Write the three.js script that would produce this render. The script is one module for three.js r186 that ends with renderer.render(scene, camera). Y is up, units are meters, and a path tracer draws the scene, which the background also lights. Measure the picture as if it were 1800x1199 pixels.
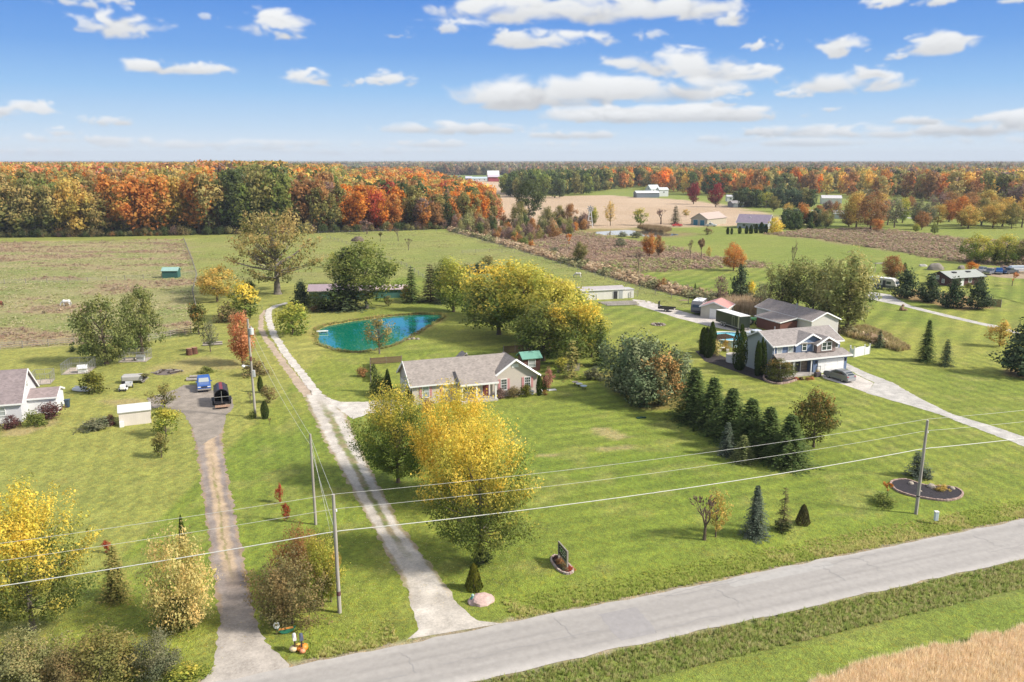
import * as THREE from 'three';
import { mergeGeometries } from 'three/addons/utils/BufferGeometryUtils.js';
import { MarchingCubes } from 'three/addons/objects/MarchingCubes.js';
import { RoundedBoxGeometry } from 'three/addons/geometries/RoundedBoxGeometry.js';

// ---------------------------------------------------------------- camera, sky, sun, exposure
const scene = new THREE.Scene();
const EYE = 33, FOCAL = 1440, HORIZON = 282;                 // a drone 33 m up
const PITCH = Math.atan((599.5 - HORIZON) / FOCAL);
const camera = new THREE.PerspectiveCamera(THREE.MathUtils.radToDeg(2 * Math.atan(599.5 / FOCAL)), 1800 / 1199, 0.5, 30000);
camera.position.set(0, EYE, 0);
camera.rotation.x = -PITCH;
scene.add(camera);
const EXPOSURE = 2.2, SUN = 3.0;
const renderer = new THREE.WebGLRenderer({ antialias: true });
renderer.setSize(1024, 682);
renderer.toneMapping = THREE.LinearToneMapping;
renderer.toneMappingExposure = EXPOSURE;
renderer.shadowMap.enabled = true;
document.body.appendChild(renderer.domElement);
const sunAz = 14 * Math.PI / 180, sunEl = 38 * Math.PI / 180;  // from the right, a little towards the camera
const sun = new THREE.DirectionalLight(new THREE.Color(1, 0.93, 0.82), SUN);
const sunDir = new THREE.Vector3(Math.cos(sunAz) * Math.cos(sunEl), Math.sin(sunEl), Math.sin(sunAz) * Math.cos(sunEl));
sun.position.copy(sunDir).multiplyScalar(400).add(new THREE.Vector3(20, 0, -160));
sun.target.position.set(20, 0, -160);
sun.castShadow = true; sun.shadow.radius = 11; sun.shadow.mapSize.set(4096, 4096);
Object.assign(sun.shadow.camera, { left: -260, right: 260, top: 260, bottom: -260, near: 10, far: 1200 });
scene.add(sun, sun.target);
scene.fog = new THREE.FogExp2(new THREE.Color(0.74, 0.82, 0.93), 0.0001);   // thin autumn haze

// ---------------------------------------------------------------- random numbers and noise
function rngOf(seed) {
  let a = (seed * 2654435761) >>> 0;
  return () => { a = (a + 0x6D2B79F5) | 0; let t = Math.imul(a ^ (a >>> 15), 1 | a); t = (t + Math.imul(t ^ (t >>> 7), 61 | t)) ^ t; return ((t ^ (t >>> 14)) >>> 0) / 4294967296; };
}
const hash2 = (x, y, s = 0) => { let h = Math.imul(x | 0, 374761393) + Math.imul(y | 0, 668265263) + Math.imul(s | 0, 1274126177); h = Math.imul(h ^ (h >>> 13), 1274126177); return ((h ^ (h >>> 16)) >>> 0) / 4294967296; };
const sm = (t) => t * t * (3 - 2 * t);
function vnoise(x, y, s = 0, per = 0) {
  const ix = Math.floor(x), iy = Math.floor(y), fx = sm(x - ix), fy = sm(y - iy);
  const w = (v) => per ? ((v % per) + per) % per : v;
  const a = hash2(w(ix), w(iy), s), b = hash2(w(ix + 1), w(iy), s), c = hash2(w(ix), w(iy + 1), s), d = hash2(w(ix + 1), w(iy + 1), s);
  return a + (b - a) * fx + (c - a) * fy + (a - b - c + d) * fx * fy;
}
function fbm(x, y, oct = 4, s = 0, per = 0) {
  let v = 0, a = 0.5, n = 0, f = 1;
  for (let i = 0; i < oct; i++) { v += a * vnoise(x * f, y * f, s + i * 17, per * f); n += a; a *= 0.5; f *= 2; }
  return v / n;
}
const clamp = (v, a = 0, b = 1) => Math.min(b, Math.max(a, v));
const ss = (a, b, v) => sm(clamp((v - a) / (b - a)));
const mix = (a, b, t) => a + (b - a) * t;
const mix3 = (a, b, t) => [a[0] + (b[0] - a[0]) * t, a[1] + (b[1] - a[1]) * t, a[2] + (b[2] - a[2]) * t];
const lin = (c) => { c /= 255; return c <= 0.04045 ? c / 12.92 : Math.pow((c + 0.055) / 1.055, 2.4); };
const L = (r, g, b) => [lin(r), lin(g), lin(b)];
const C3 = (c) => new THREE.Color().setRGB(c[0], c[1], c[2]);

// ---------------------------------------------------------------- the sky: air and fair-weather clouds
{
  const W = 4096, H = 2048, data = new Float32Array(W * H * 4);
  const D = 180 / Math.PI;
  // elevation (degrees) -> colour of the air
  const air = [[-90, L(150, 160, 160)], [-0.5, L(228, 239, 249)], [0.6, L(224, 237, 248)], [2.2, L(194, 221, 246)], [4.5, L(154, 199, 244)], [7, L(118, 171, 236)], [10.5, L(88, 146, 227)], [18, L(74, 134, 215)], [40, L(58, 108, 190)], [90, L(48, 90, 170)]];
  const airAt = (e) => { let i = 0; while (i < air.length - 2 && e > air[i + 1][0]) i++; return mix3(air[i][1], air[i + 1][1], clamp((e - air[i][0]) / (air[i + 1][0] - air[i][0]))); };
  // clouds: azimuth, elevation, half width, half height (degrees), thickness
  const clouds = [];
  const cp = Math.cos(PITCH), sp = Math.sin(PITCH);
  const dirOf = (px, py) => { const x = (px - 900) / FOCAL, y = -(py - 599.5) / FOCAL; const dy = y * cp - sp, dz = -cp - y * sp; return [Math.atan2(x, -dz) * D, Math.atan2(dy, Math.hypot(x, dz)) * D]; };
  const add = (px, py, w, h, k = 1, grey = 0) => { const [a, e] = dirOf(px, py), [a2] = dirOf(px + w / 2, py), [, e2] = dirOf(px, py - h / 2); clouds.push([a, e, Math.max(a2 - a, 0.2) * 1.3, Math.max(e2 - e, 0.12) * 1.4, k * 1.15, grey]); };
  for (const c of [
    [212, 46, 135, 48, 1.1], [150, 45, 60, 26, 0.45], [140, 4, 90, 20, 0.6], [205, 2, 60, 16, 0.7], [480, 48, 92, 52, 1.0], [300, 120, 170, 22, 0.9], [365, 122, 70, 18, 0.9], [540, 138, 88, 26, 1.1],
    [690, 141, 76, 26, 1.1], [625, 144, 40, 16, 0.6], [35, 197, 110, 34, 1.0, 0.2], [182, 214, 72, 18, 0.9, 0.3], [112, 233, 52, 16, 0.9, 0.1], [130, 246, 230, 14, 0.8, 0.3], [300, 254, 200, 14, 0.5, 0.4],
    [440, 258, 260, 16, 0.45, 0.4], [600, 266, 240, 14, 0.4, 0.4], [90, 268, 150, 12, 0.5, 0.4], [800, 48, 120, 24, 0.7], [880, 20, 170, 50, 1.2], [1040, 18, 260, 54, 1.5, 0.15], [1180, 18, 190, 40, 1.2, 0.1], [1285, 32, 90, 36, 1.0],
    [960, 72, 190, 32, 1.2, 0.1], [900, 66, 70, 26, 0.9], [1145, 62, 46, 20, 0.4], [1338, 82, 52, 20, 0.9], [1480, 85, 92, 40, 1.2], [1640, 78, 118, 42, 1.2], [1575, 100, 30, 12, 0.7], [1555, 6, 60, 20, 1.0], [1650, 3, 70, 14, 0.8], [1790, 0, 60, 10, 0.7],
    [1140, 112, 160, 44, 0.9], [1240, 122, 190, 52, 1.2], [1330, 132, 110, 30, 0.9], [1000, 165, 330, 52, 1.7, 0.35], [900, 175, 160, 44, 1.4, 0.4], [1150, 162, 240, 44, 1.4, 0.25], [1285, 162, 60, 22, 0.9], [1150, 204, 420, 32, 1.6, 0.45], [1060, 208, 140, 22, 1.2, 0.5], [1270, 204, 190, 26, 1.3, 0.4],
    [1470, 150, 190, 36, 1.2, 0.15], [1530, 130, 60, 30, 1.0], [1400, 165, 60, 14, 0.7], [830, 228, 260, 20, 1.0, 0.5], [1000, 238, 140, 16, 0.8, 0.5], [765, 254, 100, 14, 0.7, 0.4], [1460, 192, 40, 8, 0.5], [1420, 232, 260, 22, 1.0, 0.6], [1560, 236, 330, 20, 0.9, 0.6], [1700, 228, 240, 26, 1.2, 0.7],
    [1650, 212, 260, 14, 0.8, 0.4], [1790, 216, 120, 34, 1.3, 0.8], [1500, 250, 500, 14, 0.5, 0.5], [1250, 246, 240, 14, 0.4, 0.5], [600, 254, 300, 10, 0.3, 0.5], [700, 60, 40, 12, 0.3], [360, 30, 40, 10, 0.25], [1270, 180, 60, 16, 0.5], [960, 256, 130, 10, 0.4, 0.5]]) add(...c);
  const r = rngOf(91);
  for (let k = 0; k < 300; k++) {                             // the same sky goes on all round and overhead
    const a = r() * 360 - 180, e = Math.pow(r(), 1.35) * 80 + 1.0;
    if (Math.abs(a) < 36 && e < 17) continue;
    const s = 0.9 + r() * 2.2, w = s * (1.6 + e * 0.12);
    clouds.push([a, e, w / Math.max(0.25, Math.cos(e / D)), Math.min(w * 0.6, 0.5 + e * 0.11 * s), 0.6 + r() * 0.9, r() * 0.4]);
  }
  const alpha = new Float32Array(W * H), lit = new Float32Array(W * H);
  for (const [a0, e0, ra, re, k, grey] of clouds) {
    const x0 = Math.floor(((a0 - ra * 1.6) / 360 + 0.5) * W), x1 = Math.ceil(((a0 + ra * 1.6) / 360 + 0.5) * W);
    const y0 = Math.max(0, Math.floor(((e0 - re * 1.7) / 180 + 0.5) * H)), y1 = Math.min(H - 1, Math.ceil(((e0 + re * 1.7) / 180 + 0.5) * H));
    const fq = 1 / Math.max(0.55, Math.min(2.2, Math.sqrt(ra * re) * 0.9));
    for (let y = y0; y <= y1; y++) for (let x = x0; x <= x1; x++) {
      const a = (x + 0.5) / W * 360 - 180, e = (y + 0.5) / H * 180 - 90, da = (a - a0) / ra;
      let de = (e - e0) / re; if (de < 0) de *= 1.5;
      const q = 1 - da * da - de * de; if (q < -1.2) continue;
      const wx = a * fq * 1.1, wy = e * fq * 2.4;
      const n = fbm(wx + 2 * fbm(wx * 0.7 + 9, wy * 0.7, 2, 5), wy + 1.2 * fbm(wx * 0.8, wy * 0.8 + 4, 2, 6), 5, 40);
      const v = q * 0.62 * Math.sqrt(k) + (n - 0.52) * (k > 1.5 ? 1.5 : 1.9);
      const al = ss(-0.02, 0.62, v) * clamp(0.45 + 0.55 * k);
      if (al <= 0.002) continue;
      const n2 = fbm(wx + 1.1, wy + 0.35 / re * 0.3 + 0.25, 3, 40) - n;
      const li = clamp(0.93 + 0.16 * clamp(de, -1.2, 1) - grey * 0.26 * clamp(0.6 - de) - 0.5 * Math.max(0, n2) - 0.05 * ss(0.3, 1.1, v) * (de < 0 ? 1 : 0.3), 0.58, 1.06);
      const i = y * W + ((x % W) + W) % W, na = alpha[i] + al * (1 - alpha[i]);
      lit[i] = (lit[i] * alpha[i] * (1 - al) + li * al) / Math.max(na, 1e-4); alpha[i] = na;
    }
  }
  for (let y = 0; y < H; y++) {
    const e = (y + 0.5) / H * 180 - 90, base = airAt(e), far = ss(4, 0.2, e);
    for (let x = 0; x < W; x++) {
      // columns run round from -x: longitude of the texture -> azimuth from -z towards +x
      const lon = ((x + 0.5) / W - 0.5) * 2 * Math.PI, dx = Math.cos(lon), dz = Math.sin(lon), az = Math.atan2(dx, -dz) * D;
      const sx = Math.min(W - 1, Math.floor((az / 360 + 0.5) * W)), i = y * W + sx, al = alpha[i], li = lit[i];
      const o = (y * W + x) * 4, grey = [0.90 * li, 0.915 * li, 0.93 * li + 0.03 * (1 - li)];
      const warm = 1 + 0.1 * Math.max(0, Math.cos((az - 104) / D)) ** 4 * ss(70, 0, Math.abs(e - 38));
      for (let c = 0; c < 3; c++) data[o + c] = mix(base[c] * warm, mix(grey[c], base[c], far * 0.15), al) / EXPOSURE;
      data[o + 3] = 1;
    }
  }
  const t = new THREE.DataTexture(data, W, H, THREE.RGBAFormat, THREE.FloatType);
  t.mapping = THREE.EquirectangularReflectionMapping; t.magFilter = t.minFilter = THREE.LinearFilter; t.needsUpdate = true;
  scene.background = t; scene.environment = t;
}

// ---------------------------------------------------------------- from places on the photograph to places on the ground
const cpI = Math.cos(PITCH), spI = Math.sin(PITCH);
function G(px, py, h = 0) { const x = (px - 900) / FOCAL, y = -(py - 599.5) / FOCAL, t = (h - EYE) / (y * cpI - spI); return new THREE.Vector3(x * t, h, (-cpI - y * spI) * t); }
const perPx = (py) => { const y = -(py - 599.5) / FOCAL; return (-EYE / (y * cpI - spI)) / FOCAL; };   // metres per photo pixel at that ground row
function tall(base, top) { const z = G(900, base).z, y = -(top - 599.5) / FOCAL; return EYE + (y * cpI - spI) * (z / (-cpI - y * spI)); }
function poly(list) { return list.map(([x, y]) => { const g = G(x, y); return [g.x, g.z]; }); }
function inside(p, x, z) { let c = false; for (let i = 0, j = p.length - 1; i < p.length; j = i++) { if ((p[i][1] > z) !== (p[j][1] > z) && x < (p[j][0] - p[i][0]) * (z - p[i][1]) / (p[j][1] - p[i][1]) + p[i][0]) c = !c; } return c; }
function segDist(x, z, a, b) { const dx = b[0] - a[0], dz = b[1] - a[1], t = clamp(((x - a[0]) * dx + (z - a[1]) * dz) / (dx * dx + dz * dz)); return Math.hypot(x - a[0] - dx * t, z - a[1] - dz * t); }
function lineDist(x, z, p, closed) { let d = 1e9; for (let i = 0; i < p.length - (closed ? 0 : 1); i++) d = Math.min(d, segDist(x, z, p[i], p[(i + 1) % p.length])); return d; }
const signed = (p, x, z) => lineDist(x, z, p, true) * (inside(p, x, z) ? 1 : -1);   // > 0 inside
function boxed(p, m) { let a = [1e9, -1e9, 1e9, -1e9]; for (const [x, z] of p) a = [Math.min(a[0], x - m), Math.max(a[1], x + m), Math.min(a[2], z - m), Math.max(a[3], z + m)]; return a; }
function zone(list, soft) { const p = poly(list), b = boxed(p, soft * 2 + 2); return { p, w: (x, z) => (x < b[0] || x > b[1] || z < b[2] || z > b[3]) ? 0 : ss(-soft, soft, signed(p, x, z) + (fbm(x / 4, z / 4, 3, 3) - 0.5) * soft * 2.5), in: (x, z) => x > b[0] && x < b[1] && z > b[2] && z < b[3] && inside(p, x, z) }; }

// ---------------------------------------------------------------- naming
const used = new Map();
function numbered(name) { const n = used.get(name) ?? 0; used.set(name, n + 1); return n ? `${name}_${String(n).padStart(3, '0')}` : name; }
function tag(o, label, category, group) { o.userData.label = label; o.userData.category = category; if (group) o.userData.group = group; return o; }
function shade(m) { m.castShadow = m.receiveShadow = true; return m; }
function mesh(name, geo, mat, parent) { const m = shade(new THREE.Mesh(geo, mat)); m.name = numbered(name); (parent ?? scene).add(m); return m; }
function thing(name, label, category, pos, turn = 0, group) { const o = new THREE.Group(); o.name = numbered(name); if (pos) o.position.copy(pos); o.rotation.y = turn; scene.add(o); return tag(o, label, category, group); }
function struct(name, geo, mat) { const m = mesh(name, geo, mat); m.userData.kind = 'structure'; return m; }
function stuff(name, geo, mat, places, label, category, parent) {         // places: [Matrix4, colour?]
  const m = shade(new THREE.InstancedMesh(geo, mat, places.length)); m.name = numbered(name);
  places.forEach(([mt, c], i) => { m.setMatrixAt(i, mt); if (c) m.setColorAt(i, c); });
  m.userData.kind = 'stuff'; if (label) { m.userData.label = label; m.userData.category = category; }
  (parent ?? scene).add(m); return m;
}
const _p = new THREE.Vector3(), _q = new THREE.Quaternion(), _s = new THREE.Vector3(), _e = new THREE.Euler();
function place(x, y, z, ry = 0, sx = 1, sy = sx, sz = sx, rx = 0, rz = 0) { return new THREE.Matrix4().compose(_p.set(x, y, z), _q.setFromEuler(_e.set(rx, ry, rz, 'YXZ')), _s.set(sx, sy, sz)); }

// ---------------------------------------------------------------- textures
function noiseTex(size, fn, srgb) {
  const d = new Uint8Array(size * size * 4);
  for (let y = 0; y < size; y++) for (let x = 0; x < size; x++) { const c = fn(x / size, y / size), o = (y * size + x) * 4; for (let k = 0; k < 3; k++) d[o + k] = clamp(Array.isArray(c) ? c[k] : c) * 255; d[o + 3] = 255; }
  const t = new THREE.DataTexture(d, size, size); t.wrapS = t.wrapT = THREE.RepeatWrapping; t.magFilter = THREE.LinearFilter; t.minFilter = THREE.LinearMipmapLinearFilter; t.generateMipmaps = true;
  if (srgb) t.colorSpace = THREE.SRGBColorSpace; t.needsUpdate = true; return t;
}
const times = (t, u, v = u) => { const c = t.clone(); c.repeat.set(u, v); c.needsUpdate = true; return c; };
// grass: fine blades, tufts, bare flecks; 16 m a tile
const grassTex = noiseTex(1024, (u, v) => {
  const f = fbm(u * 256, v * 256, 2, 1, 256), m = fbm(u * 48, v * 48, 3, 2, 48), b = fbm(u * 10, v * 10, 3, 3, 10);
  const g = 0.62 + (f - 0.5) * 0.55 + (m - 0.5) * 0.42 + (b - 0.5) * 0.2, y = ss(0.55, 0.8, fbm(u * 90, v * 90, 2, 8, 90));
  return [g * (1 + 0.18 * y), g, g * (0.95 - 0.2 * y)];
});
const grassBump = noiseTex(512, (u, v) => 0.5 + (fbm(u * 128, v * 128, 2, 4, 128) - 0.5) * 0.8 + (fbm(u * 24, v * 24, 2, 5, 24) - 0.5) * 0.6);
const gritTex = noiseTex(512, (u, v) => { const f = hash2(u * 512 | 0, v * 512 | 0, 9), m = fbm(u * 60, v * 60, 3, 10, 60); const g = 0.7 + (f - 0.5) * 0.35 + (m - 0.5) * 0.35; return [g, g, g]; });
const plainTex = noiseTex(256, (u, v) => 0.86 + (fbm(u * 8, v * 8, 4, 12, 8) - 0.5) * 0.22 + (hash2(u * 256 | 0, v * 256 | 0, 2) - 0.5) * 0.05);

// ---------------------------------------------------------------- ground: lawns, pastures, fields
const ROAD_TURN = 20.1 * Math.PI / 180;                       // houses, drives and field lines stand square to the road
const U = new THREE.Vector3(Math.cos(ROAD_TURN), 0, -Math.sin(ROAD_TURN)), B = new THREE.Vector3(-Math.sin(ROAD_TURN), 0, -Math.cos(ROAD_TURN));
const rA = G(1249, 1024), ROAD_W = 5.7;                       // a point on the far edge of the road
const roadV = (x, z) => (x - rA.x) * B.x + (z - rA.z) * B.z;    // metres behind the road's far edge
const roadU = (x, z) => (x - rA.x) * U.x + (z - rA.z) * U.z;
const atRoad = (u, v, y = 0) => new THREE.Vector3(rA.x + U.x * u + B.x * v, y, rA.z + U.z * u + B.z * v);

const Z = {
  horse: zone([[-160, 427], [0, 426], [322, 421], [338, 452], [350, 490], [340, 520], [336, 590], [262, 600], [130, 606], [-160, 622]], 1.5),
  back: zone([[326, 420], [420, 412], [560, 410], [700, 407], [800, 408], [900, 437], [1000, 468], [1130, 505], [1235, 541], [1120, 540], [1010, 520], [830, 480], [540, 500], [350, 490]], 2),
  brush: zone([[800, 402], [900, 398], [1010, 404], [1052, 414], [1170, 432], [1245, 452], [1345, 463], [1330, 470], [1240, 470], [1120, 480], [1108, 488], [1040, 466], [930, 434]], 3),
  farBrush: zone([[1352, 412], [1420, 404], [1540, 401], [1680, 418], [1830, 428], [1830, 474], [1700, 463], [1560, 440], [1440, 420]], 3),
  crop: zone([[835, 317], [893, 321], [960, 345], [1065, 343], [1215, 352], [1300, 364], [1415, 394], [1230, 398], [1040, 402], [862, 400], [800, 360]], 4),
  hedge: zone([[790, 402], [930, 437], [1060, 470], [1150, 496], [1260, 522], [1340, 540], [1440, 566], [1540, 598], [1560, 612], [1500, 590], [1420, 574], [1300, 545], [1240, 532], [1120, 502], [1040, 478], [900, 436], [790, 406]], 0.8),
  pines: zone([[1040, 655], [1080, 690], [1120, 715], [1200, 722], [1215, 690], [1180, 660]], 1.5),
  rightPines: zone([[1570, 522], [1600, 528], [1690, 545], [1745, 542], [1700, 520], [1600, 508]], 0.8),
  edgePine: zone([[1765, 660], [1830, 672], [1830, 645], [1770, 650]], 0.7),
  patchA: zone([[1040, 752], [1068, 752], [1110, 768], [1080, 774], [1052, 764]], 0.35),
  patchB: zone([[1044, 786], [1115, 782], [1118, 791], [1060, 794]], 0.3),
  patchC: zone([[940, 797], [985, 796], [985, 803], [945, 804]], 0.25),
  worn: zone([[250, 650], [330, 628], [420, 632], [440, 648], [300, 660]], 1.5),
  worn2: zone([[180, 705], [235, 700], [262, 705], [210, 715]], 0.8),
  yard: zone([[0, 740], [40, 752], [100, 735], [105, 745], [40, 765], [0, 768]], 0.6),
};
const pond = poly([[561, 579], [575, 571], [620, 563], [660, 558], [700, 553], [740, 551], [775, 552], [776, 558], [760, 567], [735, 580], [715, 592], [690, 605], [660, 613], [625, 617], [590, 612], [563, 602]]);
const pondB = boxed(pond, 8);
const farPond = poly([[1040, 407], [1060, 404], [1100, 403], [1140, 405], [1165, 408], [1196, 411], [1165, 414], [1120, 413], [1060, 411]]);
const farPondB = boxed(farPond, 20);
function pondDepth(x, z) {
  let h = 0;
  if (x > pondB[0] && x < pondB[1] && z > pondB[2] && z < pondB[3]) { const s = signed(pond, x, z); h = s > 0 ? -1.6 * ss(-0.2, 3, s) - 0.35 * ss(-1.2, 0.4, s) : s > -1.6 ? -0.35 * ss(-1.6, 0.4, s) : 0; }
  if (x > farPondB[0] && x < farPondB[1] && z > farPondB[2] && z < farPondB[3]) { const s = signed(farPond, x, z); h = Math.min(h, -1.2 * ss(-4, 4, s)); }
  return h;
}
function height(x, z) {
  const v = roadV(x, z);
  let h = pondDepth(x, z);
  const u = roadU(x, z), drive = Math.max(ss(-26.5, -25, u) * ss(-15, -16.5, u), ss(-41, -39.5, u) * ss(-30, -31.5, u));   // drives cross the ditch on culverts
  if (v > 0 && v < 4.5) h -= 0.4 * (1 - drive) * Math.sin(clamp((v - 0.3) / 4.2) * Math.PI);             // roadside ditches
  else if (v < -ROAD_W && v > -ROAD_W - 4) h -= 0.45 * Math.sin(clamp((-v - ROAD_W - 0.3) / 3.7) * Math.PI);
  return h;
}
const stripes = (x, z, ang, w) => { const s = (x * Math.cos(ang) + z * Math.sin(ang)) / w + 0.5 * fbm(x / 14, z / 14, 2, 21); const f = s - Math.floor(s); return (ss(0.42, 0.58, f) - ss(0.92, 1.08, f) - ss(-0.08, 0.08, f) + ss(-0.08, 0.08, f)) * 2 - 1; };
function groundColor(x, z) {
  const far = -z, big = fbm(x / 38, z / 38, 3, 31), mid = fbm(x / 9, z / 9, 3, 32), fine = fbm(x / 2.6, z / 2.6, 3, 33), v = roadV(x, z), u = roadU(x, z);
  let c = mix3([0.168, 0.222, 0.025], [0.255, 0.272, 0.046], clamp((big - 0.35) * 1.5 + (mid - 0.5) * 0.9 + 0.1));
  c = mix3(c, [0.118, 0.188, 0.014], ss(0.52, 0.7, fbm(x / 17, z / 17, 3, 35)) * 0.45);
  c = mix3(c, [0.300, 0.280, 0.090], ss(0.55, 0.78, fine) * 0.35);
  { const s = fbm((x * U.x + z * U.z) / 5, (x * B.x + z * B.z) / 1.3, 3, 38) - 0.5; c = c.map((n) => n * (1 + s * 0.16)); }
  if (v < -ROAD_W - 4) c = mix3(c, [0.165, 0.225, 0.034], 0.55);
  if (x < -33 && v > 4) c = mix3(c, [0.320, 0.305, 0.085], 0.5);                            // the left-hand neighbour's lawn is drier
  if (far > 250) c = mix3(c, [0.200, 0.245, 0.042], 0.5);
  let k = 0;                                                                                // mowing passes lie either way
  if (v > 5) { if (x > 4 && far < 260) k = stripes(x, z, x < 38 && far < 140 ? 1.22 : -ROAD_TURN, 2.4) * (x < 38 && far < 140 ? 0.11 : 0.15); else if (x > -40 && x < 4 && far < 150) k = stripes(x, z, -ROAD_TURN, 1.8) * 0.13; else if (x <= -40) k = stripes(x, z, -ROAD_TURN, 2.0) * 0.09; }
  k *= 0.5 + fbm(x / 11, z / 11, 2, 36);
  c = c.map((n, i) => n * (1 + k * (i === 1 ? 1 : 1.15)));
  const put = (w, col) => { if (w > 0) c = mix3(c, col, w); };
  let w = Z.horse.w(x, z);
  if (w > 0) {
    let h = mix3([0.280, 0.300, 0.100], [0.360, 0.340, 0.160], clamp(mid * 1.6 - 0.3));
    h = mix3(h, [0.215, 0.270, 0.070], ss(0.5, 0.7, fbm(x / 7, z / 13, 3, 41)) * 0.7);
    h = mix3(h, [0.400, 0.300, 0.190], ss(0.48, 0.68, fbm(x / 26, z / 8, 4, 42) + ss(-190, -330, z) * 0.17) * 0.65);
    put(w, h);
  }
  w = Z.back.w(x, z); if (w > 0) put(w, mix3(mix3([0.300, 0.320, 0.085], [0.235, 0.280, 0.062], clamp(mid * 1.8 - 0.4)), [0.30, 0.27, 0.11], ss(0.5, 0.75, fbm(x / 20, z / 9, 3, 44)) * 0.5));
  w = Math.max(Z.brush.w(x, z), Z.farBrush.w(x, z)); if (w > 0) put(w, mix3(mix3([0.330, 0.225, 0.150], [0.270, 0.215, 0.115], clamp(mid * 2 - 0.5)), [0.19, 0.20, 0.06], ss(0.55, 0.72, fbm(x / 15, z / 22, 3, 45)) * 0.7));
  w = Z.crop.w(x, z); if (w > 0) put(w, mix3([0.560, 0.430, 0.320], [0.500, 0.370, 0.260], clamp(big * 2.2 - 0.6)));
  put(Z.hedge.w(x, z) * 0.8, [0.190, 0.150, 0.075]);
  put(Z.pines.w(x, z) * (0.35 + 0.4 * fine), [0.27, 0.165, 0.07]);
  put(Z.rightPines.w(x, z) * 0.75, [0.33, 0.19, 0.10]); put(Z.edgePine.w(x, z) * 0.7, [0.33, 0.19, 0.10]);
  put(Math.max(Z.patchA.w(x, z), Z.patchB.w(x, z), Z.patchC.w(x, z)) * 0.65, [0.40, 0.315, 0.17]);
  put(Math.max(Z.worn.w(x, z) * 0.5, Z.worn2.w(x, z) * 0.7, Z.yard.w(x, z) * 0.8), [0.36, 0.28, 0.14]);
  if (x > pondB[0] && x < pondB[1] && z > pondB[2] && z < pondB[3]) { const s = -signed(pond, x, z); if (s < 2.5) put(ss(2.2, 0.2, s + (fine - 0.5) * 1.6) * (z < -150 ? 0.6 : 0.18), [0.30, 0.20, 0.09]); if (s < -0.5) put(ss(-0.4, -2, s), [0.01, 0.11, 0.085]); }
  if (x > farPondB[0] && x < farPondB[1] && z > farPondB[2] && z < farPondB[3]) { const s = -signed(farPond, x, z); put(ss(14, 0, s + (mid - 0.5) * 8) * 0.8, [0.26, 0.18, 0.09]); }
  if (v > -0.2 && v < 5) put(ss(5, 2.5, v) * 0.6, [0.165, 0.205, 0.028]);
  if (v < 0.5 && v > -ROAD_W - 0.6) put(1, [0.30, 0.25, 0.18]);
  if (v <= -ROAD_W && v > -ROAD_W - 4) put(ss(-ROAD_W - 4, -ROAD_W - 2.6, v) * 0.75, [0.150, 0.190, 0.042]);
  if (v > 0) put(ss(0.9, 0.1, v + fine * 0.5), [0.32, 0.27, 0.19]);
  return c;
}
const fieldMat = (bump) => new THREE.MeshStandardMaterial({ vertexColors: true, map: times(grassTex, 1 / 16), bumpMap: times(grassBump, 1 / 8), bumpScale: bump, roughness: 1 });
const turf = fieldMat(0.08), rough = fieldMat(0.22);
const ZONES = [['lawn', turf, null], ['pasture', rough, Z.horse], ['back_pasture', rough, Z.back], ['brush_field', rough, Z.brush], ['far_brush_field', rough, Z.farBrush], ['crop_field', rough, Z.crop]];
const pieces = ZONES.map(() => []);
function groundGrid(x0, x1, z0, z1, cell) {
  const nx = Math.round((x1 - x0) / cell), nz = Math.round((z1 - z0) / cell), verts = ZONES.map(() => ({ p: [], c: [], uv: [], i: [], id: new Map() }));
  const col = new Float32Array((nx + 1) * (nz + 1) * 3);
  for (let j = 0; j <= nz; j++) for (let i = 0; i <= nx; i++) { const c = groundColor(x0 + i * cell, z0 + j * cell); for (let k = 0; k < 3; k++) col[(j * (nx + 1) + i) * 3 + k] = c[k] * 1.55; }
  for (let j = 0; j < nz; j++) for (let i = 0; i < nx; i++) {
    const cx = x0 + (i + 0.5) * cell, cz = z0 + (j + 0.5) * cell;
    let q = 0; for (let k = 1; k < ZONES.length; k++) if (ZONES[k][2].in(cx, cz)) { q = k; break; }
    const g = verts[q], at = (ii, jj) => { const key = jj * (nx + 1) + ii; let n = g.id.get(key); if (n === undefined) { n = g.p.length / 3; g.id.set(key, n); const x = x0 + ii * cell, z = z0 + jj * cell; g.p.push(x, height(x, z), z); g.uv.push(x, z); g.c.push(col[key * 3], col[key * 3 + 1], col[key * 3 + 2]); } return n; };
    const a = at(i, j), b = at(i + 1, j), c = at(i + 1, j + 1), d = at(i, j + 1); g.i.push(a, d, b, b, d, c);
  }
  verts.forEach((g, q) => { if (!g.i.length) return; const o = new THREE.BufferGeometry(); o.setAttribute('position', new THREE.Float32BufferAttribute(g.p, 3)); o.setAttribute('uv', new THREE.Float32BufferAttribute(g.uv, 2)); o.setAttribute('color', new THREE.Float32BufferAttribute(g.c, 3)); o.setIndex(g.i); pieces[q].push(o); });
}
groundGrid(-100, 120, -140, -28, 0.8);
groundGrid(-196, -100, -300, -28, 1.6); groundGrid(120, 216, -300, -28, 1.6); groundGrid(-100, 120, -300, -140, 1.6);
groundGrid(-600, 1000, -1500, -300, 8);
ZONES.forEach(([name, mat], q) => { if (pieces[q].length) { const g = mergeGeometries(pieces[q]); g.computeVertexNormals(); struct(name, g, mat); } });
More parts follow.
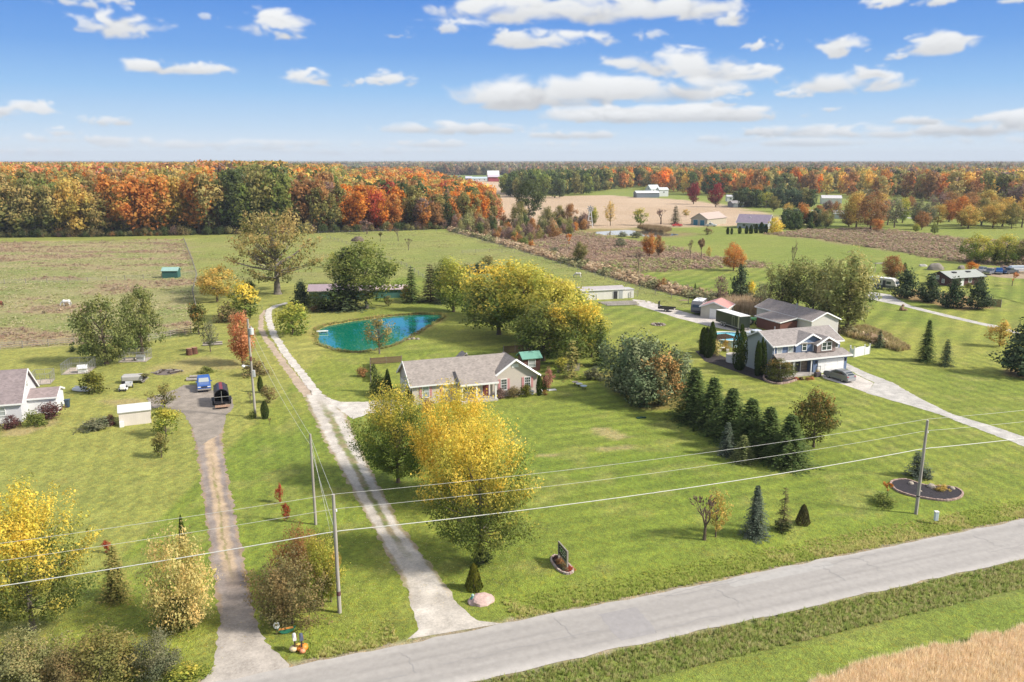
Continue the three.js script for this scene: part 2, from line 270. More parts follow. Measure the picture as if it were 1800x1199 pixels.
// land out to the horizon, in four strips round the sheets above
{
  const R = 9500, flat = (x0, x1, z0, z1) => { const g = new THREE.PlaneGeometry(x1 - x0, z1 - z0, 8, 8); g.rotateX(-Math.PI / 2); g.translate((x0 + x1) / 2, 0, (z0 + z1) / 2); const uv = g.attributes.uv, p = g.attributes.position; for (let i = 0; i < uv.count; i++) uv.setXY(i, p.getX(i), p.getZ(i)); return g; };
  struct('ground', mergeGeometries([flat(-R, R, -R, -1500), flat(-R, -600, -1500, -300), flat(1000, R, -1500, -300), flat(-R, -196, -300, -28), flat(216, R, -300, -28), flat(-R, R, -28, 900)]), new THREE.MeshStandardMaterial({ color: C3([0.24, 0.33, 0.055]), map: times(grassTex, 1 / 16), roughness: 1 }));
}
// ---------------------------------------------------------------- sheets of gravel, asphalt, mulch, water
function sheet(list, y, jag = 0.2, step = 0.25, seed = 5) {     // a flat piece with an uneven outline, uv in metres
  const p = [];
  list.forEach((a, i) => { const b = list[(i + 1) % list.length], d = Math.hypot(b[0] - a[0], b[1] - a[1]), n = Math.max(1, Math.round(d / step)); for (let k = 0; k < n; k++) { const t = k / n, x = mix(a[0], b[0], t), z = mix(a[1], b[1], t); p.push(new THREE.Vector2(x + (fbm(x / 0.8, z / 0.8, 4, seed) - 0.5) * 2.4 * jag, -(z + (fbm(x / 0.8, z / 0.8, 4, seed + 9) - 0.5) * 2.4 * jag))); } });
  const g = new THREE.ShapeGeometry(new THREE.Shape(p)); g.rotateX(-Math.PI / 2); g.translate(0, y, 0); return g;
}
const sheetMat = (c, tile = 0.18, o = {}) => new THREE.MeshStandardMaterial({ color: C3(c.map((v) => v * 1.4)), map: times(o.map ?? stoneTex, tile), bumpMap: times(gritTex, tile * 2), bumpScale: o.bump ?? 0.02, roughness: o.rough ?? 0.95 });
const stoneTex = noiseTex(1024, (u, v) => { const f = hash2(u * 512 | 0, v * 512 | 0, 3), m = fbm(u * 40, v * 40, 3, 13, 40), b = fbm(u * 6, v * 6, 4, 14, 6), g = 0.70 + (f - 0.5) * 0.30 + (m - 0.5) * 0.28 + (b - 0.5) * 0.42; return [g, g * 0.985, g * 0.965]; });
const asphaltTex = noiseTex(512, (u, v) => { const g = 0.72 + (hash2(u * 512 | 0, v * 512 | 0, 3) - 0.5) * 0.16 + (fbm(u * 24, v * 24, 3, 13, 24) - 0.5) * 0.14; return [g, g * 0.985, g * 0.965]; });
{
  // the road: a crowned ribbon with wheel tracks worn along it
  const us = [], p = [], c = [], uv = [], idx = [], n = 18;
  for (let u = -420; u <= 520; u += u > -60 && u < 110 ? 0.9 : 12) us.push(u);
  us.forEach((u, r) => { for (let k = 0; k <= n; k++) {
    const t = k / n, edge = Math.min(t, 1 - t), v = -ROAD_W * t + (k === 0 || k === n ? (fbm(u / 1.5, k, 3, 61) - 0.5) * 0.5 : 0), o = atRoad(u, v);
    const track = [0.18, 0.38, 0.62, 0.82].reduce((s, m) => s + Math.exp(-(((t - m) / 0.055) ** 2)), 0), long = fbm(u / 18, t * 9, 4, 62), fleck = fbm(u / 2.2, t * 14, 3, 63);
    let g = 0.345 - 0.035 * track + (long - 0.5) * 0.10 + (fleck - 0.5) * 0.03 + 0.05 * ss(0.10, 0.02, edge) - 0.06 * Math.exp(-(((t - 0.5) / 0.03) ** 2)) * ss(0.4, 0.6, long);
    p.push(o.x, 0.03 + 0.06 * Math.sin(Math.PI * t), o.z); c.push(g * 1.03 * 1.4, g * 0.985 * 1.4, g * 0.945 * 1.4); uv.push(u, v);
    if (r && k) { const a = (r - 1) * (n + 1) + k - 1, b = a + 1, d = a + n + 1; idx.push(a, d, b, b, d, d + 1); }
  } });
  const g = new THREE.BufferGeometry(); g.setAttribute('position', new THREE.Float32BufferAttribute(p, 3)); g.setAttribute('color', new THREE.Float32BufferAttribute(c, 3)); g.setAttribute('uv', new THREE.Float32BufferAttribute(uv, 2)); g.setIndex(idx); g.computeVertexNormals();
  if (g.attributes.normal.getY(20) < 0) { const i = g.index.array; for (let k = 0; k < i.length; k += 3) { const t = i[k]; i[k] = i[k + 1]; i[k + 1] = t; } g.computeVertexNormals(); }
  struct('road', g, new THREE.MeshStandardMaterial({ vertexColors: true, map: times(asphaltTex, 0.12, 0.12), bumpMap: times(gritTex, 0.5), bumpScale: 0.01, roughness: 0.9 }));
  const crown = (v) => 0.03 + 0.06 * Math.sin(Math.PI * clamp(-v / ROAD_W)) + 0.006;
  const patch = (name, px, col) => { const q = px.map(([x, y]) => { const a = G(x, y); return [roadU(a.x, a.z), roadV(a.x, a.z)]; }), u0 = Math.min(...q.map((a) => a[0])), u1 = Math.max(...q.map((a) => a[0])), v0 = Math.max(-ROAD_W + 0.35, Math.min(...q.map((a) => a[1]))), v1 = Math.min(-0.4, Math.max(...q.map((a) => a[1])));
    const pg = new THREE.PlaneGeometry(1, 1, 16, 12), pp = pg.attributes.position, uu = pg.attributes.uv; for (let i = 0; i < pp.count; i++) { const s = pp.getX(i) + 0.5, t = pp.getY(i) + 0.5, rim = s < 0.01 || s > 0.99, u = mix(u0, u1, s) + (rim ? (fbm(t * 8, s, 2, 66) - 0.5) * 0.5 : 0), v = mix(v0, v1, t), o = atRoad(u, v); pp.setXYZ(i, o.x, crown(v), o.z); uu.setXY(i, u, v); } pg.computeVertexNormals(); struct(name, pg, sheetMat(col, 0.12, { bump: 0.006, map: asphaltTex })); };
  patch('road_patch', [[1052, 1082], [1116, 1073], [1158, 1113], [1092, 1127]], [0.295, 0.285, 0.288]);
  patch('road_patch', [[1285, 1020], [1450, 985], [1452, 998], [1290, 1034]], [0.375, 0.365, 0.355]);
}
{ // sealed cracks on the road
  const r = rngOf(63), parts = []; const seam = (u0, v0, u1, v1, w, n) => { const p = [], idx = []; for (let k = 0; k <= n; k++) { const t = k / n, u = mix(u0, u1, t) + (fbm(t * 7, u0, 3, 64) - 0.5) * (Math.abs(u1 - u0) < 2 ? 0.9 : 0), v = mix(v0, v1, t) + (fbm(t * 7, v0, 3, 65) - 0.5) * (Math.abs(v1 - v0) < 1 ? 0.7 : 0), q = w * (0.5 + fbm(t * 9, 3, 2, 67)), du = Math.abs(u1 - u0) < 2 ? q : 0, dv = du ? 0 : q; for (const s of [-1, 1]) { const vv = clamp(v + s * dv, -ROAD_W + 0.1, -0.1), o = atRoad(u + s * du, vv); p.push(o.x, 0.03 + 0.06 * Math.sin(Math.PI * clamp(-vv / ROAD_W)) + 0.012, o.z); } if (k) { const a = (k - 1) * 2; idx.push(a, a + 2, a + 1, a + 1, a + 2, a + 3); } } const g = new THREE.BufferGeometry(); g.setAttribute('position', new THREE.Float32BufferAttribute(p, 3)); g.setIndex(idx); g.computeVertexNormals(); parts.push(g); };
  for (let k = 0; k < 26; k++) { const u = -45 + r() * 110; if (r() < 0.5) seam(u, -0.3 - r() * 1, u + 0.2, -ROAD_W + 0.3 + r() * 2, 0.025, 14); else { const v = -0.5 - r() * 4.6; seam(u, v, u + 5 + r() * 14, v + 0.2, 0.03, 26); } }
  const m = struct('road_seam', mergeGeometries(parts), new THREE.MeshStandardMaterial({ color: C3([0.29, 0.28, 0.275]), roughness: 0.85, side: THREE.DoubleSide }));
}
const gravelMat = sheetMat([0.54, 0.51, 0.47]), palGravel = sheetMat([0.46, 0.445, 0.42]), dirtMat = sheetMat([0.33, 0.255, 0.17]), darkGravel = sheetMat([0.28, 0.245, 0.21]), tanGravel = sheetMat([0.33, 0.245, 0.155]), concrete = sheetMat([0.52, 0.485, 0.45], 0.12, { bump: 0.004 }), mulchMat = sheetMat([0.035, 0.028, 0.03], 0.4, { bump: 0.06 }), stripMat = new THREE.MeshStandardMaterial({ color: C3([0.21, 0.22, 0.07]), map: times(grassTex, 1 / 16), roughness: 1 });
const along = (pts, w) => { const a = pts.map(([x, y]) => G(x, y)), l = [], r = []; a.forEach((q, i) => { const d = (a[Math.min(i + 1, a.length - 1)]).clone().sub(a[Math.max(i - 1, 0)]).normalize(), n = new THREE.Vector3(-d.z, 0, d.x).multiplyScalar((Array.isArray(w) ? w[i] : w) / 2); l.push([q.x + n.x, q.z + n.z]); r.unshift([q.x - n.x, q.z - n.z]); }); return [...l, ...r]; };
{
  // a drive: rows of points from edge to edge, so that tracks and the grassy middle blend into each other
  const ribbon = (name, left, right, colour, y) => {
    const n = 22, rows = [], resample = (pts) => { const w = pts.map(([x, yy]) => G(x, yy)), d = [0]; for (let i = 1; i < w.length; i++) d.push(d[i - 1] + w[i].distanceTo(w[i - 1])); return (t) => { const s = t * d[d.length - 1]; let i = 1; while (i < d.length - 1 && d[i] < s) i++; return w[i - 1].clone().lerp(w[i], clamp((s - d[i - 1]) / (d[i] - d[i - 1]))); }; };
    const l = resample(left), r = resample(right), len = G(...left[0]).distanceTo(G(...left[left.length - 1])), m = Math.round(len / 0.3), p = [], c = [], uv = [], idx = [];
    for (let i = 0; i <= m; i++) { const t = i / m, a = l(t), b = r(t); for (let k = 0; k <= n; k++) { const s = k / n, q = a.clone().lerp(b, s), e = k === 0 ? -1 : k === n ? 1 : 0, dir = b.clone().sub(a).normalize().multiplyScalar(e * (fbm(q.x / 0.5, q.z / 0.5, 3, 71) - 0.4) * 0.9 * ss(0, 0.14, t)); q.add(dir); const col = colour(s, t, q.x, q.z); p.push(q.x, y + (e ? -0.014 : 0.0), q.z); uv.push(q.x, q.z); c.push(...col.map((v) => v * 1.4)); if (i && k) { const o = (i - 1) * (n + 1) + k - 1; idx.push(o, o + 1, o + n + 1, o + 1, o + n + 2, o + n + 1); } } }
    const g = new THREE.BufferGeometry(); g.setAttribute('position', new THREE.Float32BufferAttribute(p, 3)); g.setAttribute('color', new THREE.Float32BufferAttribute(c, 3)); g.setAttribute('uv', new THREE.Float32BufferAttribute(uv, 2)); g.setIndex(idx); g.computeVertexNormals();
    if (g.attributes.normal.getY(30) < 0) { const ix = g.index.array; for (let k = 0; k < ix.length; k += 3) { const t = ix[k]; ix[k] = ix[k + 1]; ix[k + 1] = t; } g.computeVertexNormals(); }
    return struct(name, g, new THREE.MeshStandardMaterial({ vertexColors: true, map: times(stoneTex, 0.18), bumpMap: times(gritTex, 0.36), bumpScale: 0.02, roughness: 0.95 }));
  };
  const grassy = (x, z, a, b) => mix3(a, b, ss(0.3, 0.65, fbm(x / 0.7, z / 0.7, 3, 74)));
  ribbon('gravel_drive', [[716, 1124], [736, 1107], [722, 1055], [703, 1008], [658, 931], [616, 855], [573, 778], [546, 725], [536, 694]], [[884, 1096], [838, 1091], [806, 1064], [768, 1008], [708, 931], [665, 855], [629, 778], [606, 725], [571, 694]], (s, t, x, z) => {
    const wob = (fbm(x / 1.6, z / 1.6, 3, 72) - 0.5) * 0.12 + (fbm(x / 0.45, z / 0.45, 2, 79) - 0.5) * 0.12, u = s + wob, mid = ss(0.17, 0.06, Math.abs(u - 0.52)) * ss(0.16, 0.3, t) * ss(1.0, 0.8, t), edge = ss(0.14, 0.02, Math.min(u, 1 - u)) * ss(0.06, 0.14, t);
    let c = mix3([0.56, 0.525, 0.48], [0.43, 0.395, 0.35], clamp(fbm(x / 2.2, z / 2.2, 3, 73) * 1.6 - 0.4));
    c = mix3(c, grassy(x, z, [0.27, 0.22, 0.12], [0.15, 0.185, 0.04]), mid * 0.95); return mix3(c, grassy(x, z, [0.33, 0.25, 0.16], [0.25, 0.22, 0.09]), edge * 0.9);
  }, 0.016);
  ribbon('dark_gravel_drive', [[338, 1212], [372, 1180], [384, 1133], [388, 1083], [376, 1000], [361, 900], [348, 800], [342, 775], [336, 742]], [[486, 1196], [510, 1170], [464, 1128], [447, 1083], [430, 1000], [410, 900], [392, 800], [389, 775], [392, 735]], (s, t, x, z) => {
    const wob = (fbm(x / 1.8, z / 1.8, 3, 76) - 0.5) * 0.14 + (fbm(x / 0.45, z / 0.45, 2, 78) - 0.5) * 0.16, u = s + wob, mid = ss(0.31, 0.14, Math.abs(u - 0.53)) * ss(0.2, 0.32, t), green = ss(0.07, 0.02, Math.abs(u - 0.52)) * ss(0.22, 0.34, t) * ss(0.85, 0.6, t), edge = ss(0.10, 0.01, Math.min(u, 1 - u)) * ss(0.1, 0.2, t);
    let c = mix3([0.31, 0.265, 0.235], [0.215, 0.18, 0.165], clamp(fbm(x / 0.9, z / 0.9, 4, 75) * 2.2 - 0.6)); c = mix3(c, [0.42, 0.385, 0.35], ss(0.24, 0.05, t)); 
    c = mix3(c, [0.47, 0.355, 0.235], mid * 0.9); c = mix3(c, grassy(x, z, [0.30, 0.24, 0.12], [0.19, 0.20, 0.05]), green * 0.8); return mix3(c, [0.33, 0.24, 0.15], edge * 0.8);
  }, 0.016);
  struct('gravel_apron', sheet(poly([[566, 696], [600, 707], [650, 706], [690, 702], [712, 712], [705, 733], [650, 727], [622, 736], [606, 728]]), 0.02, 0.3), gravelMat);
  struct('gravel_track', sheet(along([[560, 697], [533, 660], [500, 618], [481, 588], [472, 562], [471.5, 546], [485, 537.5], [507, 532]], [1.6, 1.3, 1.3, 1.3, 1.4, 1.5, 1.6, 1.4]), 0.012, 0.3), gravelMat);
  struct('gravel_track', sheet(along([[543, 697], [513, 658], [493, 630], [466, 593], [458, 575], [460, 555], [466, 545]], [1.5, 1.3, 1.2, 1.1, 1.0, 0.9, 0.6]), 0.012, 0.35), sheetMat([0.42, 0.335, 0.255]));
  struct('gravel_parking', sheet(poly([[348, 786], [343, 770], [338, 750], [323, 727], [300, 718], [263, 717], [258, 700], [308, 685], [323, 677], [348, 676], [375, 687], [408, 700], [411, 716], [398, 730], [390, 760]]), 0.02, 0.22), darkGravel);
  struct('house_drive', sheet(poly([[1487, 638], [1530, 658], [1570, 673], [1613, 698], [1675, 728], [1725, 743], [1830, 777], [1830, 796], [1750, 766], [1650, 728], [1575, 706], [1523, 691], [1537, 673], [1510, 660], [1485, 647]]), 0.014, 0.2), palGravel);
  struct('garage_apron', sheet(poly([[1448, 665], [1443, 659], [1481, 650], [1490, 652], [1536, 673.5], [1524, 690.5], [1485, 677]]), 0.02, 0.03), concrete);
  struct('back_drive', sheet(poly([[1112, 526], [1140, 529], [1175, 541], [1225, 554], [1262, 560], [1310, 574], [1345, 585], [1345, 598], [1290, 582], [1245, 573], [1190, 559], [1150, 546], [1112, 534]]), 0.012, 0.15), sheetMat([0.50, 0.465, 0.44]));
  struct('side_drive', sheet(poly([[1523, 512], [1565, 518], [1578, 526], [1600, 537], [1650, 549.5], [1725, 567], [1762, 574], [1800, 588], [1830, 600], [1830, 612], [1795, 590], [1762, 579], [1725, 571.5], [1650, 554], [1575, 535.5], [1523, 525]]), 0.012, 0.15), palGravel);
  struct('gravel_yard', sheet(poly([[1700, 478], [1740, 470], [1830, 474], [1830, 492], [1760, 488]]), 0.012, 0.5), dirtMat);
  struct('lane', sheet(along([[1375, 367], [1450, 371], [1530, 377], [1620, 385]], 5), 0.02, 0.3, 3), palGravel);
  struct('mulch_bed', sheet(poly([[1223, 618], [1240, 612], [1262, 622], [1300, 640], [1345, 655], [1362, 668], [1352, 673], [1318, 662], [1270, 645], [1240, 636]]), 0.016, 0.12, 0.4), mulchMat);
  struct('mulch_bed', sheet(poly([[1342, 663], [1352, 657], [1378, 657], [1396, 663], [1389, 672], [1372, 674], [1350, 671]]), 0.02, 0.05, 0.4), mulchMat);
  const water = (c) => new THREE.MeshPhysicalMaterial({ color: C3(c), roughness: 0.02, ior: 1.4, clearcoat: 1, clearcoatRoughness: 0.02, bumpMap: times(grassBump, 0.05), bumpScale: 0.006 });
  const lake = (p, grow, y, name, c) => { const cx = p.reduce((s, a) => s + a[0], 0) / p.length, cz = p.reduce((s, a) => s + a[1], 0) / p.length; struct(name, sheet(p.map(([x, z]) => { const d = Math.hypot(x - cx, z - cz); return [x + (x - cx) / d * grow, z + (z - cz) / d * grow]; }), y, 0, 2), water(c)); };
  lake(pond, 1.2, -0.3, 'pond_water', [0.004, 0.215, 0.140]);
  lake(farPond, 3, -0.5, 'far_pond_water', [0.10, 0.13, 0.14]);
}

// ---------------------------------------------------------------- plants: prototypes of height 1, leaves as small real faces
class Faces {                                                  // collects faces with a colour value per face
  constructor() { this.p = []; this.n = []; this.k = []; this.i = []; }
  kite(c, t, b, n, len, wid, key, sn = n) {                            // a leaf: centre, long axis, cross axis, normal
    const o = this.p.length / 3;
    for (const [u, v] of [[-1, 0], [0.1, -1], [1, 0], [0.1, 1]]) { const f = v ? 0.12 * wid : 0; this.p.push(c[0] + t[0] * u * len + b[0] * v * wid + n[0] * f, c[1] + t[1] * u * len + b[1] * v * wid + n[1] * f, c[2] + t[2] * u * len + b[2] * v * wid + n[2] * f); this.n.push(sn[0], sn[1], sn[2]); this.k.push(key); }
    this.i.push(o, o + 1, o + 2, o, o + 2, o + 3);
  }
  tri(a, b, c, key) { const o = this.p.length / 3; this.p.push(...a, ...b, ...c); const u = sub(b, a), v = sub(c, a), n = unit(cross(u, v)); for (let k = 0; k < 3; k++) { this.n.push(...n); this.k.push(key); } this.i.push(o, o + 1, o + 2); }
}
const sub = (a, b) => [a[0] - b[0], a[1] - b[1], a[2] - b[2]], cross = (a, b) => [a[1] * b[2] - a[2] * b[1], a[2] * b[0] - a[0] * b[2], a[0] * b[1] - a[1] * b[0]];
const unit = (a) => { const l = Math.hypot(a[0], a[1], a[2]) || 1; return [a[0] / l, a[1] / l, a[2] / l]; };
const onSphere = (r) => { const y = r() * 2 - 1, a = r() * 6.2832, q = Math.sqrt(1 - y * y); return [q * Math.cos(a), y, q * Math.sin(a)]; };
function leaf(F, r, c, out, size, key, flat = 0) {             // a leaf that faces more or less outward
  const s = onSphere(r), n = unit([out[0] * 0.75 + s[0] * 0.8, out[1] * 0.75 + s[1] * 0.8 + 0.25 + flat, out[2] * 0.75 + s[2] * 0.8]), t = unit(cross(n, onSphere(r))), b = cross(n, t), k = size * (0.5 + r() * r() * 1.2);
  const o = unit(out); F.kite(c, t, b, n, k, k * 0.62, key, unit([n[0] * 0.6 + o[0] * 0.55, n[1] * 0.6 + o[1] * 0.55, n[2] * 0.6 + o[2] * 0.55]));
}
function tube(parts, a, b, ra, rb, sides = 6) {                // a tapered limb
  const d = sub(b, a), l = Math.hypot(...d); if (l < 1e-5) return;
  const g = new THREE.CylinderGeometry(rb, ra, l, sides, 1, true); g.translate(0, l / 2, 0);
  g.applyQuaternion(new THREE.Quaternion().setFromUnitVectors(new THREE.Vector3(0, 1, 0), new THREE.Vector3(d[0] / l, d[1] / l, d[2] / l))); g.translate(...a); parts.push(g);
}
const protos = new Map();
function proto(key, make) { if (!protos.has(key)) protos.set(key, make()); return protos.get(key); }
const finish = (F, wood) => ({ p: new THREE.Float32BufferAttribute(F.p, 3), n: new THREE.Float32BufferAttribute(F.n, 3), i: F.p.length / 3 > 65535 ? new THREE.Uint32BufferAttribute(F.i, 1) : new THREE.Uint16BufferAttribute(F.i, 1), k: F.k, wood: wood.length ? mergeGeometries(wood) : null });
// profile: height share of the crown (0..1) -> share of the radius
const SHAPES = { round: (t) => Math.sqrt(Math.max(0, 1 - (2 * t - 0.9) ** 2 / 1.25)), oval: (t) => Math.sqrt(Math.max(0, 1 - (2 * t - 1) ** 2)) * (1.02 - 0.2 * t), broad: (t) => Math.sqrt(Math.max(0, 1 - (1.75 * t - 0.75) ** 2)), vase: (t) => 0.35 + 0.65 * Math.sqrt(Math.max(0, 1 - ((t - 0.68) / 0.68) ** 2 * (t > 0.68 ? 4.4 : 0.9))), egg: (t) => Math.sqrt(Math.max(0, 1 - (2 * Math.pow(t, 0.8) - 1) ** 2)), flat: (t) => Math.sqrt(Math.max(0, 1 - t * t)), pyramid: (t) => Math.pow(1 - t, 0.75) * Math.min(1, 0.55 + 3 * t) };
function crownProto(seed, o) {
  o = { n: 2600, leaf: 0.03, r: 0.4, base: 0.18, clumps: 60, cr: 0.11, shape: 'round', trunk: 0.022, limbs: 9, droop: 0, sweep: 0.5, ...o };
  const r = rngOf(seed), F = new Faces(), wood = [], sh = SHAPES[o.shape], cl = [], lob = [r() * 6.28, r() * 6.28, r() * 6.28];
  for (let k = 0, tries = 0; k < o.clumps && tries < 4000; tries++) {
    const t = r(), s = sh(t); if (r() > s * 1.1) continue;
    const a = r() * 6.2832, wob = 1 + 0.16 * Math.sin(2 * a + lob[0] + 3 * t) + 0.10 * Math.sin(3 * a + lob[1] + 5 * t), q = Math.pow(r(), 0.38), rr = Math.max(0, o.r * s * wob - o.cr * 0.55) * q;
    cl.push({ c: [Math.cos(a) * rr, o.base + (1 - o.base) * (0.03 + 0.94 * t) - o.cr * 0.3, Math.sin(a) * rr], s: o.cr * (0.6 + 0.8 * r()), q: q * s, t, h: r() }); k++;
  }
  const per = o.n / cl.length;
  for (const b of cl) {
    const m = Math.round(per * (b.s / o.cr) ** 2 * (0.7 + 0.6 * r())), axis = unit([b.c[0], (b.c[1] - o.base) * 0.9 + 0.05, b.c[2]]);
    for (let k = 0; k < m; k++) {
      const d = onSphere(r), f = b.s * Math.pow(r(), 0.33), e = o.sweep * (r() - 0.35) * b.s;
      let c = [b.c[0] + d[0] * f + axis[0] * e * 2, b.c[1] + d[1] * f * 0.8 + axis[1] * e * 2, b.c[2] + d[2] * f + axis[2] * e * 2];
      if (o.droop) c[1] -= o.droop * Math.pow(r(), 1.5) * b.q;
      if (c[1] < 0.02) continue;
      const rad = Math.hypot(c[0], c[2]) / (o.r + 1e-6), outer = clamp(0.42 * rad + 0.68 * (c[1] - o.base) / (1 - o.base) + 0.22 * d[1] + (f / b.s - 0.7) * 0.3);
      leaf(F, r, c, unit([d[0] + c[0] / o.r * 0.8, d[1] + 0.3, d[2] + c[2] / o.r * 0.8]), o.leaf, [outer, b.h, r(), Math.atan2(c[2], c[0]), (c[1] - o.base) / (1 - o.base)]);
    }
  }
  const lean = [(r() - 0.5) * 0.03, (r() - 0.5) * 0.03], top = [lean[0], Math.min(0.8, o.base + (1 - o.base) * 0.62), lean[1]], fork = [lean[0] * 0.4, Math.max(0.05, o.base * 0.95), lean[1] * 0.4];
  tube(wood, [0, -0.01, 0], [0, 0.03, 0], o.trunk * 1.5, o.trunk * 1.05, 9); tube(wood, [0, 0.03, 0], fork, o.trunk * 1.05, o.trunk * 0.85, 9); tube(wood, fork, top, o.trunk * 0.8, o.trunk * 0.15, 7);
  const big = cl.slice().sort((a, b) => b.h - a.h).slice(0, o.limbs);
  for (const b of big) { const f = clamp((b.c[1] - o.base) * 0.5 / Math.max(top[1] - fork[1], 0.01), 0, 0.8), s = [mix(fork[0], top[0], f), mix(fork[1], top[1], f), mix(fork[2], top[2], f)], m = [mix(s[0], b.c[0], 0.55), mix(s[1], b.c[1], 0.45), mix(s[2], b.c[2], 0.55)]; const th = o.limbs > 40 ? 0.65 : 1; tube(wood, s, m, o.trunk * 0.42 * th, o.trunk * 0.26 * th, 5); tube(wood, m, b.c, o.trunk * 0.26 * th, o.trunk * 0.08 * th, 4); }
  // fit the crown to its nominal height and radius
  const ys = [], rs = []; for (let i = 0; i < F.p.length; i += 12) { ys.push(F.p[i + 1]); rs.push(Math.hypot(F.p[i], F.p[i + 2])); } ys.sort((a, b) => a - b); rs.sort((a, b) => a - b);
  const ky = 1 / ys[Math.floor(ys.length * 0.993)], kr = o.r * 1.03 / rs[Math.floor(rs.length * 0.96)]; for (let i = 0; i < F.p.length; i += 3) { F.p[i] *= kr; F.p[i + 1] *= ky; F.p[i + 2] *= kr; } wood.forEach((g) => g.scale(kr, ky, kr));
  return finish(F, wood);
}
function spruceProto(seed, o) {
  o = { r: 0.28, base: 0.04, levels: 17, arms: 11, sprays: 7, droop: 0.35, pow: 0.85, leaf: 0.035, trunk: 0.018, gap: 0, up: 0, ...o };
  const r = rngOf(seed), F = new Faces(), wood = [];
  for (let l = 0; l < o.levels; l++) {
    const t = (l + r() * 0.5) / o.levels, y = o.base + (1 - o.base) * Math.pow(t, 0.92), R = o.r * Math.pow(1 - t, o.pow) + 0.012, arms = Math.max(4, Math.round(o.arms * (0.5 + 0.5 * (1 - t))));
    for (let a = 0; a < arms; a++) {
      if (r() < o.gap) continue;
      const an = (a + r() * 0.8) / arms * 6.2832 + l * 1.7, len = R * (0.62 + 0.55 * r()), dir = [Math.cos(an), Math.sin(an)], n = Math.max(2, Math.round(o.sprays * (0.35 + 0.65 * len / o.r)));
      if (len > 0.1) tube(wood, [0, y, 0], [dir[0] * len * 0.8, y - o.droop * len * 0.4 + o.up * len, dir[1] * len * 0.8], o.trunk * 0.22, o.trunk * 0.06, 3);
      for (let s = 0; s < n; s++) {
        const f = (s + 0.6 + r() * 0.5) / n, q = len * f, w = o.leaf * (1.25 - 0.55 * f) * (0.6 + 0.7 * r()), cy = y - o.droop * q * f + o.up * q * f + (r() - 0.5) * 0.018;
        for (const sd of s === n - 1 ? [-0.5, 0.5, 0] : [-1, 1]) {
          const ya = an + sd * (0.75 + 0.3 * r()), tt = unit([Math.cos(ya), -o.droop * 0.55 + o.up + (r() - 0.5) * 0.5, Math.sin(ya)]), nn = unit([dir[0] * 0.35 + (r() - 0.5) * 0.7, 0.9, dir[1] * 0.35 + (r() - 0.5) * 0.7]), bb = unit(cross(nn, tt));
          const c = [dir[0] * q + tt[0] * w * 0.8, Math.max(0.01, cy + tt[1] * w * 0.8), dir[1] * q + tt[2] * w * 0.8];
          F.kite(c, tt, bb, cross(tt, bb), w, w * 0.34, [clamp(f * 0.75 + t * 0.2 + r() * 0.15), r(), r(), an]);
        }
      }
    }
  }
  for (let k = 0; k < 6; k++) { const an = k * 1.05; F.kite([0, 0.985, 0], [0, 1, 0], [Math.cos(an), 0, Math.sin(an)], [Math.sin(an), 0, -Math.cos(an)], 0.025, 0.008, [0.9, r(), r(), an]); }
  tube(wood, [0, -0.01, 0], [0, 0.97, 0], o.trunk, o.trunk * 0.15, 7);
  return finish(F, wood);
}
function columnProto(seed, o) {                                // arborvitae and clipped evergreens: a dense skin of upright sprays
  o = { r: 0.16, n: 2200, leaf: 0.035, shape: (t) => Math.pow(Math.sin(Math.PI * clamp(0.14 + 0.86 * t)), 0.62), tops: 1, ...o };
  const r = rngOf(seed), F = new Faces(), wood = [];
  const tips = []; for (let k = 0; k < o.tops; k++) tips.push(o.tops === 1 ? [0, 0, 1, 1] : [(r() - 0.5) * o.r * 1.3, (r() - 0.5) * o.r * 1.3, 0.8 + 0.2 * r(), 0.62]);
  for (let k = 0; k < o.n; k++) {
    const tp = tips[k % tips.length], t = Math.pow(r(), 0.9), a = r() * 6.2832, R = o.r * tp[3] * o.shape(t) * (0.86 + 0.16 * r() + 0.07 * Math.sin(5 * a + 9 * t)), out = [Math.cos(a), 0.25, Math.sin(a)];
    const c = [tp[0] * Math.min(1, t * 3 + 0.4) + out[0] * R, Math.max(0.012, t * tp[2] * 0.98), tp[1] * Math.min(1, t * 3 + 0.4) + out[2] * R], tt = unit([out[0] * 0.35 + (r() - 0.5) * 0.5, 1, out[2] * 0.35 + (r() - 0.5) * 0.5]), nn = unit([out[0] + (r() - 0.5) * 0.9, 0.2, out[2] + (r() - 0.5) * 0.9]), bb = unit(cross(nn, tt)), w = o.leaf * (0.6 + 0.7 * r());
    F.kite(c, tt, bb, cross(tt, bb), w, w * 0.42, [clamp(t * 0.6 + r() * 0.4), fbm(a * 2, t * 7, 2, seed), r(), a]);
  }
  tube(wood, [0, -0.01, 0], [0, 0.9, 0], o.r * 0.12, 0.005, 5);
  return finish(F, wood);
}
